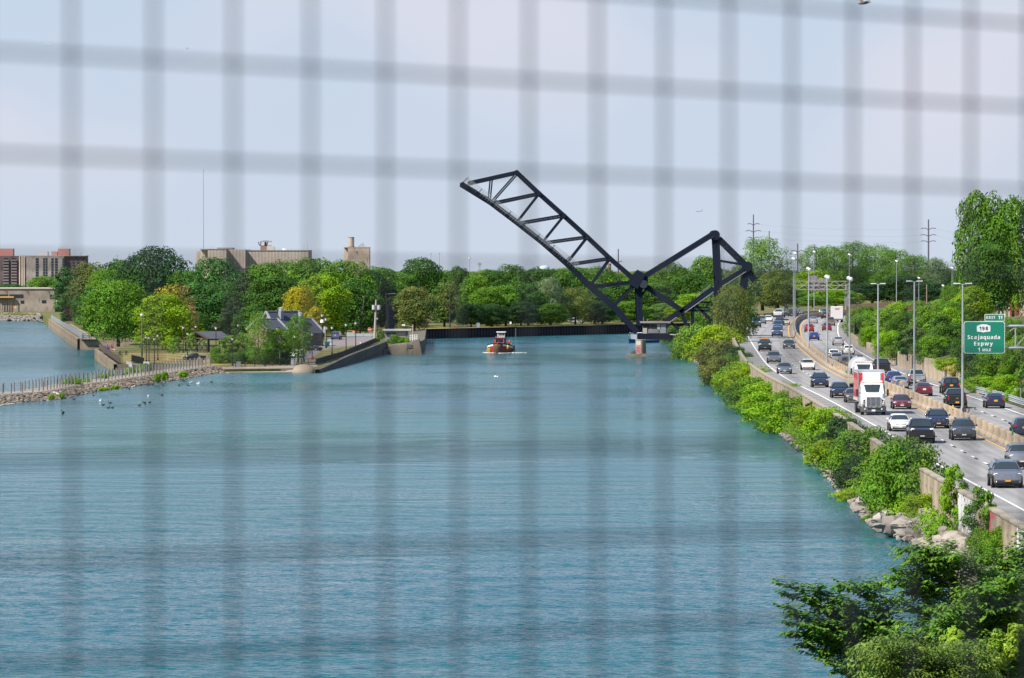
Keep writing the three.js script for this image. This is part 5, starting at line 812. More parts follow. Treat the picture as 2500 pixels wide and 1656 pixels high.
{
  const b = thing('notice_board', 'blank white board on two posts at the inner end of the pier', 'notice board', pkv(357, 905)); part('board', box(.95, .72, .06, 0, 1.02, 0), M.white, b); for (const x of [-.4, .4]) part('post', box(.08, 1.3, .08, x, .62, -.06), M.galvDull, b);
  const s = thing('stone_marker', 'leaning beige stone slab beside the parked green pickup', 'stone', pkv(489, 898)); part('slab', new THREE.ExtrudeGeometry(new THREE.Shape([[-.62, 0], [-.5, 1.35], [-.18, 1.75], [.1, 1.5], [.72, .1], [.75, 0]].map(([x, y]) => new THREE.Vector2(x, y))), { depth: .4, bevelSize: .05, bevelThickness: .05, bevelSegments: 2 }), std(C(.42, .35, .28), .95, { map: tStain }), s);
  const k = thing('stone_marker', 'grey boulder slab behind the parked green pickup', 'stone', pkv(503, 877)); part('slab', new THREE.ExtrudeGeometry(new THREE.Shape([[-.55, 0], [-.3, .9], [.05, 1.05], [.3, .8], [.5, 0]].map(([x, y]) => new THREE.Vector2(x, y))), { depth: .4, bevelSize: .04, bevelThickness: .04, bevelSegments: 1 }), std(C(.45, .42, .38), .95, { map: tStain }), k);
}
// black post lamps with pale lantern heads
const lampProto = (() => {
  const g = thing('park_lamp', 'black park lamp post with lantern, first along the landing railing', 'lamp post', V(0, 0, 0));
  part('post', [cyl(.075, .055, 4.3, 0, .5, 0, 10)], M.blackIron, g); part('base', [cyl(.2, .17, .12, 0, 0, 0, 12), cyl(.16, .1, .55, 0, .1, 0, 12)], M.blackIron, g);
  const l = new THREE.Group(); l.name = 'lantern'; g.add(l); part('globe', cyl(.12, .22, .42, 0, 4.85, 0, 10), M.lampGlass, l); part('cap', [cyl(.25, .03, .28, 0, 5.27, 0, 10), cyl(.02, .02, .15, 0, 5.5, 0, 6)], M.blackIron, l); part('collar', cyl(.1, .13, .1, 0, 4.76, 0, 10), M.blackIron, l);
  return g;
})();
{
  const L = [ // base px, base py, head py, label
    [567.6, 893, 823], [720, 887, 817, 'lantern lamp post in front of the white parked car'], [741.5, 884, 815, 'lantern lamp post half hidden by the second young tree'], [762, 878, 812, 'lantern lamp post beside the red hydrant'], [810.5, 867.5, 795, 'lantern lamp post left of the pale notice board'], [844.8, 862.5, 788, 'lantern lamp post before the gold car'], [868.3, 853.5, 784, 'lantern lamp post nearest the stop sign'], [795.5, 850, 774, 'tall lantern lamp post at the teal bins'], [457.6, 868, 811, 'lantern lamp post just left of the green pickup'], [477.8, 856, 793, 'lantern lamp post behind the shelter gable'], [447, 862, 795, 'lantern lamp post left of the shelter, half in shade'], [581.6, 850, 790, 'lantern lamp post behind the shrubs right of the shelter'], [527, 868, 796, 'lantern lamp post in front of the shelter roof'],
    [356.8, 885, 819, 'left of the clustered lantern posts by the slatted fence'], [363.3, 888, 820, 'middle of the clustered lantern posts by the slatted fence'], [376.7, 894.5, 823, 'nearest of the clustered lantern posts, right of the white board'], [385, 880, 815, 'lantern post behind the cluster, in tree shade'], [677, 862, 799, 'lantern post rising in front of the gabled roof'], [786.5, 846, 764, 'tallest lantern post, with a pale camera housing on it'], [921, 830, 774, 'lantern post beside the grey utility pole'],
  ];
  L.forEach(([x, y, hy, label], k) => { const p = park(x, y), s = (y - hy) / ppm(-p.z) / 5.5, o = k ? copy(lampProto, 'park_lamp', p, 0, label) : lampProto; if (!k) { o.position.copy(p); } o.userData.group = 'black lantern lamps in the park'; o.scale.set(1.25 * Math.min(s, 1.1), s, 1.25 * Math.min(s, 1.1)); });
  const p = park(346, 881), t = thing('globe_lamp', 'tall wooden pole carrying a single white globe lamp', 'lamp post', p), h = (881 - 770) / ppm(-p.z); part('pole', cyl(.13, .10, h, 0, 0, 0, 8), M.wood, t); part('globe', ball(.27, 0, h + .05, 0), M.white, t); part('shade', cyl(.26, .12, .16, 0, h + .18, 0, 10), M.galvDull, t); part('sleeve', cyl(.15, .14, 2.2, 0, .8, 0, 8), std(C(.03, .07, .06), .5), t);
  part('camera_housing', cyl(.3, .2, .5, 0, 3.9, 0, 8), M.white, scene.children.find((o) => o.userData.label?.startsWith('tallest lantern post')));
}
// gabled comfort building
function gable(g, px, apexY, eaveY, halfPx, ridgePx, baseY, ang, mats, names = ['wall', 'roof']) {
  const Z = -park(px, baseY).z, s = 1 / ppm(Z), base = at(px, baseY, Z), hW = halfPx * s / Math.sin(ang), L = ridgePx * s / Math.cos(ang), ye = (baseY - eaveY) * s, ya = (baseY - apexY) * s;
  const sub = new THREE.Group(); sub.name = 'wing'; sub.position.copy(base); sub.rotation.y = ang; g.add(sub);
  const sh = new THREE.Shape([[-hW, -1.5], [hW, -1.5], [hW, ye], [0, ya], [-hW, ye]].map(([x, y]) => new THREE.Vector2(x, y)));
  part('wall', new THREE.ExtrudeGeometry(sh, { depth: L - .3, bevelEnabled: false }).rotateY(Math.PI / 2).translate(.15, 0, 0), mats[0], sub);
  const oh = .35, sl = (ya - ye) / hW;
  for (const d of [-1, 1]) {
    const m = 12; for (let k = 0; k < m; k++) { const x0 = L * k / m, x1 = L * (k + .985) / m; part('roof_panel', quads([[V(x0, ya + .12, d * .01), V(x0, ye - oh * sl + .12, d * (hW + oh))], [V(x1, ya + .12, d * .01), V(x1, ye - oh * sl + .12, d * (hW + oh))]]), mats[1], sub); }
    for (const x of [-.08, L + .08]) part('rake_trim', bar(V(x, ya + .14, 0), V(x, ye - oh * sl + .14, d * (hW + oh)), .3, .34), mats[2], sub);
  }
  part('ridge_cap', box(L + .1, .12, .3, L / 2, ya + .18, 0), mats[3], sub);
  return { sub, hW, L, ye, ya };
}
{
  const g = thing('gabled_building', 'beige brick park building with slate-grey gabled roofs and roof vents', 'building');
  const brick = std(C(.40, .32, .255), .9, { map: tConcrete }), roof = std(C(.060, .064, .080), .75), trimM = std(C(.36, .37, .40), .5, { metalness: .3 }), cap = std(C(.42, .44, .50), .5);
  const A = gable(g, 650.5, 762.5, 806, 25, 73, 846, Math.PI / 4, [brick, roof, trimM, cap]);
  const B = gable(g, 628, 781, 804, 24, 46, 848, Math.PI / 4, [brick, roof, trimM, cap]);
  const D = gable(g, 710, 780.5, 812, 31, 48, 845, Math.PI / 4, [std(C(.30, .25, .23), .9, { map: tConcrete }), roof, trimM, cap]);
  for (const [w, x, t] of [[A, .36, .33], [D, .3, .28]]) { const z = w.hW * t, y = lerp(w.ya, w.ye, t); const v = new THREE.Group(); v.name = 'roof_vent'; v.position.set(w.L * x, y, z); w.sub.add(v); part('curb', box(.72, 1.5, .72, 0, .5, 0), std(C(.24, .25, .29), .6), v); part('cowl', [cyl(.42, .42, .5, 0, 1.25, 0, 14), cyl(.48, .2, .2, 0, 1.75, 0, 14)], M.galv, v); }
  part('garage_door', box(.06, 1.9, 2.4, D.L - .1, .3, 0), std(C(.22, .19, .19), .7), D.sub); part('window_band', box(.06, .25, 2.2, D.L - .08, 1.6, 0), M.glass, D.sub);
}
{
  const P = park(501, 858), s = 1 / ppm(-P.z), g = thing('picnic_shelter', 'open picnic shelter with a grey roof on dark posts', 'shelter', at(478, 858, -P.z), .72);
  const W = 3.3, L = 5.6, ye = 2.35, ya = 3.5, roof = std(C(.075, .079, .093), .8), wood = std(C(.06, .036, .026), .85);
  for (const d of [-1, 1]) { for (let k = 0; k < 10; k++) part('roof_panel', quads([[V(L * k / 10, ya, 0), V(L * k / 10, ye - .12, d * (W + .3))], [V(L * (k + .98) / 10, ya, 0), V(L * (k + .98) / 10, ye - .12, d * (W + .3))]]), roof, g); part('fascia', bar(V(-.05, ya - .08, 0), V(-.05, ye - .2, d * (W + .3)), .16, .26), wood, g); part('eave_beam', bar(V(0, ye - .15, d * (W - .1)), V(L, ye - .15, d * (W - .1)), .2, .26), wood, g); for (const x of [.2, L / 2, L - .2]) part('post', box(.2, ye, .2, x, ye / 2 - .1, d * (W - .1)), M.blackIron, g); }
  for (const x of [.2, L / 2, L - .2]) for (const d of [-1, 1]) part('rafter', bar(V(x, ya - .15, 0), V(x, ye - .1, d * W), .14, .22), wood, g);
  part('tie_beam', bar(V(.2, ye - .05, -W), V(.2, ye - .05, W), .16, .22), wood, g);
  const table = (px, py, label) => { const t = thing('picnic_table', label, 'picnic table', park(px, py), .5, 'picnic tables'); part('tabletop', box(1.6, .08, .75, 0, .74, 0), M.wood, t); for (const d of [-1, 1]) { part('bench', box(1.6, .06, .26, 0, .44, d * .62), M.wood, t); part('leg', [bar(V(d * .6, .72, .3), V(d * .6, 0, -.5), .08), bar(V(d * .6, .72, -.3), V(d * .6, 0, .5), .08)], M.blackIron, t); } };
  table(485, 858, 'dark picnic table under the gable end of the shelter'); table(513, 857, 'pale-topped picnic table under the shelter roof'); table(300, 868, 'small bench table on the lawn by the leaning trunk');
}
// small things on the lot
{
  const stop = thing('stop_sign', 'red octagonal stop sign at the parking lot exit', 'road sign', park(902.5, 824)); const s = 1 / ppm(-stop.position.z);
  const hgt = 19 * s, R = 4.9 * s, oct = (r, d) => new THREE.CylinderGeometry(r, r, d, 8).rotateY(Math.PI / 8).rotateX(Math.PI / 2);
  part('post', box(.08, hgt, .06, 0, hgt / 2, -.05), M.galv, stop); part('border', oct(R, .04).translate(0, hgt, 0), M.white, stop); part('face', oct(R * .92, .05).translate(0, hgt, .004), std(C(.50, .02, .03), .5), stop);
  const font = await new FontLoader().loadAsync('fonts/droid/droid_sans_bold.typeface.json'); globalThis.signFont = font;
  const tg = new TextGeometry('STOP', { font, size: .21, depth: .01, curveSegments: 3 }); tg.computeBoundingBox(); tg.translate(-(tg.boundingBox.max.x) / 2, hgt - .105, .032); part('lettering', tg, M.white, stop);
  const disc = thing('road_sign', 'back of a round pale grey sign beside the teal bins', 'road sign', park(794, 848)); const k = 1 / ppm(-disc.position.z); part('disc', new THREE.CylinderGeometry(4.6 * k, 4.6 * k, .04, 20).rotateX(Math.PI / 2).translate(0, 46 * k, 0), std(C(.5, .51, .53), .5), disc); part('post', cyl(.09, .09, 45 * k, 0, 0, -.06, 8), M.galv, disc);
  for (const [x, y, l] of [[796.5, 848, 'left of two teal litter bins by the garage'], [800.5, 847, 'right of two teal litter bins by the garage']]) { const b = thing('litter_bin', l, 'litter bin', park(x, y), 0, 'teal litter bins'); part('body', cyl(.28, .3, .85, 0, 0, 0, 12), std(C(.015, .16, .15), .6), b); part('lid', cyl(.33, .2, .16, 0, .85, 0, 12), std(C(.012, .12, .12), .6), b); }
  const nb = thing('notice_board', 'pale blue printed notice board at the lot', 'notice board', park(805.5, 846)); part('board', box(.72, 1.0, .05, 0, .72, 0), std(C(.48, .54, .60), .6), nb); part('post', [box(.06, 1.2, .06, -.3, .6, -.05), box(.06, 1.2, .06, .3, .6, -.05)], M.galv, nb); part('printed_panel', box(.5, .55, .02, 0, .85, .035), std(C(.28, .33, .40), .7), nb);
  const hy = thing('hydrant', 'red hydrant beside a lamp post on the parking lot', 'hydrant', park(763, 878.5)); part('barrel', [cyl(.14, .12, .6, 0, 0, 0, 10), ball(.13, 0, .62, 0, 8), cyl(.18, .18, .06, 0, 0, 0, 10)], std(C(.42, .03, .03), .5), hy); part('outlet', new THREE.CylinderGeometry(.06, .06, .4, 8).rotateZ(Math.PI / 2).translate(0, .42, 0), std(C(.42, .03, .03), .5), hy);
  const bx = thing('utility_box', 'grey utility cabinet behind the landing railing', 'utility cabinet', park(582, 897)); part('cabinet', box(.68, .85, .5, 0, .45, 0), std(C(.24, .25, .27), .6), bx); part('lid', box(.74, .06, .56, 0, .9, 0), std(C(.2, .21, .23), .6), bx);
  const bx2 = thing('utility_box', 'pale grey cabinet behind the railing near the lamp post', 'utility cabinet', park(716, 891)); part('cabinet', box(.7, .95, .5, 0, .48, 0), std(C(.40, .43, .46), .6), bx2); part('lid', box(.76, .06, .56, 0, .98, 0), std(C(.36, .39, .42), .6), bx2);
  for (const [x, y, l] of [[864, 820, 'orange striped traffic barrel right of the gold car'], [872, 819, 'orange traffic barrel at the foot of the leaning pole']]) { const b = thing('traffic_barrel', l, 'traffic barrel', on(x, y, 2)); part('drum', cyl(.3, .26, 1.05, 0, 0, 0, 12), std(C(.75, .22, .03), .6), b); part('stripe', [cyl(.297, .29, .14, 0, .3, 0, 12), cyl(.29, .28, .14, 0, .65, 0, 12)], M.white, b); }
  for (const [x, y, l] of [[907, 822, 'grey jersey barriers across the far side of the lot']]) { const b = thing('lot_barrier', l, 'barrier', on(x - 20, y, 2)); for (let k = 0; k < 5; k++) part('barrier_segment', box(1.7, .6, .3, -2.6 + k * 1.75, .3, 0), std(C(.36, .42, .48), .8), b); }
  vehicle('pickup', 'pickup_truck', 'dark green pickup truck parked on the park lawn', 'pickup truck', paint('teal', [.02, .045, .05]), park(473, 881).add(V(0, 0, -1.5)), -.95, { scale: .66, chrome: 1, plate: 'w' });
  vehicle('tallsuv', 'large_suv', 'dark blue suv driving away at the parking lot entrance', 'car', slateBlue, on(820.5, 829.5, 2).add(V(0, 0, -2)), Math.PI - .08, { scale: .86, rack: 1 });
  vehicle('suv', 'crossover', 'gold suv facing us at the back of the lot', 'car', paint('gold', [.46, .36, .20], .3), on(853.5, 821, 2).add(V(0, 0, -1.6)), .05, { scale: .68 });
  vehicle('sedan', 'sedan', 'dark parked car with red lights by the garage wall', 'car', black, park(765, 857).add(V(0, 0, -1)), Math.PI + 1.0, { scale: .66 });
  vehicle('suv', 'minivan', 'white car parked behind the young trees', 'car', white, park(718, 874).add(V(0, 0, -1.2)), Math.PI + .9, { scale: .82, plate: 'w' });
}
// poles by the lot
{
  const A = on(878, 819, 2), s = 1 / ppm(-A.z), p1 = thing('utility_pole', 'dark leaning utility pole behind the lot', 'utility pole', A); part('pole', rod(V(0, -.3, 0), V(11.8 * s, 97 * s, 0), .19, .11, 8), std(C(.07, .06, .06), .9), p1); part('collar', cyl(.16, .16, .5, 6.2 * s, 52 * s, 0, 8), M.galvDull, p1);
  const B = park(914.2, 834), t = 1 / ppm(-B.z), p2 = thing('utility_pole', 'pale grey utility pole with two transformer cans near the stop sign', 'utility pole', B); part('pole', rod(V(0, -.3, 0), V(4 * t, 102 * t, 0), .27, .15, 10), std(C(.40, .36, .34), .9), p2); for (const x of [-.15, .85]) { part('transformer', cyl(.32, .32, .85, x, 78 * t, .15, 12), std(C(.46, .48, .48), .5), p2); } part('crossarm', box(1.5, .1, .1, .35, 76 * t, 0), M.wood, p2); part('guard', cyl(.12, .1, 1.6, .45, 0, .1, 8), std(C(.65, .42, .05), .6), p2);
  const D = on(942, 806, 2), u = 1 / ppm(-D.z), p3 = thing('utility_pole', 'brown wooden pole with a one-sided arm in front of the black chimney box', 'utility pole', D); part('pole', cyl(.2, .15, 89 * u, 0, 0, 0, 8), std(C(.17, .125, .10), .9), p3); part('arm', bar(V(0, 88 * u, 0), V(24 * u, 89.5 * u, 0), .08, .09), M.galvDull, p3); part('band', cyl(.23, .23, .4, 0, 16 * u, 0, 8), std(C(.7, .35, .03), .6), p3); part('band', cyl(.23, .23, .3, 0, 10 * u, 0, 8), std(C(.7, .35, .03), .6), p3);
  const E = on(953, 808, 2), c = thing('black_tower', 'tall black boxy tower among the trees left of the wharf', 'tower', E.clone().add(V(0, 0, -2)), .35); part('shaft', box(1.35, 62 * u, 1.35, 0, 31 * u, 0), M.iron, c); for (const y of [14, 34, 52]) part('band', box(1.42, .12, 1.42, 0, y * u, 0), M.blackIron, c); part('cap', box(1.5, .2, 1.5, 0, 62.6 * u, 0), M.blackIron, c);
}
// hut on the bridge abutment
{
  const Z = 979, s = 1 / ppm(Z), b = thing('bridge_abutment', 'sloping grey concrete abutment at the canal mouth', 'abutment');
  const pts = [[937, 868], [1017, 868], [1015, 832], [1008, 833.5], [943, 853.5], [937, 855]].map(([x, y]) => at(x, y, Z));
  const face = new THREE.Shape(pts.map((p) => new THREE.Vector2(p.x, p.y))); part('wing_wall', new THREE.ExtrudeGeometry(face, { depth: 5, bevelEnabled: false }).translate(0, 0, -Z - 5), std(C(.32, .275, .23), .95, { map: tStain }), b);
  const pier = new THREE.Shape([[1014.5, 868], [1030, 868], [1024, 829], [1012, 831]].map(([x, y]) => { const p = at(x, y, Z - .4); return new THREE.Vector2(p.x, p.y); })); part('end_pier', new THREE.ExtrudeGeometry(pier, { depth: 6, bevelEnabled: false }).translate(0, 0, -Z - 5.6), std(C(.30, .25, .22), .95, { map: tStain }), b);
  part('plaque', new THREE.BoxGeometry(10 * s, 9 * s, .1).translate(...at(1001, 846, Z - .05).toArray()), std(C(.08, .085, .10), .7), b);
  struct('abutment_ground', slab([[-29, -989], xz(at(938, 850, Z + 5.2)), xz(at(1028, 850, Z + 5.2)), [-16.5, -1004], [-18.5, -1150], [-34, -1150]], (x) => lerp(1.1, 2.35, smooth(-23.6, -18.6, x)), 3), M.soil);
  const h = thing('bridge_hut', 'small pale blue flat-roofed hut on the abutment', 'hut', at(967.5, 828, 1003)), t = 1 / ppm(1003), w = 57 * t, hh = 20 * t;
  part('wall', box(w, hh + 1.2, 4.5, 0, hh / 2 - .6, -2.3), std(C(.40, .44, .49), .8, { map: tStain }), h); part('roof', box(w + 1.0, .28, 5.6, .1, hh + .14, -2.2), std(C(.42, .42, .42), .7), h);
  for (const x of [-1.45, -.5]) part('window', box(.78, .32, .08, x, hh * .68, -.02), M.glass, h); part('shutter', box(1.6, hh * .86, .1, 1.05, hh * .43, -.01), std(C(.48, .47, .44), .6, { map: tStain }), h); part('corner_post', box(.25, hh, .2, 2.1, hh / 2, .02), std(C(.10, .19, .34), .6), h);
  fenceRun('railing', 'white pipe railing on the end of the abutment', [at(1001, 833, 985), at(1018, 832, 984)], 1.15, { gap: .6, mat: M.white, rails: [.95, .6, .3], cat: 'railing' });
  const lp = thing('abutment_mast', 'tan post with a small white cabinet beside the hut', 'post', at(1008, 832, 988)); part('post', cyl(.1, .09, 3.0, 0, 0, 0, 8), std(C(.42, .34, .24), .8), lp); part('cabinet', box(.62, .28, .4, -1.75, 2.9, -.2), M.white, lp); part('stay', rod(V(0, 2.6, 0), V(-1.6, 2.85, -.2), .04), M.galv, lp);
}
// ---------------------------------------------------------------- far buildings, wharf, boats
{
  const Z = 2400, s = 1 / ppm(Z), g = thing('apartment_tower', 'beige and brick apartment block with vertical window strips, at the far left', 'apartment building');
  const blk = (n, x0, x1, y0, y1, dz, dep, m) => { const a = at(x0, y1, Z), b = at(x1, y0, Z); return part(n, box(b.x - a.x, b.y - a.y, dep, (a.x + b.x) / 2, (a.y + b.y) / 2, -Z - dep / 2 - dz), m, g); };
  const beige = std(C(.46, .42, .41), .9, { map: tConcrete }), pale = std(C(.60, .50, .42), .9), brick = std(C(.19, .145, .17), .9, { map: tStain }), redB = std(C(.44, .20, .17), .9);
  blk('wall', 46, 156, 625, 712, 0, 14, beige); blk('wing_wall', 156, 208, 625, 712, 2, 14, brick);
  for (const x of [47.5, 53.5, 58.5]) blk('pier', x - 1.2, x + 1.2, 625.5, 712, -.5, .5, pale);
  for (const [x, w] of [[87, 6.5], [105, 4], [111, 4], [125, 5], [134, 6], [152, 4]]) { for (let k = 0; k < 12; k++) blk('window', x, x + w, 631 + k * 6.6, 635.6 + k * 6.6, -.12, .2, M.glass); blk('spandrel_strip', x - .4, x + w + .4, 630, 712, -.06, .1, std(C(.10, .11, .15), .7)); }
  for (let k = 0; k < 11; k++) for (const x of [166, 176, 187, 198]) blk('window', x, x + 4.5, 633 + k * 7, 636.5 + k * 7, 1.9, .2, M.glass);
  blk('roof_plant', 139, 167, 607.5, 625, 4, 6, redB); blk('roof_plant', 123, 137.5, 614, 625, 4, 5, std(C(.42, .24, .21), .9)); blk('roof_plant', 86.5, 114, 614, 625, 4, 5, std(C(.48, .48, .50), .8)); blk('parapet', 45, 209, 624, 625.6, 1, 15.4, std(C(.34, .30, .28), .9));
  for (const [x, y] of [[144, 602], [150, 600], [157, 602], [194, 615], [197, 617]]) blk('aerial', x, x + .8, y, 625, 5, .2, M.galvDull);
  const h = thing('apartment_tower', 'brick apartment block with balconies, cut off by the left edge', 'apartment building'), blk2 = (n, x0, x1, y0, y1, dz, dep, m) => { const a = at(x0, y1, Z), b = at(x1, y0, Z); return part(n, box(b.x - a.x, b.y - a.y, dep, (a.x + b.x) / 2, (a.y + b.y) / 2, -Z - dep / 2 - dz - 10), m, h); };
  blk2('wall', -40, 45, 625, 715, 0, 14, brick); blk2('roof_plant', -20, 24.5, 607, 625, 4, 6, redB);
  for (let k = 0; k < 11; k++) for (const x of [2, 22]) { blk2('balcony', x, x + 14, 634 + k * 7, 637.5 + k * 7, -.8, .8, std(C(.20, .17, .19), .9)); blk2('window', x + 1, x + 12, 630.5 + k * 7, 633.6 + k * 7, -.1, .2, M.glass); }
}
{
  const Z = 1505, s = 1 / ppm(Z), g = thing('depot_building', 'long low beige building with dark openings behind the riprap shore', 'building');
  const blk = (n, x0, x1, y0, y1, dz, dep, m) => { const a = at(x0, y1, Z), b = at(x1, y0, Z); return part(n, box(b.x - a.x, b.y - a.y, dep, (a.x + b.x) / 2, (a.y + b.y) / 2, -Z - dep / 2 - dz), m, g); };
  blk('wall', -60, 133, 705, 762, 0, 20, std(C(.46, .40, .35), .9, { map: tConcrete })); blk('coping', -60, 134, 703, 705.5, -.3, 20.6, std(C(.46, .41, .36), .9));
  for (const [x0, x1, y0, y1] of [[-10, 19, 719, 727], [22, 56, 719, 727], [121, 129.5, 720, 729], [50, 58, 734, 741], [102, 112, 733, 740]]) blk('window', x0, x1, y0, y1, -.1, .3, M.glass);
  blk('canopy', -10, 34, 724, 727, -1.2, 1.2, std(C(.62, .36, .10), .7)); for (const x of [0, 6, 12, 18, 34]) blk('frame_post', x, x + .9, 727, 757, -1.0, .2, M.blackIron); blk('sign_panel', 134, 140, 734, 746, -.2, .2, std(C(.6, .58, .58), .7));
  const lamp = (x, top) => { const p = on(x, 757, 2.1), h = (757 - top) / ppm(-p.z), l = thing('yard_lamp', 'thin dark yard lamp pole in front of the low depot building', 'lamp post', p, 0, 'yard lamps at the depot'); part('pole', cyl(.09, .07, h, 0, 0, 0, 6), M.blackIron, l); part('head', box(.9, .1, .3, .1, h, 0), M.blackIron, l); };
  for (const [x, t] of [[39, 709], [80, 710], [99, 710], [106, 711], [112, 711], [134, 712]]) lamp(x, t);
  const ws = thing('warning_sign', 'small orange diamond sign on the shore at the far left', 'road sign', on(36.5, 762, 2.1)); part('face', box(.62, .62, .05).rotateZ(Math.PI / 4).translate(0, 1.3, 0), std(C(.80, .34, .02), .6), ws); part('post', cyl(.05, .05, 1.2, 0, 0, -.05, 6), M.galv, ws);
  fenceRun('railing', 'grey rail fence on the far left shore', [on(104, 760, 2.1), on(140, 760, 2.1)], 1.0, { gap: 1.5, mat: M.galvDull });
  const rip = thing('riprap', 'bank of pale broken stones along the far left shore', 'riprap'); rip.userData.kind = 'stuff';
  const r = rng(42), gs = []; for (let k = 0; k < 1100; k++) { const t = r(), x = lerp(-178, -126.5, t), u = r(), zf = x < -130 ? lerp(-1480, -1468, (x + 170) / 40) : -1468 + (x + 130) * 9, st = new THREE.DodecahedronGeometry(.2 + .4 * r(), 0); st.scale(1.3, .6, 1).rotateY(r() * 6).rotateZ((r() - .5) * .8).translate(x - u * 1, .05 + u * 2.0, zf + 1.6 - u * 3); gs.push(st); } const q = part('stones', gs, std(C(.24, .215, .19), .95, { flatShading: true }), rip); q.userData.kind = 'stuff';
}
{
  const Z = 1600, g = thing('plant_building', 'big windowless beige industrial building above the trees with a roof lookout', 'building'), s = 1 / ppm(Z);
  const rib = texture(128, (u, v) => { const a = .84 + .05 * Math.sin(u * 2 * Math.PI * 8) + .06 * (noiseA(u * 8, v * 3, 8) - .5); return [a, a * .985, a * .97]; }, true, 8), wallM = std(C(.60, .53, .475), .9, { map: rib }), paleM = std(C(.74, .65, .55), .9, { map: rib });
  const blk = (n, x0, x1, y0, dz, dep, m, y1 = 758) => { const a = at(x0, y1, Z), b = at(x1, y0, Z); return part(n, box(b.x - a.x, b.y - a.y, dep, (a.x + b.x) / 2, (a.y + b.y) / 2, -Z - dep / 2 - dz), m, g); };
  blk('wall', 507, 552, 608.5, 0, 40, wallM); blk('wall', 552, 596, 609.5, 6, 34, wallM); blk('wall', 596, 749, 611.5, 12, 28, wallM); blk('wall', 488, 507, 609.5, 2.5, 30, paleM); blk('wall', 475, 488, 613.5, 8, 20, wallM);
  blk('coping', 487, 553, 607.6, -.15, 40, std(C(.33, .30, .28), .9), 609); blk('coping', 596, 749.5, 610.8, 11.8, 28, std(C(.33, .30, .28), .9), 612); blk('roof_plant', 526, 565, 604.8, 8, 8, std(C(.20, .19, .19), .8), 609);
  for (const [x, y] of [[509, 600], [558, 602], [567, 602], [572, 601], [691, 605], [737, 596], [745, 592]]) blk('aerial', x, x + .9, y, 14, .2, M.galvDull, 612);
  const lk = new THREE.Group(); lk.name = 'roof_lookout'; g.add(lk); const lb = (n, x0, x1, y0, y1, dep, m, dz = 14) => { const a = at(x0, y1, Z), b = at(x1, y0, Z); part(n, box(b.x - a.x, b.y - a.y, dep, (a.x + b.x) / 2, (a.y + b.y) / 2, -Z - dep / 2 - dz), m, lk); };
  lb('shaft', 630, 646, 600, 612, 3, std(C(.24, .15, .12), .9)); lb('penthouse', 646, 664, 602, 612, 3, std(C(.46, .42, .34), .9)); lb('platform', 629, 657, 599, 600.5, 3.4, std(C(.2, .16, .13), .8)); lb('canopy', 629, 657, 588.5, 591, 3.6, std(C(.34, .25, .20), .8)); lb('canopy_top', 636, 650, 586.8, 588.6, 2, std(C(.34, .25, .20), .8)); lb('core', 640, 645, 591, 600, 1, M.iron);
  for (const [a, b] of [[631, 633], [654, 651], [637, 636], [649, 648]]) part('strut', bar(at(a, 591, Z + 14.5), at(b, 600, Z + 14.5), .25), M.iron, lk); part('vent', box(1.2, 1.0, 1, at(688, 612, Z).x, at(688, 610, Z).y, -Z - 16), M.white, g);
}
{
  const Z = 1650, g = thing('stack_building', 'square beige tower block with a short white and brown smokestack', 'building'), blk = (n, x0, x1, y0, y1, dz, dep, m) => { const a = at(x0, y1, Z), b = at(x1, y0, Z); return part(n, box(b.x - a.x, b.y - a.y, dep, (a.x + b.x) / 2, (a.y + b.y) / 2, -Z - dep / 2 - dz), m, g); };
  const s = 1 / ppm(Z); blk('wall', 849, 902, 604.3, 755, 0, 9, std(C(.62, .52, .44), .9, { map: tConcrete })); blk('side_wall', 839.5, 849, 604.5, 755, 1.2, 7, std(C(.54, .44, .35), .9)); blk('coping', 839, 902.5, 603.4, 604.8, -.1, 9, std(C(.40, .34, .3), .9));
  const st = at(856.5, 604, Z); part('stack', cyl(7.4 * s, 7.4 * s, 24 * s, st.x, st.y, -Z - 3, 20), std(C(.56, .52, .45), .7, { map: tStain }), g); part('stack_rim', cyl(7.8 * s, 7.8 * s, .25, st.x, st.y + 23.2 * s, -Z - 3, 20), std(C(.28, .19, .11), .8), g); part('stack_base', cyl(8 * s, 8 * s, .45, st.x, st.y, -Z - 3, 20), std(C(.25, .2, .16), .8), g);
  for (const [x, w, y] of [[874, 4, 599], [879, 5, 596], [884, 3, 593], [888, 4, 601], [866, 2, 602]]) blk('roof_plant', x, x + w, y, 604.5, 2, 1.5, M.galvDull);
}
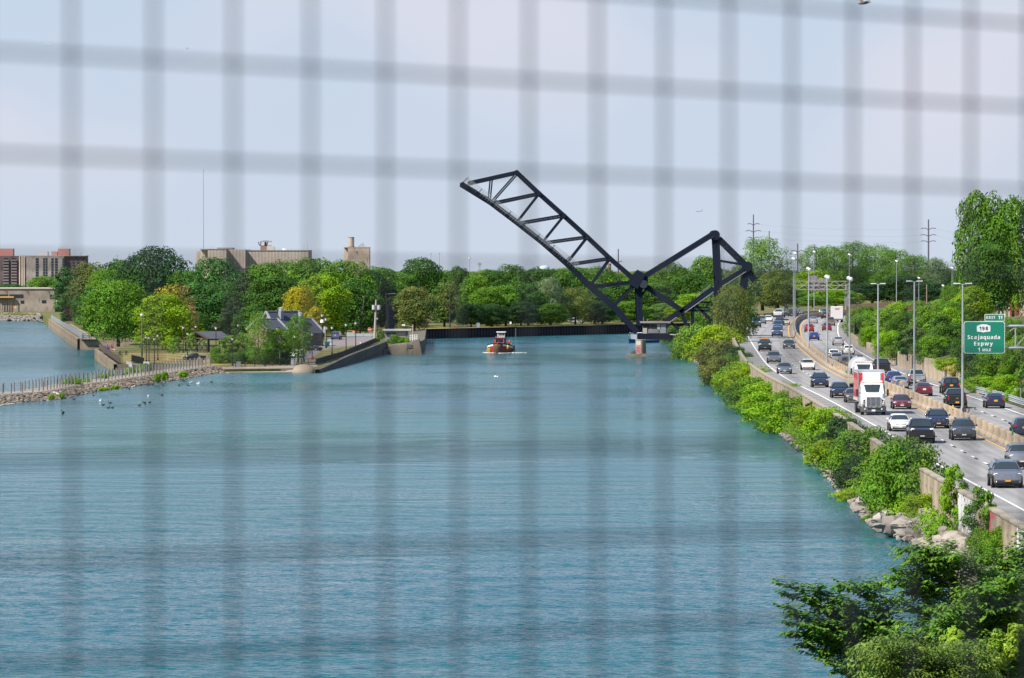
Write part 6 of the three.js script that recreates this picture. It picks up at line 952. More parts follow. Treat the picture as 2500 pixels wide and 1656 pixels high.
{
  const Z = 1800, b = at(496.5, 760, Z), m = thing('radio_mast', 'tall thin radio mast above the woods at the left', 'mast', b), H = (760 - 414) / ppm(Z); part('mast', cyl(.17, .08, H, 0, 0, 0, 6), std(C(.30, .32, .36), .6), m); for (const y of [.99, .9, .8]) part('dipole', box(.5, .1, .1, 0, H * y, 0), M.galvDull, m);
  const t = thing('water_tower', 'pale blue round water tower half hidden by trees', 'water tower', at(1329, 745, 2300)), s = 1 / ppm(2300); part('tank', new THREE.LatheGeometry([[0, 97], [6, 96.5], [11, 94], [13, 90], [13, 78], [9, 74], [0, 73]].map(([x, y]) => new THREE.Vector2(x * s, y * s)), 24), std(C(.50, .58, .60), .6), t); part('leg', cyl(.7, .7, 74 * s, 0, 0, 0, 10), std(C(.45, .52, .55), .6), t); for (let k = 0; k < 4; k++) part('leg', rod(V(Math.cos(k * 1.57) * 11 * s, 0, Math.sin(k * 1.57) * 11 * s), V(Math.cos(k * 1.57) * 9 * s, 76 * s, Math.sin(k * 1.57) * 9 * s), .2), std(C(.45, .52, .55), .6), t);
  const c = thing('brick_chimney', 'far brown chimney seen through the lower bridge truss', 'chimney', at(1488, 745, 2100)); part('stack', cyl(.75, .65, 101 / ppm(2100), 0, 0, 0, 10), std(C(.28, .18, .16), .9), c); part('rim', cyl(.8, .8, .4, 0, 99 / ppm(2100), 0, 10), std(C(.22, .15, .13), .9), c);
  const fl = thing('floodlight_mast', 'far thin floodlight mast above the wharf trees', 'mast', at(1146.5, 745, 1900)); part('pole', cyl(.12, .1, 115 / ppm(1900), 0, 0, 0, 6), M.galvDull, fl); part('lamp_ring', cyl(.5, .5, .35, 0, 113 / ppm(1900), 0, 10), M.white, fl);
  const tw = thing('lattice_tower', 'far thin lattice tower above the wharf trees', 'mast', at(1171, 745, 2300)); for (const x of [-.5, .5]) part('leg', rod(V(x * 1.8, 0, 0), V(x * .3, 105 / ppm(2300), 0), .1), M.galvDull, tw); for (let k = 0; k < 6; k++) part('brace', bar(V(-.8, k * 3, 0), V(.7, k * 3 + 3, 0), .08), M.galvDull, tw); part('head', box(1.6, 1, .5, 0, 100 / ppm(2300), 0), M.galvDull, tw);
  for (const [x, top, l] of [[286, 625, 'thin floodlight pole above the left woods'], [1052, 620, 'thin bare pole above the tallest wharf tree'], [1073, 619, 'second thin bare pole above the wharf trees'], [1462, 631, 'thin lamp pole between the bridge trusses']]) { const p = thing('thin_pole', l, 'pole', at(x, 745, 1700)), h = (745 - top) / ppm(1700); part('pole', cyl(.1, .07, h, 0, 0, 0, 6), M.galvDull, p); part('head', box(.7, .18, .3, 0, h, 0), M.galvDull, p); }
}
// sheet-pile wharf
{
  const g = thing('wharf_wall', 'dark rusty sheet-pile wharf wall across the back of the canal', 'wharf wall'), pts = [WH0, WH1, WH2, WH3], mats = [0, 1, 2, 3].map((k) => std(C(.060 - .008 * k, .036 - .003 * k, .042), .9, { map: tStain })), r = rng(8);
  for (let k = 0; k + 1 < pts.length; k++) { const a = V(pts[k][0], 0, pts[k][1]), b = V(pts[k + 1][0], 0, pts[k + 1][1]), L = a.distanceTo(b), n = Math.round(L / 1.25), u = b.clone().sub(a).normalize(), o = V(-u.z, 0, u.x).multiplyScalar(u.x > 0 ? 1 : -1); for (let i = 0; i < n; i++) { const s = a.clone().lerp(b, i / n), w = L / n, q = (t, d) => s.clone().addScaledVector(u, t * w).addScaledVector(V(0, 0, 1), .1 + d), row = [q(0, 0), q(.12, .28), q(.45, .28), q(.57, 0), q(1, 0)]; part('sheet_pile', quads([row.map((p) => V(p.x, -1, p.z)), row.map((p) => V(p.x, 1.98, p.z))]), mats[Math.floor(r() * 4)], g); } part('cap_beam', bar(a.clone().add(V(0, 2.06, .2)), b.clone().add(V(0, 2.06, .2)), .6, .2), mats[3], g); }
  for (const x of [1037, 1259]) { const p = at(x, 826, -on(x, 826, 0).z); part('fender_post', box(.16, 2.3, .16, p.x, 1.0, p.z + .45), std(C(.12, .12, .13), .8), g); }
  const car = vehicle('suv', 'crossover', 'silver car parked on the dirt lot above the wharf', 'car', silver, on(1407, 790, 2.05).add(V(0, 0, -2)), 1.1, { scale: .85 });
  const lamp = (px, py, base, dir, l) => { const Z = 1236, p = at(px + 15 * dir, base, Z), s = thing('street_lamp', l, 'street lamp', p), h = (base - py) / ppm(Z); part('pole', cyl(.1, .07, h - .5, 0, 0, 0, 8), std(C(.2, .13, .11), .7), s); part('arm', tube([V(0, h - .6, 0), V(-.35 * dir, h - .15, 0), V(-1.0 * dir, h + .02, 0)], .05, 10, 5), std(C(.3, .2, .2), .6), s); part('head', new THREE.SphereGeometry(1, 10, 6).scale(.42, .14, .2).translate(-1.25 * dir, h, 0), M.white, s); };
  lamp(1232, 741, 800, 1, 'cobra street lamp over the middle of the far wharf'); lamp(1100, 741, 800, -1, 'cobra street lamp over the left of the far wharf');
  const sg = thing('road_sign', 'small white sign on the wharf edge behind the tugboat', 'road sign', at(1246.5, 800, 1190)); part('face', box(.42, .5, .04, 0, 1.05, 0), M.white, sg); part('post', cyl(.04, .04, .9, 0, 0, -.04, 6), std(C(.4, .2, .16), .8), sg);
  const bx = thing('utility_box', 'grey cabinet on the wharf left of the tugboat', 'utility cabinet', at(1167.5, 800, 1178)); part('cabinet', box(.72, 1.0, .5, 0, .5, 0), std(C(.28, .29, .34), .7), bx); part('lid', box(.78, .06, .56, 0, 1.02, 0), std(C(.24, .25, .3), .7), bx);
  const hy = thing('hydrant', 'small red hydrant on the wharf edge', 'hydrant', at(1110, 803, 1168)); part('barrel', [cyl(.13, .11, .6, 0, 0, 0, 8), ball(.12, 0, .62, 0, 8)], std(C(.40, .05, .05), .6), hy);
}
function hull(m, z0, z1, W, h, o = {}) {                                      // lofted boat hull: bow at z1, rows of stations from keel line to gunwale
  const rows = [], N = 16; for (let i = 0; i <= N; i++) { const t = i / N, z = lerp(z0, z1, t), bow = Math.pow(smooth(.45, 1, t), 1.3), w = W / 2 * (1 - .98 * Math.pow(smooth(.5, 1, t), o.full ?? 2.2)) * (.86 + .14 * smooth(0, .25, t)), top = h * (1 + (o.sheer ?? .5) * bow + .1 * (1 - t) * (1 - t)); rows.push([[-1, 1], [-.97, .62], [-.88, .25], [-.72, -.2], [0, -.4], [.72, -.2], [.88, .25], [.97, .62], [1, 1]].map(([x, y]) => V(x * w, y * top, z + bow * .25 * y))); }
  return { rows, geo: quads(rows), rail: (f, y) => rows.map((r) => (f > 0 ? r[8] : r[0]).clone().add(V(0, y ?? 0, 0))) };
}
{
  const p = on(1222, 863.5, 0), s = 1 / ppm(-p.z), g = thing('tugboat', 'small red tugboat with shaggy rope bow fender and white wheelhouse top', 'tugboat', p.clone().add(V(0, 0, -7)), -.10);
  const redM = std(C(.40, .035, .038), .6), blackM = std(C(.018, .02, .026), .6), H = hull(0, -6, 6.2, 4.7, 1.15, { sheer: .62, full: 2.6 });
  part('hull', toCreasedNormals(H.geo, .8), redM, g);
  for (const f of [-1, 1]) { const a = H.rail(f), top = a.map((v) => v.clone().add(V(f * .05, .16, 0))), mid = a.map((v) => v.clone().add(V(f * .04, -.06, 0))), low = a.map((v) => v.clone().add(V(f * .02, -.36, 0))); part('gunwale', quads([mid, top]), blackM, g); part('white_band', quads([low.slice(8, 15), mid.slice(8, 15)]), M.white, g); part('black_side', quads([low.slice(0, 10).map((v) => v.clone().add(V(f * .04, -.7, 0))), mid.slice(0, 10)]), f > 0 ? blackM : redM, g); }
  part('deck', quads(H.rows.map((r) => [r[0].clone().setY(r[0].y - .1), r[8].clone().setY(r[8].y - .1)])), std(C(.24, .06, .05), .8), g);
  const r = rng(19), strands = (n, x0, x1, zf, len, m, nm) => { const gs = []; for (let k = 0; k < n; k++) { const x = lerp(x0, x1, r()), z = zf(x), y = 1.78 - .28 * Math.abs(x) - (nm === 'bow_fender' ? 0 : .2); gs.push(tube([V(x * .7, y + .06, z - .1), V(x, y - .1, z + .12), V(x + (r() - .5) * .15, y - len * (.5 + .2 * r()), z + .16), V(x + (r() - .5) * .2, y - len * (.8 + .4 * r()), z + .05)], .04 + .03 * r(), 5, 4)); } part(nm, gs, m, g); };
  strands(60, -.62, .62, (x) => 6.3 - x * x * 1.1, 1.35, std(C(.15, .095, .06), .98), 'bow_fender'); strands(36, -2.3, -1.5, (x) => 3.8 + (x + 1.5) * 1.6, 1.4, std(C(.40, .26, .04), .98), 'side_fender'); 
  part('side_fender', new THREE.SphereGeometry(1, 10, 8).scale(.28, .42, .3).translate(1.75, 1.12, 4.0), std(C(.55, .42, .06), .9), g);
  const hw = 25 * s, hb = 1.25; part('wheelhouse', box(hw, 1.55, 3, -.05, hb + .75, .6), redM, g); part('side_wall', box(.05, 1.5, 2.9, hw / 2 - .02, hb + .75, .6), std(C(.14, .02, .03), .7), g); part('roof', box(hw + .15, .1, 3.3, -.05, hb + 1.56, .6), std(C(.16, .03, .03), .7), g);
  const wn = new THREE.Group(); wn.name = 'window'; g.add(wn); part('pane', box(1.42, .68, .04, 0, hb + 1.02, 2.12), M.glass, wn); part('frame', [box(1.55, .05, .05, 0, hb + 1.38, 2.13), box(1.55, .05, .05, 0, hb + .66, 2.13), box(.05, .75, .05, -.76, hb + 1.02, 2.13), box(.05, .75, .05, .76, hb + 1.02, 2.13)], std(C(.42, .30, .30), .6), wn);
  for (const x of [-.62, -.2, .2, .62]) for (const z of [-.4, .9]) part('cage_post', box(.07, 1.0, .07, x + .18, hb + 2.1, z + .4), M.white, g); part('top_roof', box(1.72, .16, 1.9, .2, hb + 2.66, .65), M.white, g); part('top_side', box(1.25, .4, 1.3, .18, hb + 1.8, .65), std(C(.36, .30, .30), .7), g);
  part('searchlight', ball(.16, -.15, hb + .55, 2.6, 10), std(C(.55, .5, .5), .3), g); part('searchlight_post', cyl(.05, .05, .9, -.15, hb - .3, 2.6, 6), redM, g); part('ring_buoy', new THREE.TorusGeometry(.26, .08, 8, 16).translate(-.12, hb + .5, 2.3), std(C(.5, .05, .05), .6), g); part('horn', cyl(.05, .08, .3, -.7, hb + 1.6, 1.6, 6), M.galv, g);
  const foam = thing('wake', 'white foam thrown up beside the tugboat hull', 'foam'); foam.userData.kind = 'structure';
  const ft = rng(4), patches = []; for (let k = 0; k < 60; k++) { const sd = ft() < .8 ? 1 : -1, t = ft(), x = sd > 0 ? 2.3 + 2.6 * t * t : -2.3 - 1.0 * t, b = new THREE.SphereGeometry(.05 + .12 * (1 - t) * ft(), 6, 4); patches.push(b.scale(2.4, .8, 1.2).translate(p.x + x, .02 + .12 * (1 - t) * ft(), p.z - 1.5 - 4.5 * ft() - t * 3)); } for (let k = 0; k < 60; k++) { const x = -2.2 + 4.4 * ft(); patches.push(new THREE.SphereGeometry(.12, 6, 4).scale(2.2, .6, 1).translate(p.x + x, .05, p.z - .7 - Math.abs(x) * 1.6 + ft() * .7)); } part('foam', patches, std(C(.78, .80, .80), .9), foam);
}
{
  const p = on(1543, 837.5, 0), g = thing('tour_boat', 'white and blue boat passing behind the bridge pier', 'boat', p.clone().add(V(2.1, 0, -4)), -.75);
  const H = hull(0, -4.6, 3.9, 2.6, 1.0, { sheer: .35 }), bl = std(C(.02, .075, .24), .5); part('hull', toCreasedNormals(H.geo, .8), bl, g); for (const f of [-1, 1]) part('topsides', quads([H.rail(f, -.55).map((v) => v.add(V(f * .03, 0, .02))), H.rail(f, .45).map((v) => v.add(V(f * .05, 0, .05)))]), M.white, g); part('deck', quads(H.rows.map((r) => [r[0].clone(), r[8].clone()])), M.white, g);
  part('cabin', box(1.9, .95, 3.2, 0, 1.55, -1.2), M.white, g); part('window', box(1.94, .38, 2.8, 0, 1.68, -1.2), M.glass, g); part('roof', box(2.1, .08, 3.5, 0, 2.06, -1.2), M.white, g); part('mast', cyl(.05, .03, 3.4, 0, 2.0, -.6, 6), M.galv, g); part('bow_rail', tube([V(-1.1, 1.75, .6), V(-.8, 1.95, 2.4), V(0, 2.1, 3.8), V(.8, 1.95, 2.4), V(1.1, 1.75, .6)], .03, 20, 5), M.galv, g); part('flag', quads([[V(0, 2.2, 1.2), V(-.5, 2.15, 1.15)], [V(0, 2.6, 1.2), V(-.5, 2.62, 1.3)]]), std(C(.25, .4, .6), .8), g);
}
// ---------------------------------------------------------------- lamps, gantry, signs and poles along the motorway
{
  const polePts = [ // base px, base py, head py, arms shown, label
    [2350.4, 1007, 694, 1, 'nearest tall T-headed street lamp on the median, in front of the exit sign edge'], [2232.5, 957.6, 688, 1, 'second T-headed street lamp on the median, beside the maroon sedan'], [2144, 928, 694, 1, 'third T-headed street lamp on the median, behind the truck'],
    [2074.3, 913.6, 683, 0, 'median street lamp with a round white head just left of the tank truck'], [2019.7, 885.8, 679, 0, 'median street lamp with a round white head beside the white hatchback'], [1974.2, 848.5, 659, 0, 'median street lamp standing in front of the red crossover'], [1937.5, 807, 634, 0, 'median street lamp left of a second thinner pole near the bend'], [1941.3, 779, 620, 0, 'farther street lamp close beside another pole near the bend'], [1987.8, 765, 616, 0, 'far street lamp behind the gantry sign panels'], [2073.7, 770, 623, 0, 'tall far street lamp at the right gantry post'], [2189, 768, 639, 0, 'tall thin street lamp on the slope above the brown fence'], [2243.6, 766, 680, 0, 'short far street lamp behind the second median lamp'], [2303, 740, 699, 0, 'far street lamp low behind the slope bushes'], [2325, 700, 656, 0, 'distant street lamp left of the tallest right tree'],
  ];
  polePts.forEach(([x, y, hy, arms, label], k) => {
    const far = k > 7, p = k < 7 ? on(x, y, ROAD + 1.1) : at(x, y, k === 7 ? 1180 : k < 10 ? 1400 : 1450), h = (y - hy) / ppm(-p.z), g = thing('street_lamp', label, 'street lamp', p, 0, 'tall grey street lamps by the motorway');
    part('pole', cyl(.13, .075, h, 0, 0, 0, 10), M.galv, g); part('base', cyl(.2, .17, .5, 0, -.02, 0, 10), M.galvDull, g);
    if (arms) for (const s of [-1, 1]) { part('arm', bar(V(0, h - .02, 0), V(s * .35, h + .03, 0), .07), M.galv, g); part('luminaire', toCreasedNormals(new THREE.CylinderGeometry(.09, .13, .62, 8).rotateZ(s * Math.PI / 2).scale(1, .55, 1.4).translate(s * .52, h + .05, 0), .8), std(C(.60, .60, .58), .4), g); }
    else { part('arm', bar(V(-.1, h, -.9), V(.12, h, .9), .07), M.galv, g); for (const z of [-.9, .9]) part('luminaire', new THREE.SphereGeometry(1, 12, 8).scale(.27, .27, .42).translate(z > 0 ? .1 : -.05, h + .05 + (z < 0 ? .12 : 0), z), M.white, g); }
    if (k === 0) { part('cable_loop', new THREE.TorusGeometry(.3, .05, 6, 14).translate(.28, .25, .2), std(C(.07, .05, .05), .8), g); part('junction_box', box(.25, .4, .22, .2, .22, .1), std(C(.10, .06, .05), .8), g); }
  });
}
{
  const Z = 1432, s = 1 / ppm(Z), g = thing('sign_gantry', 'grey steel truss gantry over the motorway, seen from behind', 'sign gantry'), m = std(C(.40, .37, .36), .6, { metalness: .3 }), P = (x, y, d = 0) => { const p = at(x, y, Z); p.z -= d; return p; };
  for (const d of [0, 1.6]) { for (const y of [687, 697, 707]) part('chord', bar(P(1916, y, d), P(2070, y, d), .16), m, g); for (let k = 0; k < 10; k++) { const x0 = lerp(1918, 2068, k / 10), x1 = lerp(1918, 2068, (k + 1) / 10); part('brace', bar(P(x0, k % 2 ? 697 : 687, d), P(x1, k % 2 ? 687 : 697, d), .09), m, g); part('brace', bar(P(x0, k % 2 ? 697 : 707, d), P(x1, k % 2 ? 707 : 697, d), .09), m, g); } }
  for (const x of [1915.5, 1919.5, 2067, 2072]) part('post', cyl(.22, .2, 72 * s, ...(() => { const p = P(x, 765, x % 2 > .9 ? 1.6 : .8); return [p.x, p.y, p.z]; })(), 10), m, g);
  for (const y of [700, 712, 724, 736, 748]) { part('post_brace', bar(P(1915.5, y), P(1919.5, y + 6), .1), m, g); part('post_brace', bar(P(2067, y), P(2072, y + 6), .1), m, g); }
  const panel = (n, x0, x1, y0, y1, label) => { const t = thing('gantry_sign', label, 'sign panel', V(0, 0, 0)), a = P(x0, y1, 2), b = P(x1, y0, 2), w = b.x - a.x, h = b.y - a.y; part('sheet', box(w, h, .08, (a.x + b.x) / 2, (a.y + b.y) / 2, a.z), std(C(.30, .285, .29), .6, { metalness: .2 }), t); for (const f of [.15, .5, .85]) part('stiffener', box(.14, h, .12, lerp(a.x, b.x, f), (a.y + b.y) / 2, a.z + .1), m, t); for (const f of [.2, .4, .6, .8]) part('stiffener', box(w, .06, .05, (a.x + b.x) / 2, lerp(a.y, b.y, f), a.z + .07), m, t); };
  panel(0, 1975, 1997.5, 673, 711, 'taller of two grey sign backs on the gantry'); panel(1, 1998, 2023, 681, 711, 'wider of two grey sign backs on the gantry');
  const q = thing('road_sign', 'grey plate on the right gantry post', 'road sign'), a = P(2061.5, 744, -.6), b = P(2074, 728, -.6); part('plate', box(b.x - a.x, b.y - a.y, .06, (a.x + b.x) / 2, (a.y + b.y) / 2, a.z), std(C(.27, .28, .31), .6), q); for (const f of [.25, .5, .75]) part('rib', box(b.x - a.x, .07, .03, (a.x + b.x) / 2, lerp(a.y, b.y, f), a.z + .05), std(C(.18, .19, .21), .6), q);
  const q2 = thing('road_sign', 'small grey plate at the left gantry post', 'road sign'), c = P(1920, 752, -.6); part('plate', box(.9, 1.5, .05, c.x, c.y, c.z), std(C(.34, .34, .34), .6), q2); part('post', box(.1, 2.4, .06, c.x, c.y - 1, c.z - .07), m, q2);
}
// green exit sign on its cantilever arms
{
  const Z = 560, s = 1 / ppm(Z), g = thing('exit_sign', 'large green motorway sign reading 198 Scajaquada Expwy, 1 MILE, EXIT 11', 'road sign', at(2403.3, 824, Z)), font = globalThis.signFont;
  const greenM = std(C(.002, .205, .130), .5), w = 100.5 * s, h = 78.5 * s, rr = (W, Hh, r) => { const q = new THREE.Shape(), x = -W / 2, y = -Hh / 2; q.moveTo(x + r, y); q.lineTo(x + W - r, y); q.quadraticCurveTo(x + W, y, x + W, y + r); q.lineTo(x + W, y + Hh - r); q.quadraticCurveTo(x + W, y + Hh, x + W - r, y + Hh); q.lineTo(x + r, y + Hh); q.quadraticCurveTo(x, y + Hh, x, y + Hh - r); q.lineTo(x, y + r); q.quadraticCurveTo(x, y, x + r, y); return q; };
  const plate = (n, W, Hh, r, d, m, x, y, z, par = g) => part(n, new THREE.ExtrudeGeometry(rr(W, Hh, r), { depth: d, bevelEnabled: false, curveSegments: 6 }).translate(x, y, z), m, par);
  plate('border', w, h, .32, .06, M.white, 0, 0, 0); plate('panel', w - .11, h - .11, .28, .05, greenM, 0, 0, .02);
  const tab = new THREE.Group(); tab.name = 'exit_tab'; g.add(tab); const tw = 49 * s, th = 17.2 * s, tx = 25.5 * s, ty = h / 2 + th / 2 + .02; plate('border', tw, th, .12, .06, M.white, tx, ty, 0, tab); plate('panel', tw - .09, th - .09, .1, .05, greenM, tx, ty, .02, tab);
  const write = (txt, cx, cy, size, m, par, gap = 0, z = .075) => { const gs = []; let x = 0; for (const ch of txt) { const t = new TextGeometry(ch === ' ' ? 'i' : ch, { font, size, depth: .012, curveSegments: 4 }); t.computeBoundingBox(); const b = t.boundingBox; if (ch !== ' ') { t.translate(x - b.min.x, 0, 0); gs.push(t); x += b.max.x - b.min.x + gap; } else x += size * .45 + gap; } const q = prep(gs); q.translate(cx - (x - gap) / 2, cy, z); return part('lettering', q, m, par); };
  const sw = 33 * s, sh = 20 * s, shp = new THREE.Shape([[-sw / 2, -sh * .34], [-sw / 2 + .06, -sh * .4], [-sw * .2, -sh * .42], [0, -sh / 2], [sw * .2, -sh * .42], [sw / 2 - .06, -sh * .4], [sw / 2, -sh * .34], [sw / 2, sh * .3], [sw * .36, sh * .38], [sw * .2, sh * .48], [0, sh / 2], [-sw * .2, sh * .48], [-sw * .36, sh * .38], [-sw / 2, sh * .3]].map(([x, y]) => new THREE.Vector2(x, y)));
  const shield = new THREE.Group(); shield.name = 'route_shield'; g.add(shield); part('plate', new THREE.ExtrudeGeometry(shp, { depth: .02, bevelEnabled: false }).translate(-1.5 * s, 22 * s, .072), std(C(.72, .73, .76), .5), shield);
  write('198', -1.5 * s, 22 * s - 4.4 * s, 8.8 * s, M.blackIron, shield, 2.4 * s, .10);
  write('Scajaquada', -1 * s, -4.2 * s, 9.6 * s, M.white, g, 2.3 * s); write('Expwy', -2 * s, -20 * s, 9.6 * s, M.white, g, 2.2 * s); write('1', -13 * s, -34 * s, 8.8 * s, M.white, g); write('MILE', 6 * s, -34 * s, 6.6 * s, M.white, g, 1.1 * s);
  write('EXIT', tx - 9.5 * s, ty - 3 * s, 6.6 * s, M.white, tab, 1.5 * s); write('11', tx + 13.5 * s, ty - 4 * s, 8.8 * s, M.white, tab, 1.3 * s);
  for (const x of [-30, 0, 30]) part('back_rail', box(.1, h * .94, .1, x * s, 0, -.1), M.galvDull, g);
  const arm = thing('sign_support', 'grey tubular cantilever frame carrying the exit sign from beyond the right edge', 'sign support', g.position.clone());
  for (const y of [27.5, -26]) part('tube', rod(V(-38 * s, y * s, -.38), V(130 * s, y * s, -.38), .15, .15, 10), M.galv, arm);
  part('strut', box(.13, 53 * s, .13, 77 * s, 0, -.38), M.galvDull, arm); part('brace', bar(V(54 * s, 8 * s, -.38), V(77 * s, 26 * s, -.38), .1), M.galvDull, arm); part('brace', bar(V(77 * s, -24 * s, -.38), V(108 * s, 10 * s, -.38), .1), M.galvDull, arm); part('column', cyl(.3, .25, 12.5, 132 * s, -8.4, -.38, 12), M.galv, arm);
}
// fences, building and odds and ends on the slope
{
  const rustF = [0, 1, 2].map((k) => std(C(.13 - .02 * k, .072 - .012 * k, .048 - .008 * k), .9));
  const run = (label, pts, ph) => { const f = thing('board_fence', label, 'fence'); let n = 0; for (let k = 0; k + 1 < pts.length; k++) { const a = pts[k], b = pts[k + 1], L = a.distanceTo(b), c = Math.max(2, Math.round(L / 1.5)); for (let i = 0; i < c; i++) { const p = a.clone().lerp(b, i / c), q = a.clone().lerp(b, (i + .93) / c); part('board', bar(p.add(V(0, ph / 2, 0)), q.add(V(0, ph / 2, 0)), .06, ph), rustF[n++ % 3], f); } } };
  run('brown board fence along the top of the slope beside the far bend', [at(2066, 773, 1235), at(2120, 766, 1190), at(2178, 765, 1130), at(2276, 783, 1060)], 2.3); run('lower brown board fence on the wall at the bend', [rp(1230, 18.4, ROAD + .8), rp(1120, 18.3, ROAD + .85), rp(960, 18.3, ROAD + .9)], 1.9);
  const b = thing('brick_building', 'red brick building with a beige corner, partly behind the tall right tree', 'building', at(2478, 770, 1010), -.2), s = 1 / ppm(1010), brick = texture(128, (u, v) => { const r = Math.floor(v * 16), c = Math.floor(u * 8 + (r % 2) * .5), e = (u * 8 + (r % 2) * .5) % 1 < .08 || (v * 16) % 1 < .14, n = noiseB(c * 3.3, r * 1.7); return e ? [.62, .56, .52] : [.80 + .2 * n, .74 + .2 * n, .72 + .2 * n]; }, true, 2);
  part('wall', box(60 * s, 150 * s, 10, 14 * s, 75 * s, -5), std(C(.36, .10, .075), .9, { map: brick }), b); part('corner_wall', box(16 * s, 140 * s, .6, 20 * s, 68 * s, .25), std(C(.46, .36, .28), .9), b); for (const y of [60, 95]) for (const x of [-2, 36]) { part('window', box(1.0, 1.8, .2, x * s, y * s, .03), M.glass, b); part('sill', box(1.2, .14, .3, x * s, y * s - 1.0, .1), std(C(.5, .46, .42), .8), b); } part('parapet', box(62 * s, .4, 10.3, 14 * s, 150.5 * s, -5), std(C(.4, .33, .28), .8), b);
  const t = thing('tarp_shed', 'bright blue sheet and white frames behind the exit sign', 'shed', at(2446, 775, 985)); part('sheet', box(1.3, 1.6, .1, -.3, 2.2, 0), std(C(.02, .20, .55), .6), t); for (let k = 0; k < 5; k++) part('frame_post', box(.12, 3.2, .12, -.9 + k * .75, 1.6, .1), M.white, t); part('frame_rail', box(4.2, .12, .12, .4, 2.9, .1), M.white, t); part('frame_rail', box(4.6, .2, .12, .2, 1.5, .12), std(C(.30, .05, .05), .8), t);
  const tf = thing('tilted_frame', 'tilted white metal frame lying on the grassy slope', 'frame', mid(2290, 768), 0); for (const x of [-.3, .3]) part('rail', bar(V(x, -.2, 0), V(x + .9, 2.0, -.2), .09), M.galv, tf); for (const k of [.1, .5, .9]) part('rung', bar(V(-.3 + .9 * k, 2 * k, 0), V(.3 + .9 * k, 2 * k, 0), .07), M.galv, tf);
  const ws = (px, py, hy, l, c) => { const p = mid(px, py), h = (py - hy) / ppm(-p.z), q = thing('marker_post', l, 'marker post', p); part('post', box(.08, h, .06, 0, h / 2, 0), M.galv, q); part('plate', box(.22, .3, .04, 0, h, .05), c, q); }; ws(2479, 975, 952, 'small white marker on a post beyond the guardrail', M.white); ws(2492, 972, 943, 'slim green marker post at the right edge beyond the guardrail', std(C(.01, .12, .06), .6));
  const dl = (px, py, c, l, tall) => { const p = on(px, py, ROAD + 1.12), q = thing('delineator', l, 'delineator', p); part('post', box(.12, tall, .05, 0, tall / 2, 0), c, q); part('base', box(.16, .05, .12, 0, .02, 0), M.blackIron, q); };
  const yel = std(C(.80, .52, .02), .6), grn = std(C(.01, .20, .12), .6); dl(2327, 1000, yel, 'yellow delineator on the median near the black pickup', .40); dl(2206.5, 950, yel, 'yellow delineator on the median below the silver sedan', .40); dl(2472.5, 1062, grn, 'green delineator on the median near the right edge', .45); dl(1991, 866, yel, 'tiny yellow delineator on the median at the far lamp', .35); dl(2032, 894, grn, 'green delineator on the median beside the silver suv', .3); dl(2066.5, 911, grn, 'green delineator on the median beside the boxy suv', .3); dl(2047, 901, yel, 'yellow delineator on the median between two green ones', .3);
}
// utility poles on the skyline with their cross-arms and wires
{
  const steelM = std(C(.10, .095, .12), .7);
  const up = (px, top, base, Z, w, arms, label) => { const p = at(px, base, Z), s = 1 / ppm(Z), h = (base - top) * s, g = thing('power_pole', label, 'power pole', p); part('pole', cyl(w * s, w * .62 * s, h, 0, 0, 0, 8), steelM, g); for (const [y, half] of arms) for (const d of [-1, 1]) part('crossarm', tube([V(0, (base - y) * s - .3, 0), V(d * half * .5 * s, (base - y) * s + .25, 0), V(d * half * s, (base - y) * s + .1, 0)], .9 * s, 8, 5), steelM, g); return p; };
  up(1839.5, 524, 760, 1700, 2.2, [[548, 15], [565, 19], [581, 14]], 'steel power pole left of the tall pale tree, cross-arms spread'); up(1947.5, 595, 770, 1560, 2.2, [[614, 16], [634, 14]], 'steel power pole beside the far street lamps'); up(2267, 536, 770, 1700, 2.6, [[559, 18], [575, 19], [590, 18]], 'steel power pole with three curved arms at the right skyline'); up(1509.5, 608, 770, 1500, 2.2, [[640, 10]], 'dark power pole behind the lower bridge truss'); up(1878, 564, 770, 1650, 1.8, [], 'bare pole behind the tall pale tree'); up(1988, 598, 770, 1600, 1.6, [], 'bare dark pole among the hazy trees'); up(2329, 662, 770, 1600, 1.8, [], 'short dark pole left of the tallest right tree');
  const wp = thing('utility_pole', 'light brown wooden pole on the slope behind the second street lamp', 'utility pole', at(2263, 775, 1300)); part('pole', cyl(.17, .13, 78 / ppm(1300), 0, 0, 0, 8), std(C(.27, .19, .14), .9), wp); part('cap', cyl(.14, .05, .15, 0, 78 / ppm(1300), 0, 8), M.galvDull, wp);
  const wires = thing('power_line', 'thin power lines strung between the skyline poles', 'power line'), wireM = std(C(.30, .31, .34), .6);
  for (const [x0, y0, x1, y1, sag] of [[1854, 548, 2249, 559, 14], [1858, 565, 2248, 575, 14], [1853, 581, 2249, 590, 12], [2285, 559, 2540, 600, 8], [2286, 575, 2540, 620, 8], [1520, 640, 1820, 565, 18], [1963, 614, 2249, 590, 10]]) { const a = at(x0, y0, 1690), b = at(x1, y1, 1690), m = a.clone().lerp(b, .5).add(V(0, -sag / ppm(1690), 0)); part('wire', new THREE.TubeGeometry(new THREE.QuadraticBezierCurve3(a, m, b), 24, .018, 4), wireM, wires); }
}
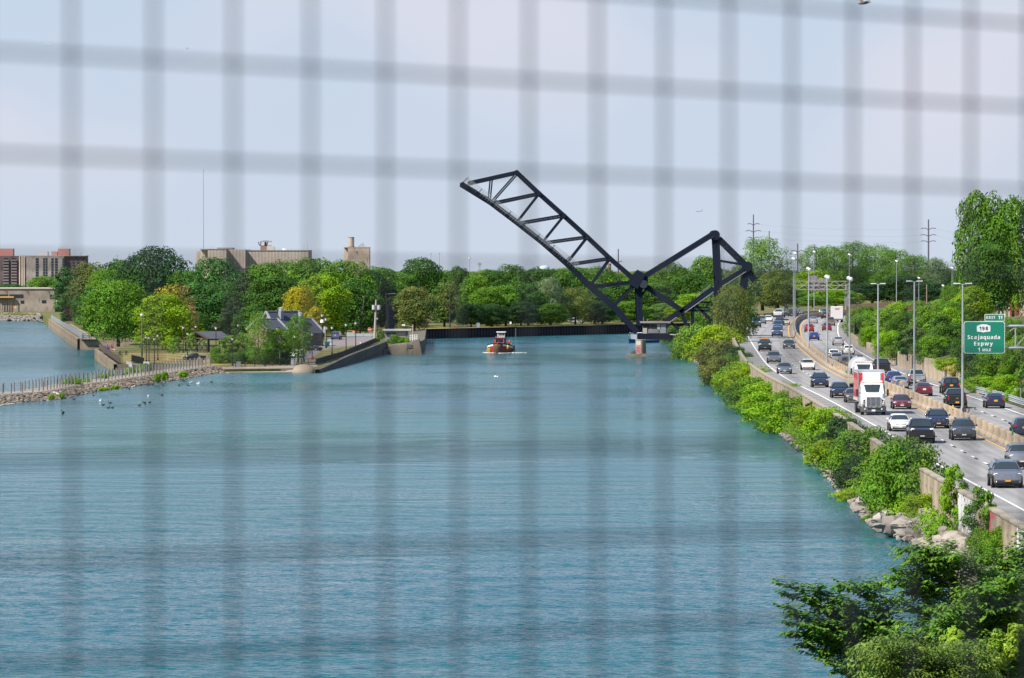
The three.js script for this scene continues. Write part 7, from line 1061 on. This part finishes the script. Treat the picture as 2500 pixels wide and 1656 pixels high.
// ---------------------------------------------------------------- pier, rocks, birds, people, near trees
{
  const A = on(-140, 1018, 0), pts = [[-220, 1040], [-60, 1003], [0, 988], [70, 981], [140, 976], [230, 958], [300, 948], [355, 939], [420, 930], [480, 920], [530, 912], [562, 908.5]].map(([x, y]) => on(x, y, 0));
  const line = pts.map((p) => [-p.z, p.x]).sort((a, b) => a[0] - b[0]), fx = through(line), z0 = line[0][0], z1 = line[line.length - 1][0], rows = [], top = [];
  for (let z = z0; z <= z1 + .01; z += (z1 - z0) / 60) { const x = fx(z), n = .25 * (noiseA(z * .4, 3) - .5); rows.push([V(x + .6, -.6, -z), V(x + .1 + n, -.02, -z), V(x - .9 + n, .35, -z), V(x - 1.7, .75, -z), V(x - 2.1, 1.0, -z), V(x - 5.4, 1.05, -z), V(x - 6.4, .2, -z), V(x - 7.2, -.8, -z)].map((p) => p.add(V(0, 0, -((x - p.x) * .22))))); }
  struct('pier_bank', quads(rows), M.gravel);
  const r = rng(77), stones = thing('pier_stones', 'slope of tumbled brown stones along the pier waterline', 'stones'); stones.userData.kind = 'stuff';
  const mats = [[.235, .195, .145], [.18, .145, .11], [.28, .23, .17]].map((c) => std(C(...c), .95, { flatShading: true })), gs = [[], [], []];
  for (let k = 0; k < 3400; k++) { const z = lerp(z0, z1, r()), x = fx(z), u = r(), s = .08 + .20 * r() * r(), st = new THREE.DodecahedronGeometry(s, 0); st.scale(1.8, .5, .9).rotateZ((r() - .6) * .9).rotateY(r() * 6.28).translate(x + .1 - u * 2.0, .05 + u * .85, -z - u * .4); gs[Math.floor(r() * 3)].push(st); }
  gs.forEach((q, k) => { const m = part('stones', q, mats[k], stones); m.userData.kind = 'stuff'; });
  for (const [d, label] of [[2.6, 'front row of grey steel posts along the pier'], [5.0, 'back row of grey steel posts along the pier']]) {
    const f = thing('pier_railing', label, 'railing'); const cable = [];
    for (let z = z0; z <= z1 - 2; z += 3.15) { const x = fx(z) - d, zz = -z - d * .22; part('post', cyl(.10, .10, 1.28, x, .98, zz, 7), std(C(.20, .19, .185), .7), f); cable.push(V(x, 0, zz)); }
    for (const h of [1.6, 2.05]) { const q = part('cable', cable.slice(1).map((p, k) => rod(cable[k].clone().setY(h), p.clone().setY(h), .012, .012, 4)), M.galvDull, f); }
  }
  const weeds = [[175, 946, 60, 26], [205, 941, 40, 18], [247, 932, 46, 22], [282, 924, 50, 22], [322, 915, 40, 20], [352, 908, 44, 22], [384, 929, 22, 18], [401, 924, 22, 18], [126, 973, 20, 10], [150, 969, 20, 10], [252, 953, 34, 7], [281, 949, 28, 8], [447, 918, 30, 12]];
  for (const [x, y, w, h] of weeds) { const p = on(x, y, .6), s = 1 / ppm(-p.z); plant('pier_weeds', 'reeds0', 'bright', p, w * s, h * s, turnNext(), 'tuft of bright green weeds growing on the stone pier', 'weeds', 'weeds on the pier'); }
  const dw = thing('driftwood', 'pale driftwood pole at the left edge on the pier stones', 'driftwood', on(8, 993, .2)); part('pole', rod(V(-1.2, 0, .2), V(1.3, .35, -.3), .12, .07, 7), std(C(.50, .44, .36), .9), dw); part('branch', rod(V(-.2, .12, 0), V(.5, .5, .1), .05, .02, 5), std(C(.50, .44, .36), .9), dw);
  const ps = thing('pale_slab', 'whitish flat stone among the pier stones', 'stone', on(140, 963, .5)); part('slab', new THREE.DodecahedronGeometry(.55, 1).scale(1.5, .35, .7).rotateZ(-.4), std(C(.60, .55, .50), .9, { flatShading: true }), ps); 
}
// boulders along the bank
function boulder(seed, w, h, d) { const g = mergeVertices(new THREE.IcosahedronGeometry(1, 4).deleteAttribute('uv').deleteAttribute('normal')), p = g.attributes.position, r = rng(seed), cut = []; for (let k = 0; k < 13; k++) cut.push([V(r() - .5, r() - .4, r() - .5).normalize(), .50 + .30 * r()]); const v = V(); for (let i = 0; i < p.count; i++) { v.fromBufferAttribute(p, i); for (const [n, o] of cut) { const q = v.dot(n) - o; if (q > 0) v.addScaledVector(n, -q * .97); } const f = 1 + .16 * (noiseA(v.x * 2.2 + seed, v.y * 2.6 + v.z * 2 + 9) - .5) + .07 * (noiseB(v.x * 7 + seed, v.y * 9 + v.z * 6 + 9) - .5); p.setXYZ(i, v.x * w * f, v.y * h * f, v.z * d * f); } g.computeVertexNormals(); return toCreasedNormals(g, .35); }
{
  const rockM = ['a', 'b', 'c'].map((n, k) => std(C(.36 - .05 * k, .325 - .05 * k, .29 - .045 * k), .95));
  const GR = 'boulders heaped below the painted wall', LR = 'grey boulder in the heap below the painted wall';
  const rocks = [ // px, py base, px width, px height, label
    [2150, 1282, 38, 30, 'squared beige boulder at the left end of the heap'], [2152, 1290, 34, 14], [2180, 1300, 48, 52, 'upright cracked boulder second from the left in the heap'], [2215, 1300, 70, 44, 'large smooth grey boulder in the middle of the heap'], [2212, 1314, 60, 26], [2248, 1304, 58, 40], [2275, 1322, 66, 40], [2300, 1326, 60, 44], [2330, 1312, 66, 22, 'long flat grey log-shaped boulder with debris on it'], [2335, 1335, 66, 30], [2305, 1342, 60, 24], [2355, 1350, 50, 26], [2260, 1290, 44, 26], [2290, 1290, 46, 28], [2320, 1290, 44, 30], [2172, 1262, 34, 20, 'pale broken slab on top of the heap'], [2205, 1270, 40, 22], [2235, 1272, 40, 20], [2290, 1334, 50, 20], [2345, 1368, 90, 24, 'low brown wet rock shelf at the water under the near trees'],
    [2035, 1146, 40, 24, 'dark layered grey rock at the waterline by the yellow-green clump'], [2052, 1140, 30, 18, 'smaller grey rock beside the layered rock'], [2062, 1186, 36, 40, 'pale square block of stone at the waterline'], [2070, 1200, 40, 22, 'sloping pale stone beside the square block'], [2106, 1245, 28, 32, 'grey cleft rock left of the boulder heap'], [1829, 992, 22, 18, 'brown-grey boulder cluster under the middle bushes, left'], [1850, 1008, 34, 24, 'brown-grey boulder cluster under the middle bushes, right'], [1887, 1042, 24, 14, 'low grey rock at the waterline among middle bushes'], [1900, 1036, 22, 12, 'second low grey rock among middle bushes'], [1802, 962, 24, 10, 'flat pinkish stones at the waterline far along the bank'], [1736, 902, 26, 10, 'thin line of rocks below the dark olive bush'], [1992, 1032, 24, 10, 'pale rock peeking through the bright bushes'], [1928, 1046, 20, 10, 'small pale rock under the bright bushes'],
  ];
  rocks.forEach(([x, y, w, h, label], k) => { const lift = k < 20 ? clamp((1330 - y) / 60, 0, .9) : .1, p = on(x, y - h * .1, lift), s = 1 / ppm(-p.z), g = thing('boulder', label ?? LR, 'boulder', p.add(V(0, h * s * .32, -.4)), k * 1.3 % .6, label ? undefined : GR); part('stone', boulder(900 + k, w * s * .68, h * s * .60, w * s * .6), rockM[k % 3], g); });
  const r = rng(88), drift = thing('driftwood', 'tangle of pale sticks and driftwood on the boulder heap', 'driftwood'); drift.userData.kind = 'stuff'; const gs = [];
  for (let k = 0; k < 130; k++) { const p = on(lerp(2195, 2345, r()), lerp(1258, 1288, r()), 1.1 + .35 * r()), a = r() * 6.28, L = .3 + .9 * r() * r(); gs.push(rod(p, p.clone().add(V(Math.cos(a) * L, (r() - .3) * .35, Math.sin(a) * L)), .015 + .035 * r(), .01, 5)); } const q = part('sticks', gs, std(C(.52, .46, .39), .95), drift); q.userData.kind = 'stuff';
  const db = thing('debris', 'scrap of blue and white plastic on the boulders', 'litter', on(2308, 1298, 1.0)); part('blue_sheet', new THREE.BoxGeometry(.3, .05, .5).rotateZ(.5), std(C(.03, .22, .55), .5), db); part('white_sheet', new THREE.BoxGeometry(.2, .04, .7).rotateZ(-.6).translate(-.15, .2, 0), M.white, db);
}
// birds
{
  const ell = (a, b, c, x, y, z) => new THREE.SphereGeometry(1, 12, 8).scale(a, b, c).translate(x, y, z);
  const make = (light) => { const g = thing(light ? 'gull' : 'duck', light ? 'white gull floating among the ducks off the pier' : 'dark duck floating in the scattered flock off the pier', light ? 'gull' : 'duck', V(), 0, light ? 'gulls on the water' : 'ducks on the water'), body = std(light ? C(.75, .75, .73) : C(.06, .05, .045), .8), hd = std(light ? C(.78, .78, .76) : C(.035, .035, .035), .8);
    part('body', [ell(.34, .15, .17, 0, .11, 0), new THREE.ConeGeometry(.12, .3, 8).rotateZ(1.9).translate(-.36, .17, 0), cyl(.07, .05, .26, .24, .14, 0, 8), ell(.10, .09, .08, .28, .43, 0)], body, g); part('beak', new THREE.ConeGeometry(.035, .12, 6).rotateZ(-Math.PI / 2).translate(.42, .42, 0), std(C(.45, .30, .04), .6), g); part('wing', [ell(.24, .07, .05, -.06, .2, .13), ell(.24, .07, .05, -.06, .2, -.13)], light ? std(C(.45, .46, .48), .8) : hd, g); return g; };
  const duck = make(0), gull = make(1); let nd = 0, ng = 0, r = rng(9);
  const spots = [[244, 980, 1], [361, 969, 1], [466, 936, 1], [482, 938, 1], [485, 938, 1], [325, 947, 1], [445, 928, 0], [455, 927, 0], [448, 931, 0], [516, 934, 0], [360, 942, 0], [365, 940, 0], [372, 941, 0], [395, 937, 0], [398, 943, 0], [459, 942, 0], [437, 942, 0], [228, 967, 0], [180, 976, 0], [150, 975, 0], [158, 974, 0], [251, 990, 0], [268, 985, 0], [264, 997, 0], [274, 997, 0], [340, 991, 0], [351, 984, 0], [354, 987, 0], [365, 984, 0], [395, 966, 0], [315, 951, 0], [153, 1011, 2]];
  for (const [x, y, k] of spots) { const p = on(x, y, 0), src = k === 1 ? gull : duck, first = k === 1 ? !ng++ : !nd++, o = first ? src : copy(src, k === 1 ? 'gull' : 'duck', p, 0); o.position.copy(p); o.rotation.y = (r() - .5) * 3 + (r() < .5 ? Math.PI : 0); const s = k === 1 ? .62 : .55; o.scale.set(s, k === 2 ? 1.1 : s, s); if (k === 2) { o.userData.label = 'single dark bird sitting upright on the water, nearest of the flock'; delete o.userData.group; } }
  const fly = (px, py, Z, sz, label, c) => { const g = thing('flying_gull', label, 'gull', at(px, py, Z)); const m = std(C(...c), .8); part('body', [ell(.30 * sz, .09 * sz, .09 * sz, 0, 0, 0), ell(.1 * sz, .075 * sz, .07 * sz, .3 * sz, .02 * sz, 0), new THREE.ConeGeometry(.08 * sz, .22 * sz, 6).rotateZ(1.6).translate(-.36 * sz, 0, 0)], m, g); for (const d of [-1, 1]) part('wing', quads([[V(.12 * sz, 0, .05 * d), V(.1 * sz, .16 * sz, .4 * sz * d), V(-.12 * sz, .06 * sz, .85 * sz * d)], [V(-.14 * sz, 0, .05 * d), V(-.1 * sz, .15 * sz, .4 * sz * d), V(-.2 * sz, .05 * sz, .85 * sz * d)]]), m, g); g.rotation.set(.1, .5, .1); };
  fly(1211, 920, 640, .7, 'white gull skimming low over the middle of the canal', [.78, .78, .76]); fly(2111, 7, 330, 1.1, 'brown gull gliding at the top edge of the sky', [.16, .12, .10]); fly(457, 118, 900, .5, 'tiny dark bird high in the left sky', [.10, .10, .12]);
  const pl = thing('airliner', 'tiny distant airliner low in the sky right of the bridge', 'aeroplane', at(1707, 515.5, 15000)), pm = std(C(.30, .34, .42), .6); part('fuselage', [new THREE.CapsuleGeometry(1.3, 18, 4, 8).rotateZ(Math.PI / 2)], pm, pl); part('wing', [bar(V(2, -.6, 0), V(-3, -.3, 8), 2.2, .4), bar(V(2, -.6, 0), V(-3, -.3, -8), 2.2, .4)], pm, pl); part('tail', bar(V(-8, 0, 0), V(-10.5, 4.2, 0), .4, 2.6), pm, pl); part('engine', [new THREE.CylinderGeometry(.8, .8, 2.4, 8).rotateZ(1.57).translate(1, -1.6, 4), new THREE.CylinderGeometry(.8, .8, 2.4, 8).rotateZ(1.57).translate(1, -1.6, -4)], pm, pl); pl.rotation.z = -.03; pl.rotation.y = Math.PI + .2;
}
// people: one skinned surface each, from joined tapered limbs
const { MarchingCubes } = await import('three/addons/objects/MarchingCubes.js');
function person(label, pos, turn, H, o) {
  const g = thing('person', label, 'person', pos, turn), N = 44, mc = new MarchingCubes(N, new THREE.MeshBasicMaterial(), false, false, 60000), sc = 1.02, J = o.pose === 'sit'
    ? [[0, .30, 0, 0, .55, -.03, .10, .11], [0, .55, -.03, 0, .62, 0, .06, .045], [-.08, .28, 0, -.10, .28, .28, .075, .06], [.08, .28, 0, .10, .28, .28, .075, .06], [-.10, .28, .28, -.1, .02, .34, .055, .04], [.10, .28, .28, .1, .02, .34, .055, .04], [-.14, .52, 0, -.2, .36, .08, .04, .035], [.14, .52, 0, .2, .36, .08, .04, .035]]
    : [[0, .52, 0, 0, .80, 0, .095, .105], [0, .80, 0, 0, .87, .005, .045, .04], [-.06, .52, 0, -.075, .28, .02, .07, .055], [.06, .52, 0, .08, .28, .06, .07, .055], [-.075, .28, .02, -.08, .03, -.06, .05, .034], [.08, .28, .06, .085, .03, .06, .05, .034], [-.08, .03, -.06, -.085, .02, .02, .034, .028], [.085, .03, .06, .09, .02, .13, .034, .028], [-.125, .79, 0, -.175, .62, -.03, .042, .034], [-.175, .62, -.03, -.18, .46, .05, .034, .026], [.125, .79, 0, .175, .62, .02, .042, .034], [.175, .62, .02, .19, .47, .08, .034, .026], [-.18, .46, .05, -.18, .41, .06, .026, .018], [.19, .47, .08, .19, .42, .09, .026, .018]];
  const head = o.pose === 'sit' ? [0, .70, .01] : [0, .935, .01];
  for (let k = 0; k < N; k++) for (let j = 0; j < N; j++) for (let i = 0; i < N; i++) {
    const x = ((i - N / 2) / (N / 2)) * .55, y = ((j - N / 2) / (N / 2)) * .55 + .5, z = ((k - N / 2) / (N / 2)) * .55; let s = 0;
    for (const [ax, ay, az, bx, by, bz, ra, rb] of J) { const dx = bx - ax, dy = by - ay, dz = bz - az, t = clamp(((x - ax) * dx + (y - ay) * dy + (z - az) * dz) / (dx * dx + dy * dy + dz * dz), 0, 1), d = Math.hypot(x - ax - dx * t, y - ay - dy * t, (z - az - dz * t) * 1.15) - lerp(ra, rb, t); s += Math.exp(-d * 70); }
    s += Math.exp(-(Math.hypot((x - head[0]) * 1.15, y - head[1], z - head[2]) - .062) * 70); mc.field[i + j * N + k * N * N] = Math.log(s + 1e-9) / 70;
  }
  mc.isolation = 0; mc.update(); const n = mc.count, src = mc.positionArray, nr = mc.normalArray, pos2 = new Float32Array(n * 3), nor = new Float32Array(n * 3), col = new Float32Array(n * 3), neck = head[1] - .075;
  for (let i = 0; i < n; i++) { const x = src[i * 3] * .55, y = src[i * 3 + 1] * .55 + .5, z = src[i * 3 + 2] * .55; pos2.set([x * H, y * H, z * H], i * 3); nor.set([nr[i * 3], nr[i * 3 + 1], nr[i * 3 + 2]], i * 3); const sit = o.pose === 'sit', c = y > head[1] + .02 || (y > neck + .01 && z < -.005) ? o.hair : y > neck ? o.skin : (Math.abs(x) > .15 && y < (o.sleeve ?? .66)) ? o.skin : y > (sit ? .33 : .5) ? o.shirt : y > (sit ? .2 : (o.hem ?? .3)) ? o.trousers : y < .05 ? o.shoes : o.skin; col.set(c, i * 3); }
  const geo = new THREE.BufferGeometry(); geo.setAttribute('position', new THREE.BufferAttribute(pos2, 3)); geo.setAttribute('normal', new THREE.BufferAttribute(nor, 3)); geo.setAttribute('color', new THREE.BufferAttribute(col, 3)); geo.computeVertexNormals();
  part('body', geo, std(C(1, 1, 1), .85, { vertexColors: true }), g);
  return g;
}
{
  const skin = [.42, .26, .19], dark = [.03, .025, .02], P1 = on(262, 858, 1.25), P2 = on(271.5, 857.5, 1.25);
  person('person in blue shirt and blue shorts walking by the left sea wall', P1, Math.PI - .2, 1.24, { skin, hair: dark, shirt: [.06, .10, .46], trousers: [.03, .06, .20], shoes: [.3, .3, .3], hem: .12 });
  person('person in red shirt with towel walking beside the one in blue', P2, Math.PI + .1, 1.24, { skin, hair: [.30, .05, .04], shirt: [.58, .02, .03], trousers: [.50, .38, .36], shoes: [.2, .2, .2], hem: .3 });
  const bg = thing('towel', 'red and white striped towel carried by the person in red', 'towel', P2.clone().add(V(.42, .3, .1))); for (let k = 0; k < 5; k++) part('stripe', quads([[V(-.28 + k * .12, .22 - k * .06, 0), V(-.24 + k * .12, -.02 - k * .05, .08)], [V(-.17 + k * .12, .18 - k * .06, 0), V(-.13 + k * .12, -.05 - k * .05, .08)]]), k % 2 ? M.white : std(C(.55, .06, .08), .8), bg);
  person('person in white shirt sitting by the black fence on the lot', park(881, 849).add(V(0, .05, 0)), .6, 1.5, { pose: 'sit', skin, hair: dark, shirt: [.75, .75, .75], trousers: [.08, .08, .1], shoes: dark });
  const tug = scene.children.find((o) => o.name === 'tugboat'); person('person in red life vest standing on the tugboat side deck', tug.position.clone().add(V(1.65, .95, 1.5)), .2, 1.55, { skin, hair: dark, shirt: [.62, .08, .06], trousers: [.04, .04, .05], shoes: dark, hem: .06 });
}
// near trees at the lower right, branch by branch
{
  let LS = 1; const leaf = (spray, r, p, d, L, out) => { const up = V(0, 1, 0), side = d.clone().cross(up).normalize(); const n = Math.max(4, Math.round(L / .075)); let q = p.clone(), dir = d.clone(); for (let k = 0; k < n; k++) { dir.add(V((r() - .5) * .3, (r() - .5) * .3 - .03, (r() - .5) * .3)).normalize(); q = q.clone().addScaledVector(dir, L / n); const s = k % 2 ? 1 : -1, a = dir.clone().multiplyScalar(.55).addScaledVector(side, s * (.7 + .3 * r())).add(V(0, -.38 + .45 * (r() - .5), 0)).normalize(); out.push([q.clone(), a, (.15 + .09 * r()) * (1 - .3 * k / n) * LS, r()]); } return q; };
  function leafGeo(list, slim) { const pos = new Float32Array(list.length * 36), col = new Float32Array(list.length * 36), up = V(0, 1, 0), t = V(), nn = V(); list.forEach(([p, a, L, v], k) => { t.crossVectors(a, up).normalize(); nn.crossVectors(t, a).normalize(); const w = L * slim, P = [p, p.clone().addScaledVector(a, L * .42).addScaledVector(t, w / 2).addScaledVector(nn, w * .16), p.clone().addScaledVector(a, L * .5).addScaledVector(nn, -w * .06), p.clone().addScaledVector(a, L * .38).addScaledVector(t, -w / 2).addScaledVector(nn, w * .16), p.clone().addScaledVector(a, L).addScaledVector(nn, -L * .10)]; [[0, 1, 2], [0, 2, 3], [1, 4, 2], [2, 4, 3]].forEach((f, i) => f.forEach((q, j) => pos.set([P[q].x, P[q].y, P[q].z], k * 36 + i * 9 + j * 3))); const c = .72 + .6 * v, w2 = (v * 7.3 % 1 - .5) * .5; for (let i = 0; i < 12; i++) col.set([c * (1 + w2), c, c * (1 - .5 * w2)], k * 36 + i * 3); }); const g = new THREE.BufferGeometry(); g.setAttribute('position', new THREE.BufferAttribute(pos, 3)); g.setAttribute('color', new THREE.BufferAttribute(col, 3)); g.computeVertexNormals(); return g; }
  const nearLeaf = (c) => new THREE.MeshPhysicalMaterial({ color: C(...c), roughness: .5, specularIntensity: .5, side: THREE.DoubleSide, vertexColors: true, transmission: .28, thickness: 0, ior: 1.45 });
  function nearTree(seed, label, root, tips, mat, depthJit, o = {}) {
    const r = rng(seed), g = thing('near_tree', label, 'tree'), wood = [], leaves = [];
    const stem = root.clone().add(V(o.lean ?? 0, o.tall ?? 6, 0)); wood.push(rod(root, stem, .13, .03, 8)); LS = (o.leafSize ?? 1) * 1.2;
    for (const [x, y, dz] of tips) {
      const tip = at(x, y, -root.z + (dz ?? (r() - .5) * depthJit)), hd = Math.hypot(tip.x - root.x, tip.z - root.z), fork = root.clone().lerp(stem, clamp((tip.y - root.y - .45 * hd - .4) / (o.tall ?? 6), .12, .92)), c = fork.clone().lerp(tip, .45 + .2 * r()).add(V((r() - .5) * .5, .15 + .75 * r(), (r() - .5) * 1.2)), curve = new THREE.QuadraticBezierCurve3(fork, c, tip), L = fork.distanceTo(tip), n = Math.max(6, Math.round(L / (o.step ?? .075)));
      for (let k = 0; k < 7; k++) wood.push(rod(curve.getPoint(k / 7), curve.getPoint((k + 1) / 7), .020 * (1 - k / 7.6), .020 * (1 - (k + 1) / 7.6) + .003, 5));
      for (let k = 0; k <= n; k++) { const t = .22 + .78 * k / n, p = curve.getPoint(t), tan = curve.getTangent(t), a = r() * 6.28, d = tan.clone().multiplyScalar(.45).add(V(Math.cos(a), .25 + .3 * r(), Math.sin(a)).multiplyScalar(.75)).normalize(), len = (.35 + .6 * r()) * (1 - .45 * t) * (o.twig ?? 1), e = leaf(0, r, p, d, len, leaves); if (k % 2) wood.push(rod(p, e, .006, .003, 3)); if (k === n) leaf(0, r, p, tan, .35, leaves); }
    }
    const cg = [leafGeo(leaves, o.slim ?? .5)]; if (o.fill) { const cl = []; for (let k = 0; k < 46; k++) { const x = lerp(o.fill > 1 ? 2120 : 2230, o.fill > 1 ? 2400 : 2540, r()), lo = o.fill > 1 ? 1585 : 1640 - (x - 2230) * .62, y = lerp(Math.max(lo, 1400), 1720, r()), p = at(x, y, -root.z + 1.2 + 3.5 * r()); cl.push([p.x, p.y, p.z, .55 + .35 * r(), .38 + .2 * r(), .6]); } cg.push(foliage(seed + 9, cl, 15000, .19, { slim: .5, shell: .7 })); } part('crown', cg, mat, g); part('trunk', wood, M.bark, g); return leaves.length;
  }
  const r = rng(5), grid = (n, x0, x1, y0, y1, edge) => { const o = []; for (let k = 0; k < n; k++) { const x = lerp(x0, x1, (k * .618 + r() * .2) % 1), y = lerp(Math.max(y0, edge(x)), y1, r()); o.push([x, y]); } return o; };
  const g1 = on(2150, 1700, 2); const base = (px, Z, h) => { const p = at(px, 1600, Z); return V(p.x, h, -Z); };
  nearTree(31, 'dark glossy tree reaching branches out over the water, lower right', base(2230, 176, 1.3), [[1914, 1428], [1926, 1452], [1990, 1436], [2015, 1448], [2056, 1428], [2094, 1442], [1916, 1482], [1938, 1500], [1936, 1522], [1934, 1548], [1962, 1548], [1956, 1580], [1990, 1560], [1982, 1596], [2030, 1520], [2046, 1560], [2040, 1622], [2050, 1640], [2085, 1590], [2080, 1500], [2110, 1520], [2120, 1580], [2100, 1640], [2150, 1560], [2140, 1480], [2010, 1490], [1975, 1470], [2060, 1470], [2125, 1430], [2160, 1620], [2180, 1520], [1965, 1525], [2005, 1530], [2020, 1590], [2070, 1540]], nearLeaf([.105, .225, .020]), 2.2, { tall: 5, lean: -.6, leafSize: 1.25, slim: .62, step: .095 });
  nearTree(32, 'leafy tree with fine upright sprays against the water, lower right', base(2330, 182, 1.5), [[2206, 1348], [2226, 1366], [2248, 1350], [2272, 1342], [2284, 1360], [2190, 1392], [2212, 1404], [2178, 1410], [2160, 1424], [2240, 1396], [2262, 1388], [2300, 1380], [2318, 1338], [2330, 1360], [2350, 1372], [2304, 1420], [2250, 1430], [2210, 1450], [2284, 1440], [2340, 1420], [2380, 1400], [2372, 1440], [2330, 1460], [2220, 1490], [2270, 1490], [2180, 1470], [2310, 1500], [2400, 1370], [2420, 1400], [2436, 1360], [2410, 1430], [2360, 1480], [2230, 1372], [2195, 1430], [2255, 1360]], nearLeaf([.130, .265, .020]), 2.6, { tall: 6.2, leafSize: 1.15, slim: .6 });
  nearTree(33, 'big bushy green tree filling the lower right corner', base(2440, 168, 1.6), grid(120, 2120, 2530, 1400, 1690, (x) => 1560 - (x - 2120) * .45), nearLeaf([.130, .260, .022]), 3.2, { tall: 5.0, twig: 1.1, step: .11, fill: 1, leafSize: 1.2, slim: .62 });
  nearTree(34, 'dense olive-green undergrowth along the bottom edge at the right', base(2300, 162, 1.4), grid(80, 2130, 2420, 1560, 1720, () => 1560), nearLeaf([.150, .245, .030]), 2.4, { tall: 3.6, twig: .9, slim: .40, leafSize: .85, fill: 2 });
  nearTree(35, 'tall leafy tree at the right edge reaching up to the painted wall', base(2500, 190, 1.6), grid(60, 2400, 2540, 1310, 1480, (x) => 1420 - (x - 2400) * .9), nearLeaf([.120, .250, .024]), 2.6, { tall: 6.4, twig: 1.0, leafSize: 1.2, slim: .6 });
  const vineM = nearLeaf([.235, .370, .018]); let q = 0;
  for (const [x, y, w, h, label, Z] of [[2330, 1562, 64, 70, 'bright yellow-green vine mound in the middle of the near thicket', 164.5], [2276, 1608, 60, 50, 'yellow-green vine patch left of the bright mound', 163.5], [2462, 1580, 84, 110, 'yellow-green vine curtain at the lower right edge', 164]]) { const p = at(x, y + h / 2, Z), s = 1 / ppm(Z), cl = []; for (let k = 0; k < 10; k++) cl.push([(r() - .5) * w * s * .9, h * s * (.15 + .75 * r()), (r() - .5) * .7, .22 * w * s, .2 * h * s, .3]); const g = thing('vine_mound', label, 'vine', p); part('leaves', foliage(70 + q++, cl, 2600, .10, { slim: .85, shell: .6 }), vineM, g); part('stem', rod(V(0, -1.5, -.2), V(0, h * s * .5, -.2), .04, .02, 5), M.bark, g); }
}

{
  const r = rng(202), gs = [[], []], g = thing('rubble', 'broken grey stones strewn along the foot of the river bank', 'rubble'); g.userData.kind = 'stuff';
  for (let k = 0; k < 900; k++) { const z = k < 300 ? lerp(300, 352, r()) : lerp(300, 960, Math.pow(r(), 1.4)), s = shoreAt(z), w = edgeX(z) - 3.7, t = Math.pow(r(), k < 300 ? 1 : 2.2), x = lerp(s - .4, w, t * .9), q = .16 + (k < 300 ? .42 : .34) * r() * r(); gs[k % 2].push(new THREE.DodecahedronGeometry(q, 0).scale(1.5, .7, 1.1).rotateZ((r() - .5) * 1.2).rotateY(r() * 6.28).translate(x, bankY(x, z) - .05 + q * .2, -z)); }
  gs.forEach((q, k) => { const m = part('stones', q, std(C(.34 - .08 * k, .30 - .075 * k, .255 - .06 * k), .95, { flatShading: true }), g); m.userData.kind = 'stuff'; });
}
// ---------------------------------------------------------------- the wire mesh of the bridge fence that the photograph is taken through, standing aslant to the view
{
  const m = std(C(.010, .011, .014), .8), g = thing('wire_mesh_fence', 'out-of-focus wire mesh fence in front of the whole view', 'wire fence');
  const D0 = 2.45, VX = 13000, VY = 830;                                      // distance along the view axis; the point toward which the long wires recede, a little below level
  const dir = ray(VX, VY).normalize(), up = V(0, 1, 0), C0 = V(0, EYE - Math.tan(PITCH) * D0, -D0), nrm = dir.clone().cross(up);
  const hit = (px, py) => { const r = ray(px, py), t = C0.clone().sub(camera.position).dot(nrm) / r.dot(nrm); return r.multiplyScalar(t).add(camera.position); };
  const a = hit(174, 126), b = hit(2229, 126 + (VY - 126) * 2229 / VX), horiz = (p) => (p.x - a.x) / dir.x, step = horiz(b) / 12, e = hit(0, 376), e0 = hit(0, 126), pitch = e0.y - e.y;
  const at0 = a.clone(), base = e0.clone();
  const wire = (p, q) => part('wire', rod(p, q, .00100, .00100, 8), m, g);
  for (let k = -14; k <= 26; k++) { const p = at0.clone().addScaledVector(dir, k * step); wire(p.clone().setY(EYE - 1.1), p.clone().setY(EYE + 1.0)); }
  for (let k = -18; k <= 20; k++) { const p = base.clone().add(V(0, -k * pitch, 0)).addScaledVector(nrm, .0013); wire(p.clone().addScaledVector(dir, -14 * step), p.clone().addScaledVector(dir, 27 * step)); }
}
// ---------------------------------------------------------------- repeats told apart by their place in their row
{
  const words = ['leftmost', 'second', 'third', 'fourth', 'fifth', 'sixth', 'seventh', 'eighth', 'ninth', 'tenth', 'eleventh', 'twelfth', 'thirteenth', 'fourteenth', 'fifteenth', 'sixteenth', 'seventeenth', 'eighteenth', 'nineteenth', 'twentieth', 'twenty-first', 'twenty-second', 'twenty-third', 'twenty-fourth', 'twenty-fifth', 'twenty-sixth', 'twenty-seventh', 'twenty-eighth', 'twenty-ninth', 'thirtieth'];
  for (const [label, how] of [[LP, 'green tree in the wood behind the park'], [LW, 'dark green tree in the row above the far wharf'], [LB, 'hazy tree in the tall row beyond the motorway bend'], [LBk, 'leafy bush in the thicket between river and parapet'], [LS2, 'leafy bush in the thicket on the roadside slope']]) {
    const list = scene.children.filter((o) => o.userData.label === label).sort((a, b) => a.position.x / -a.position.z - b.position.x / -b.position.z);
    list.forEach((o, k) => { o.userData.label = how + ', ' + (k ? k === list.length - 1 ? 'rightmost' : words[k] + ' from the left' : 'leftmost'); });
  }
}
renderer.render(scene, camera);
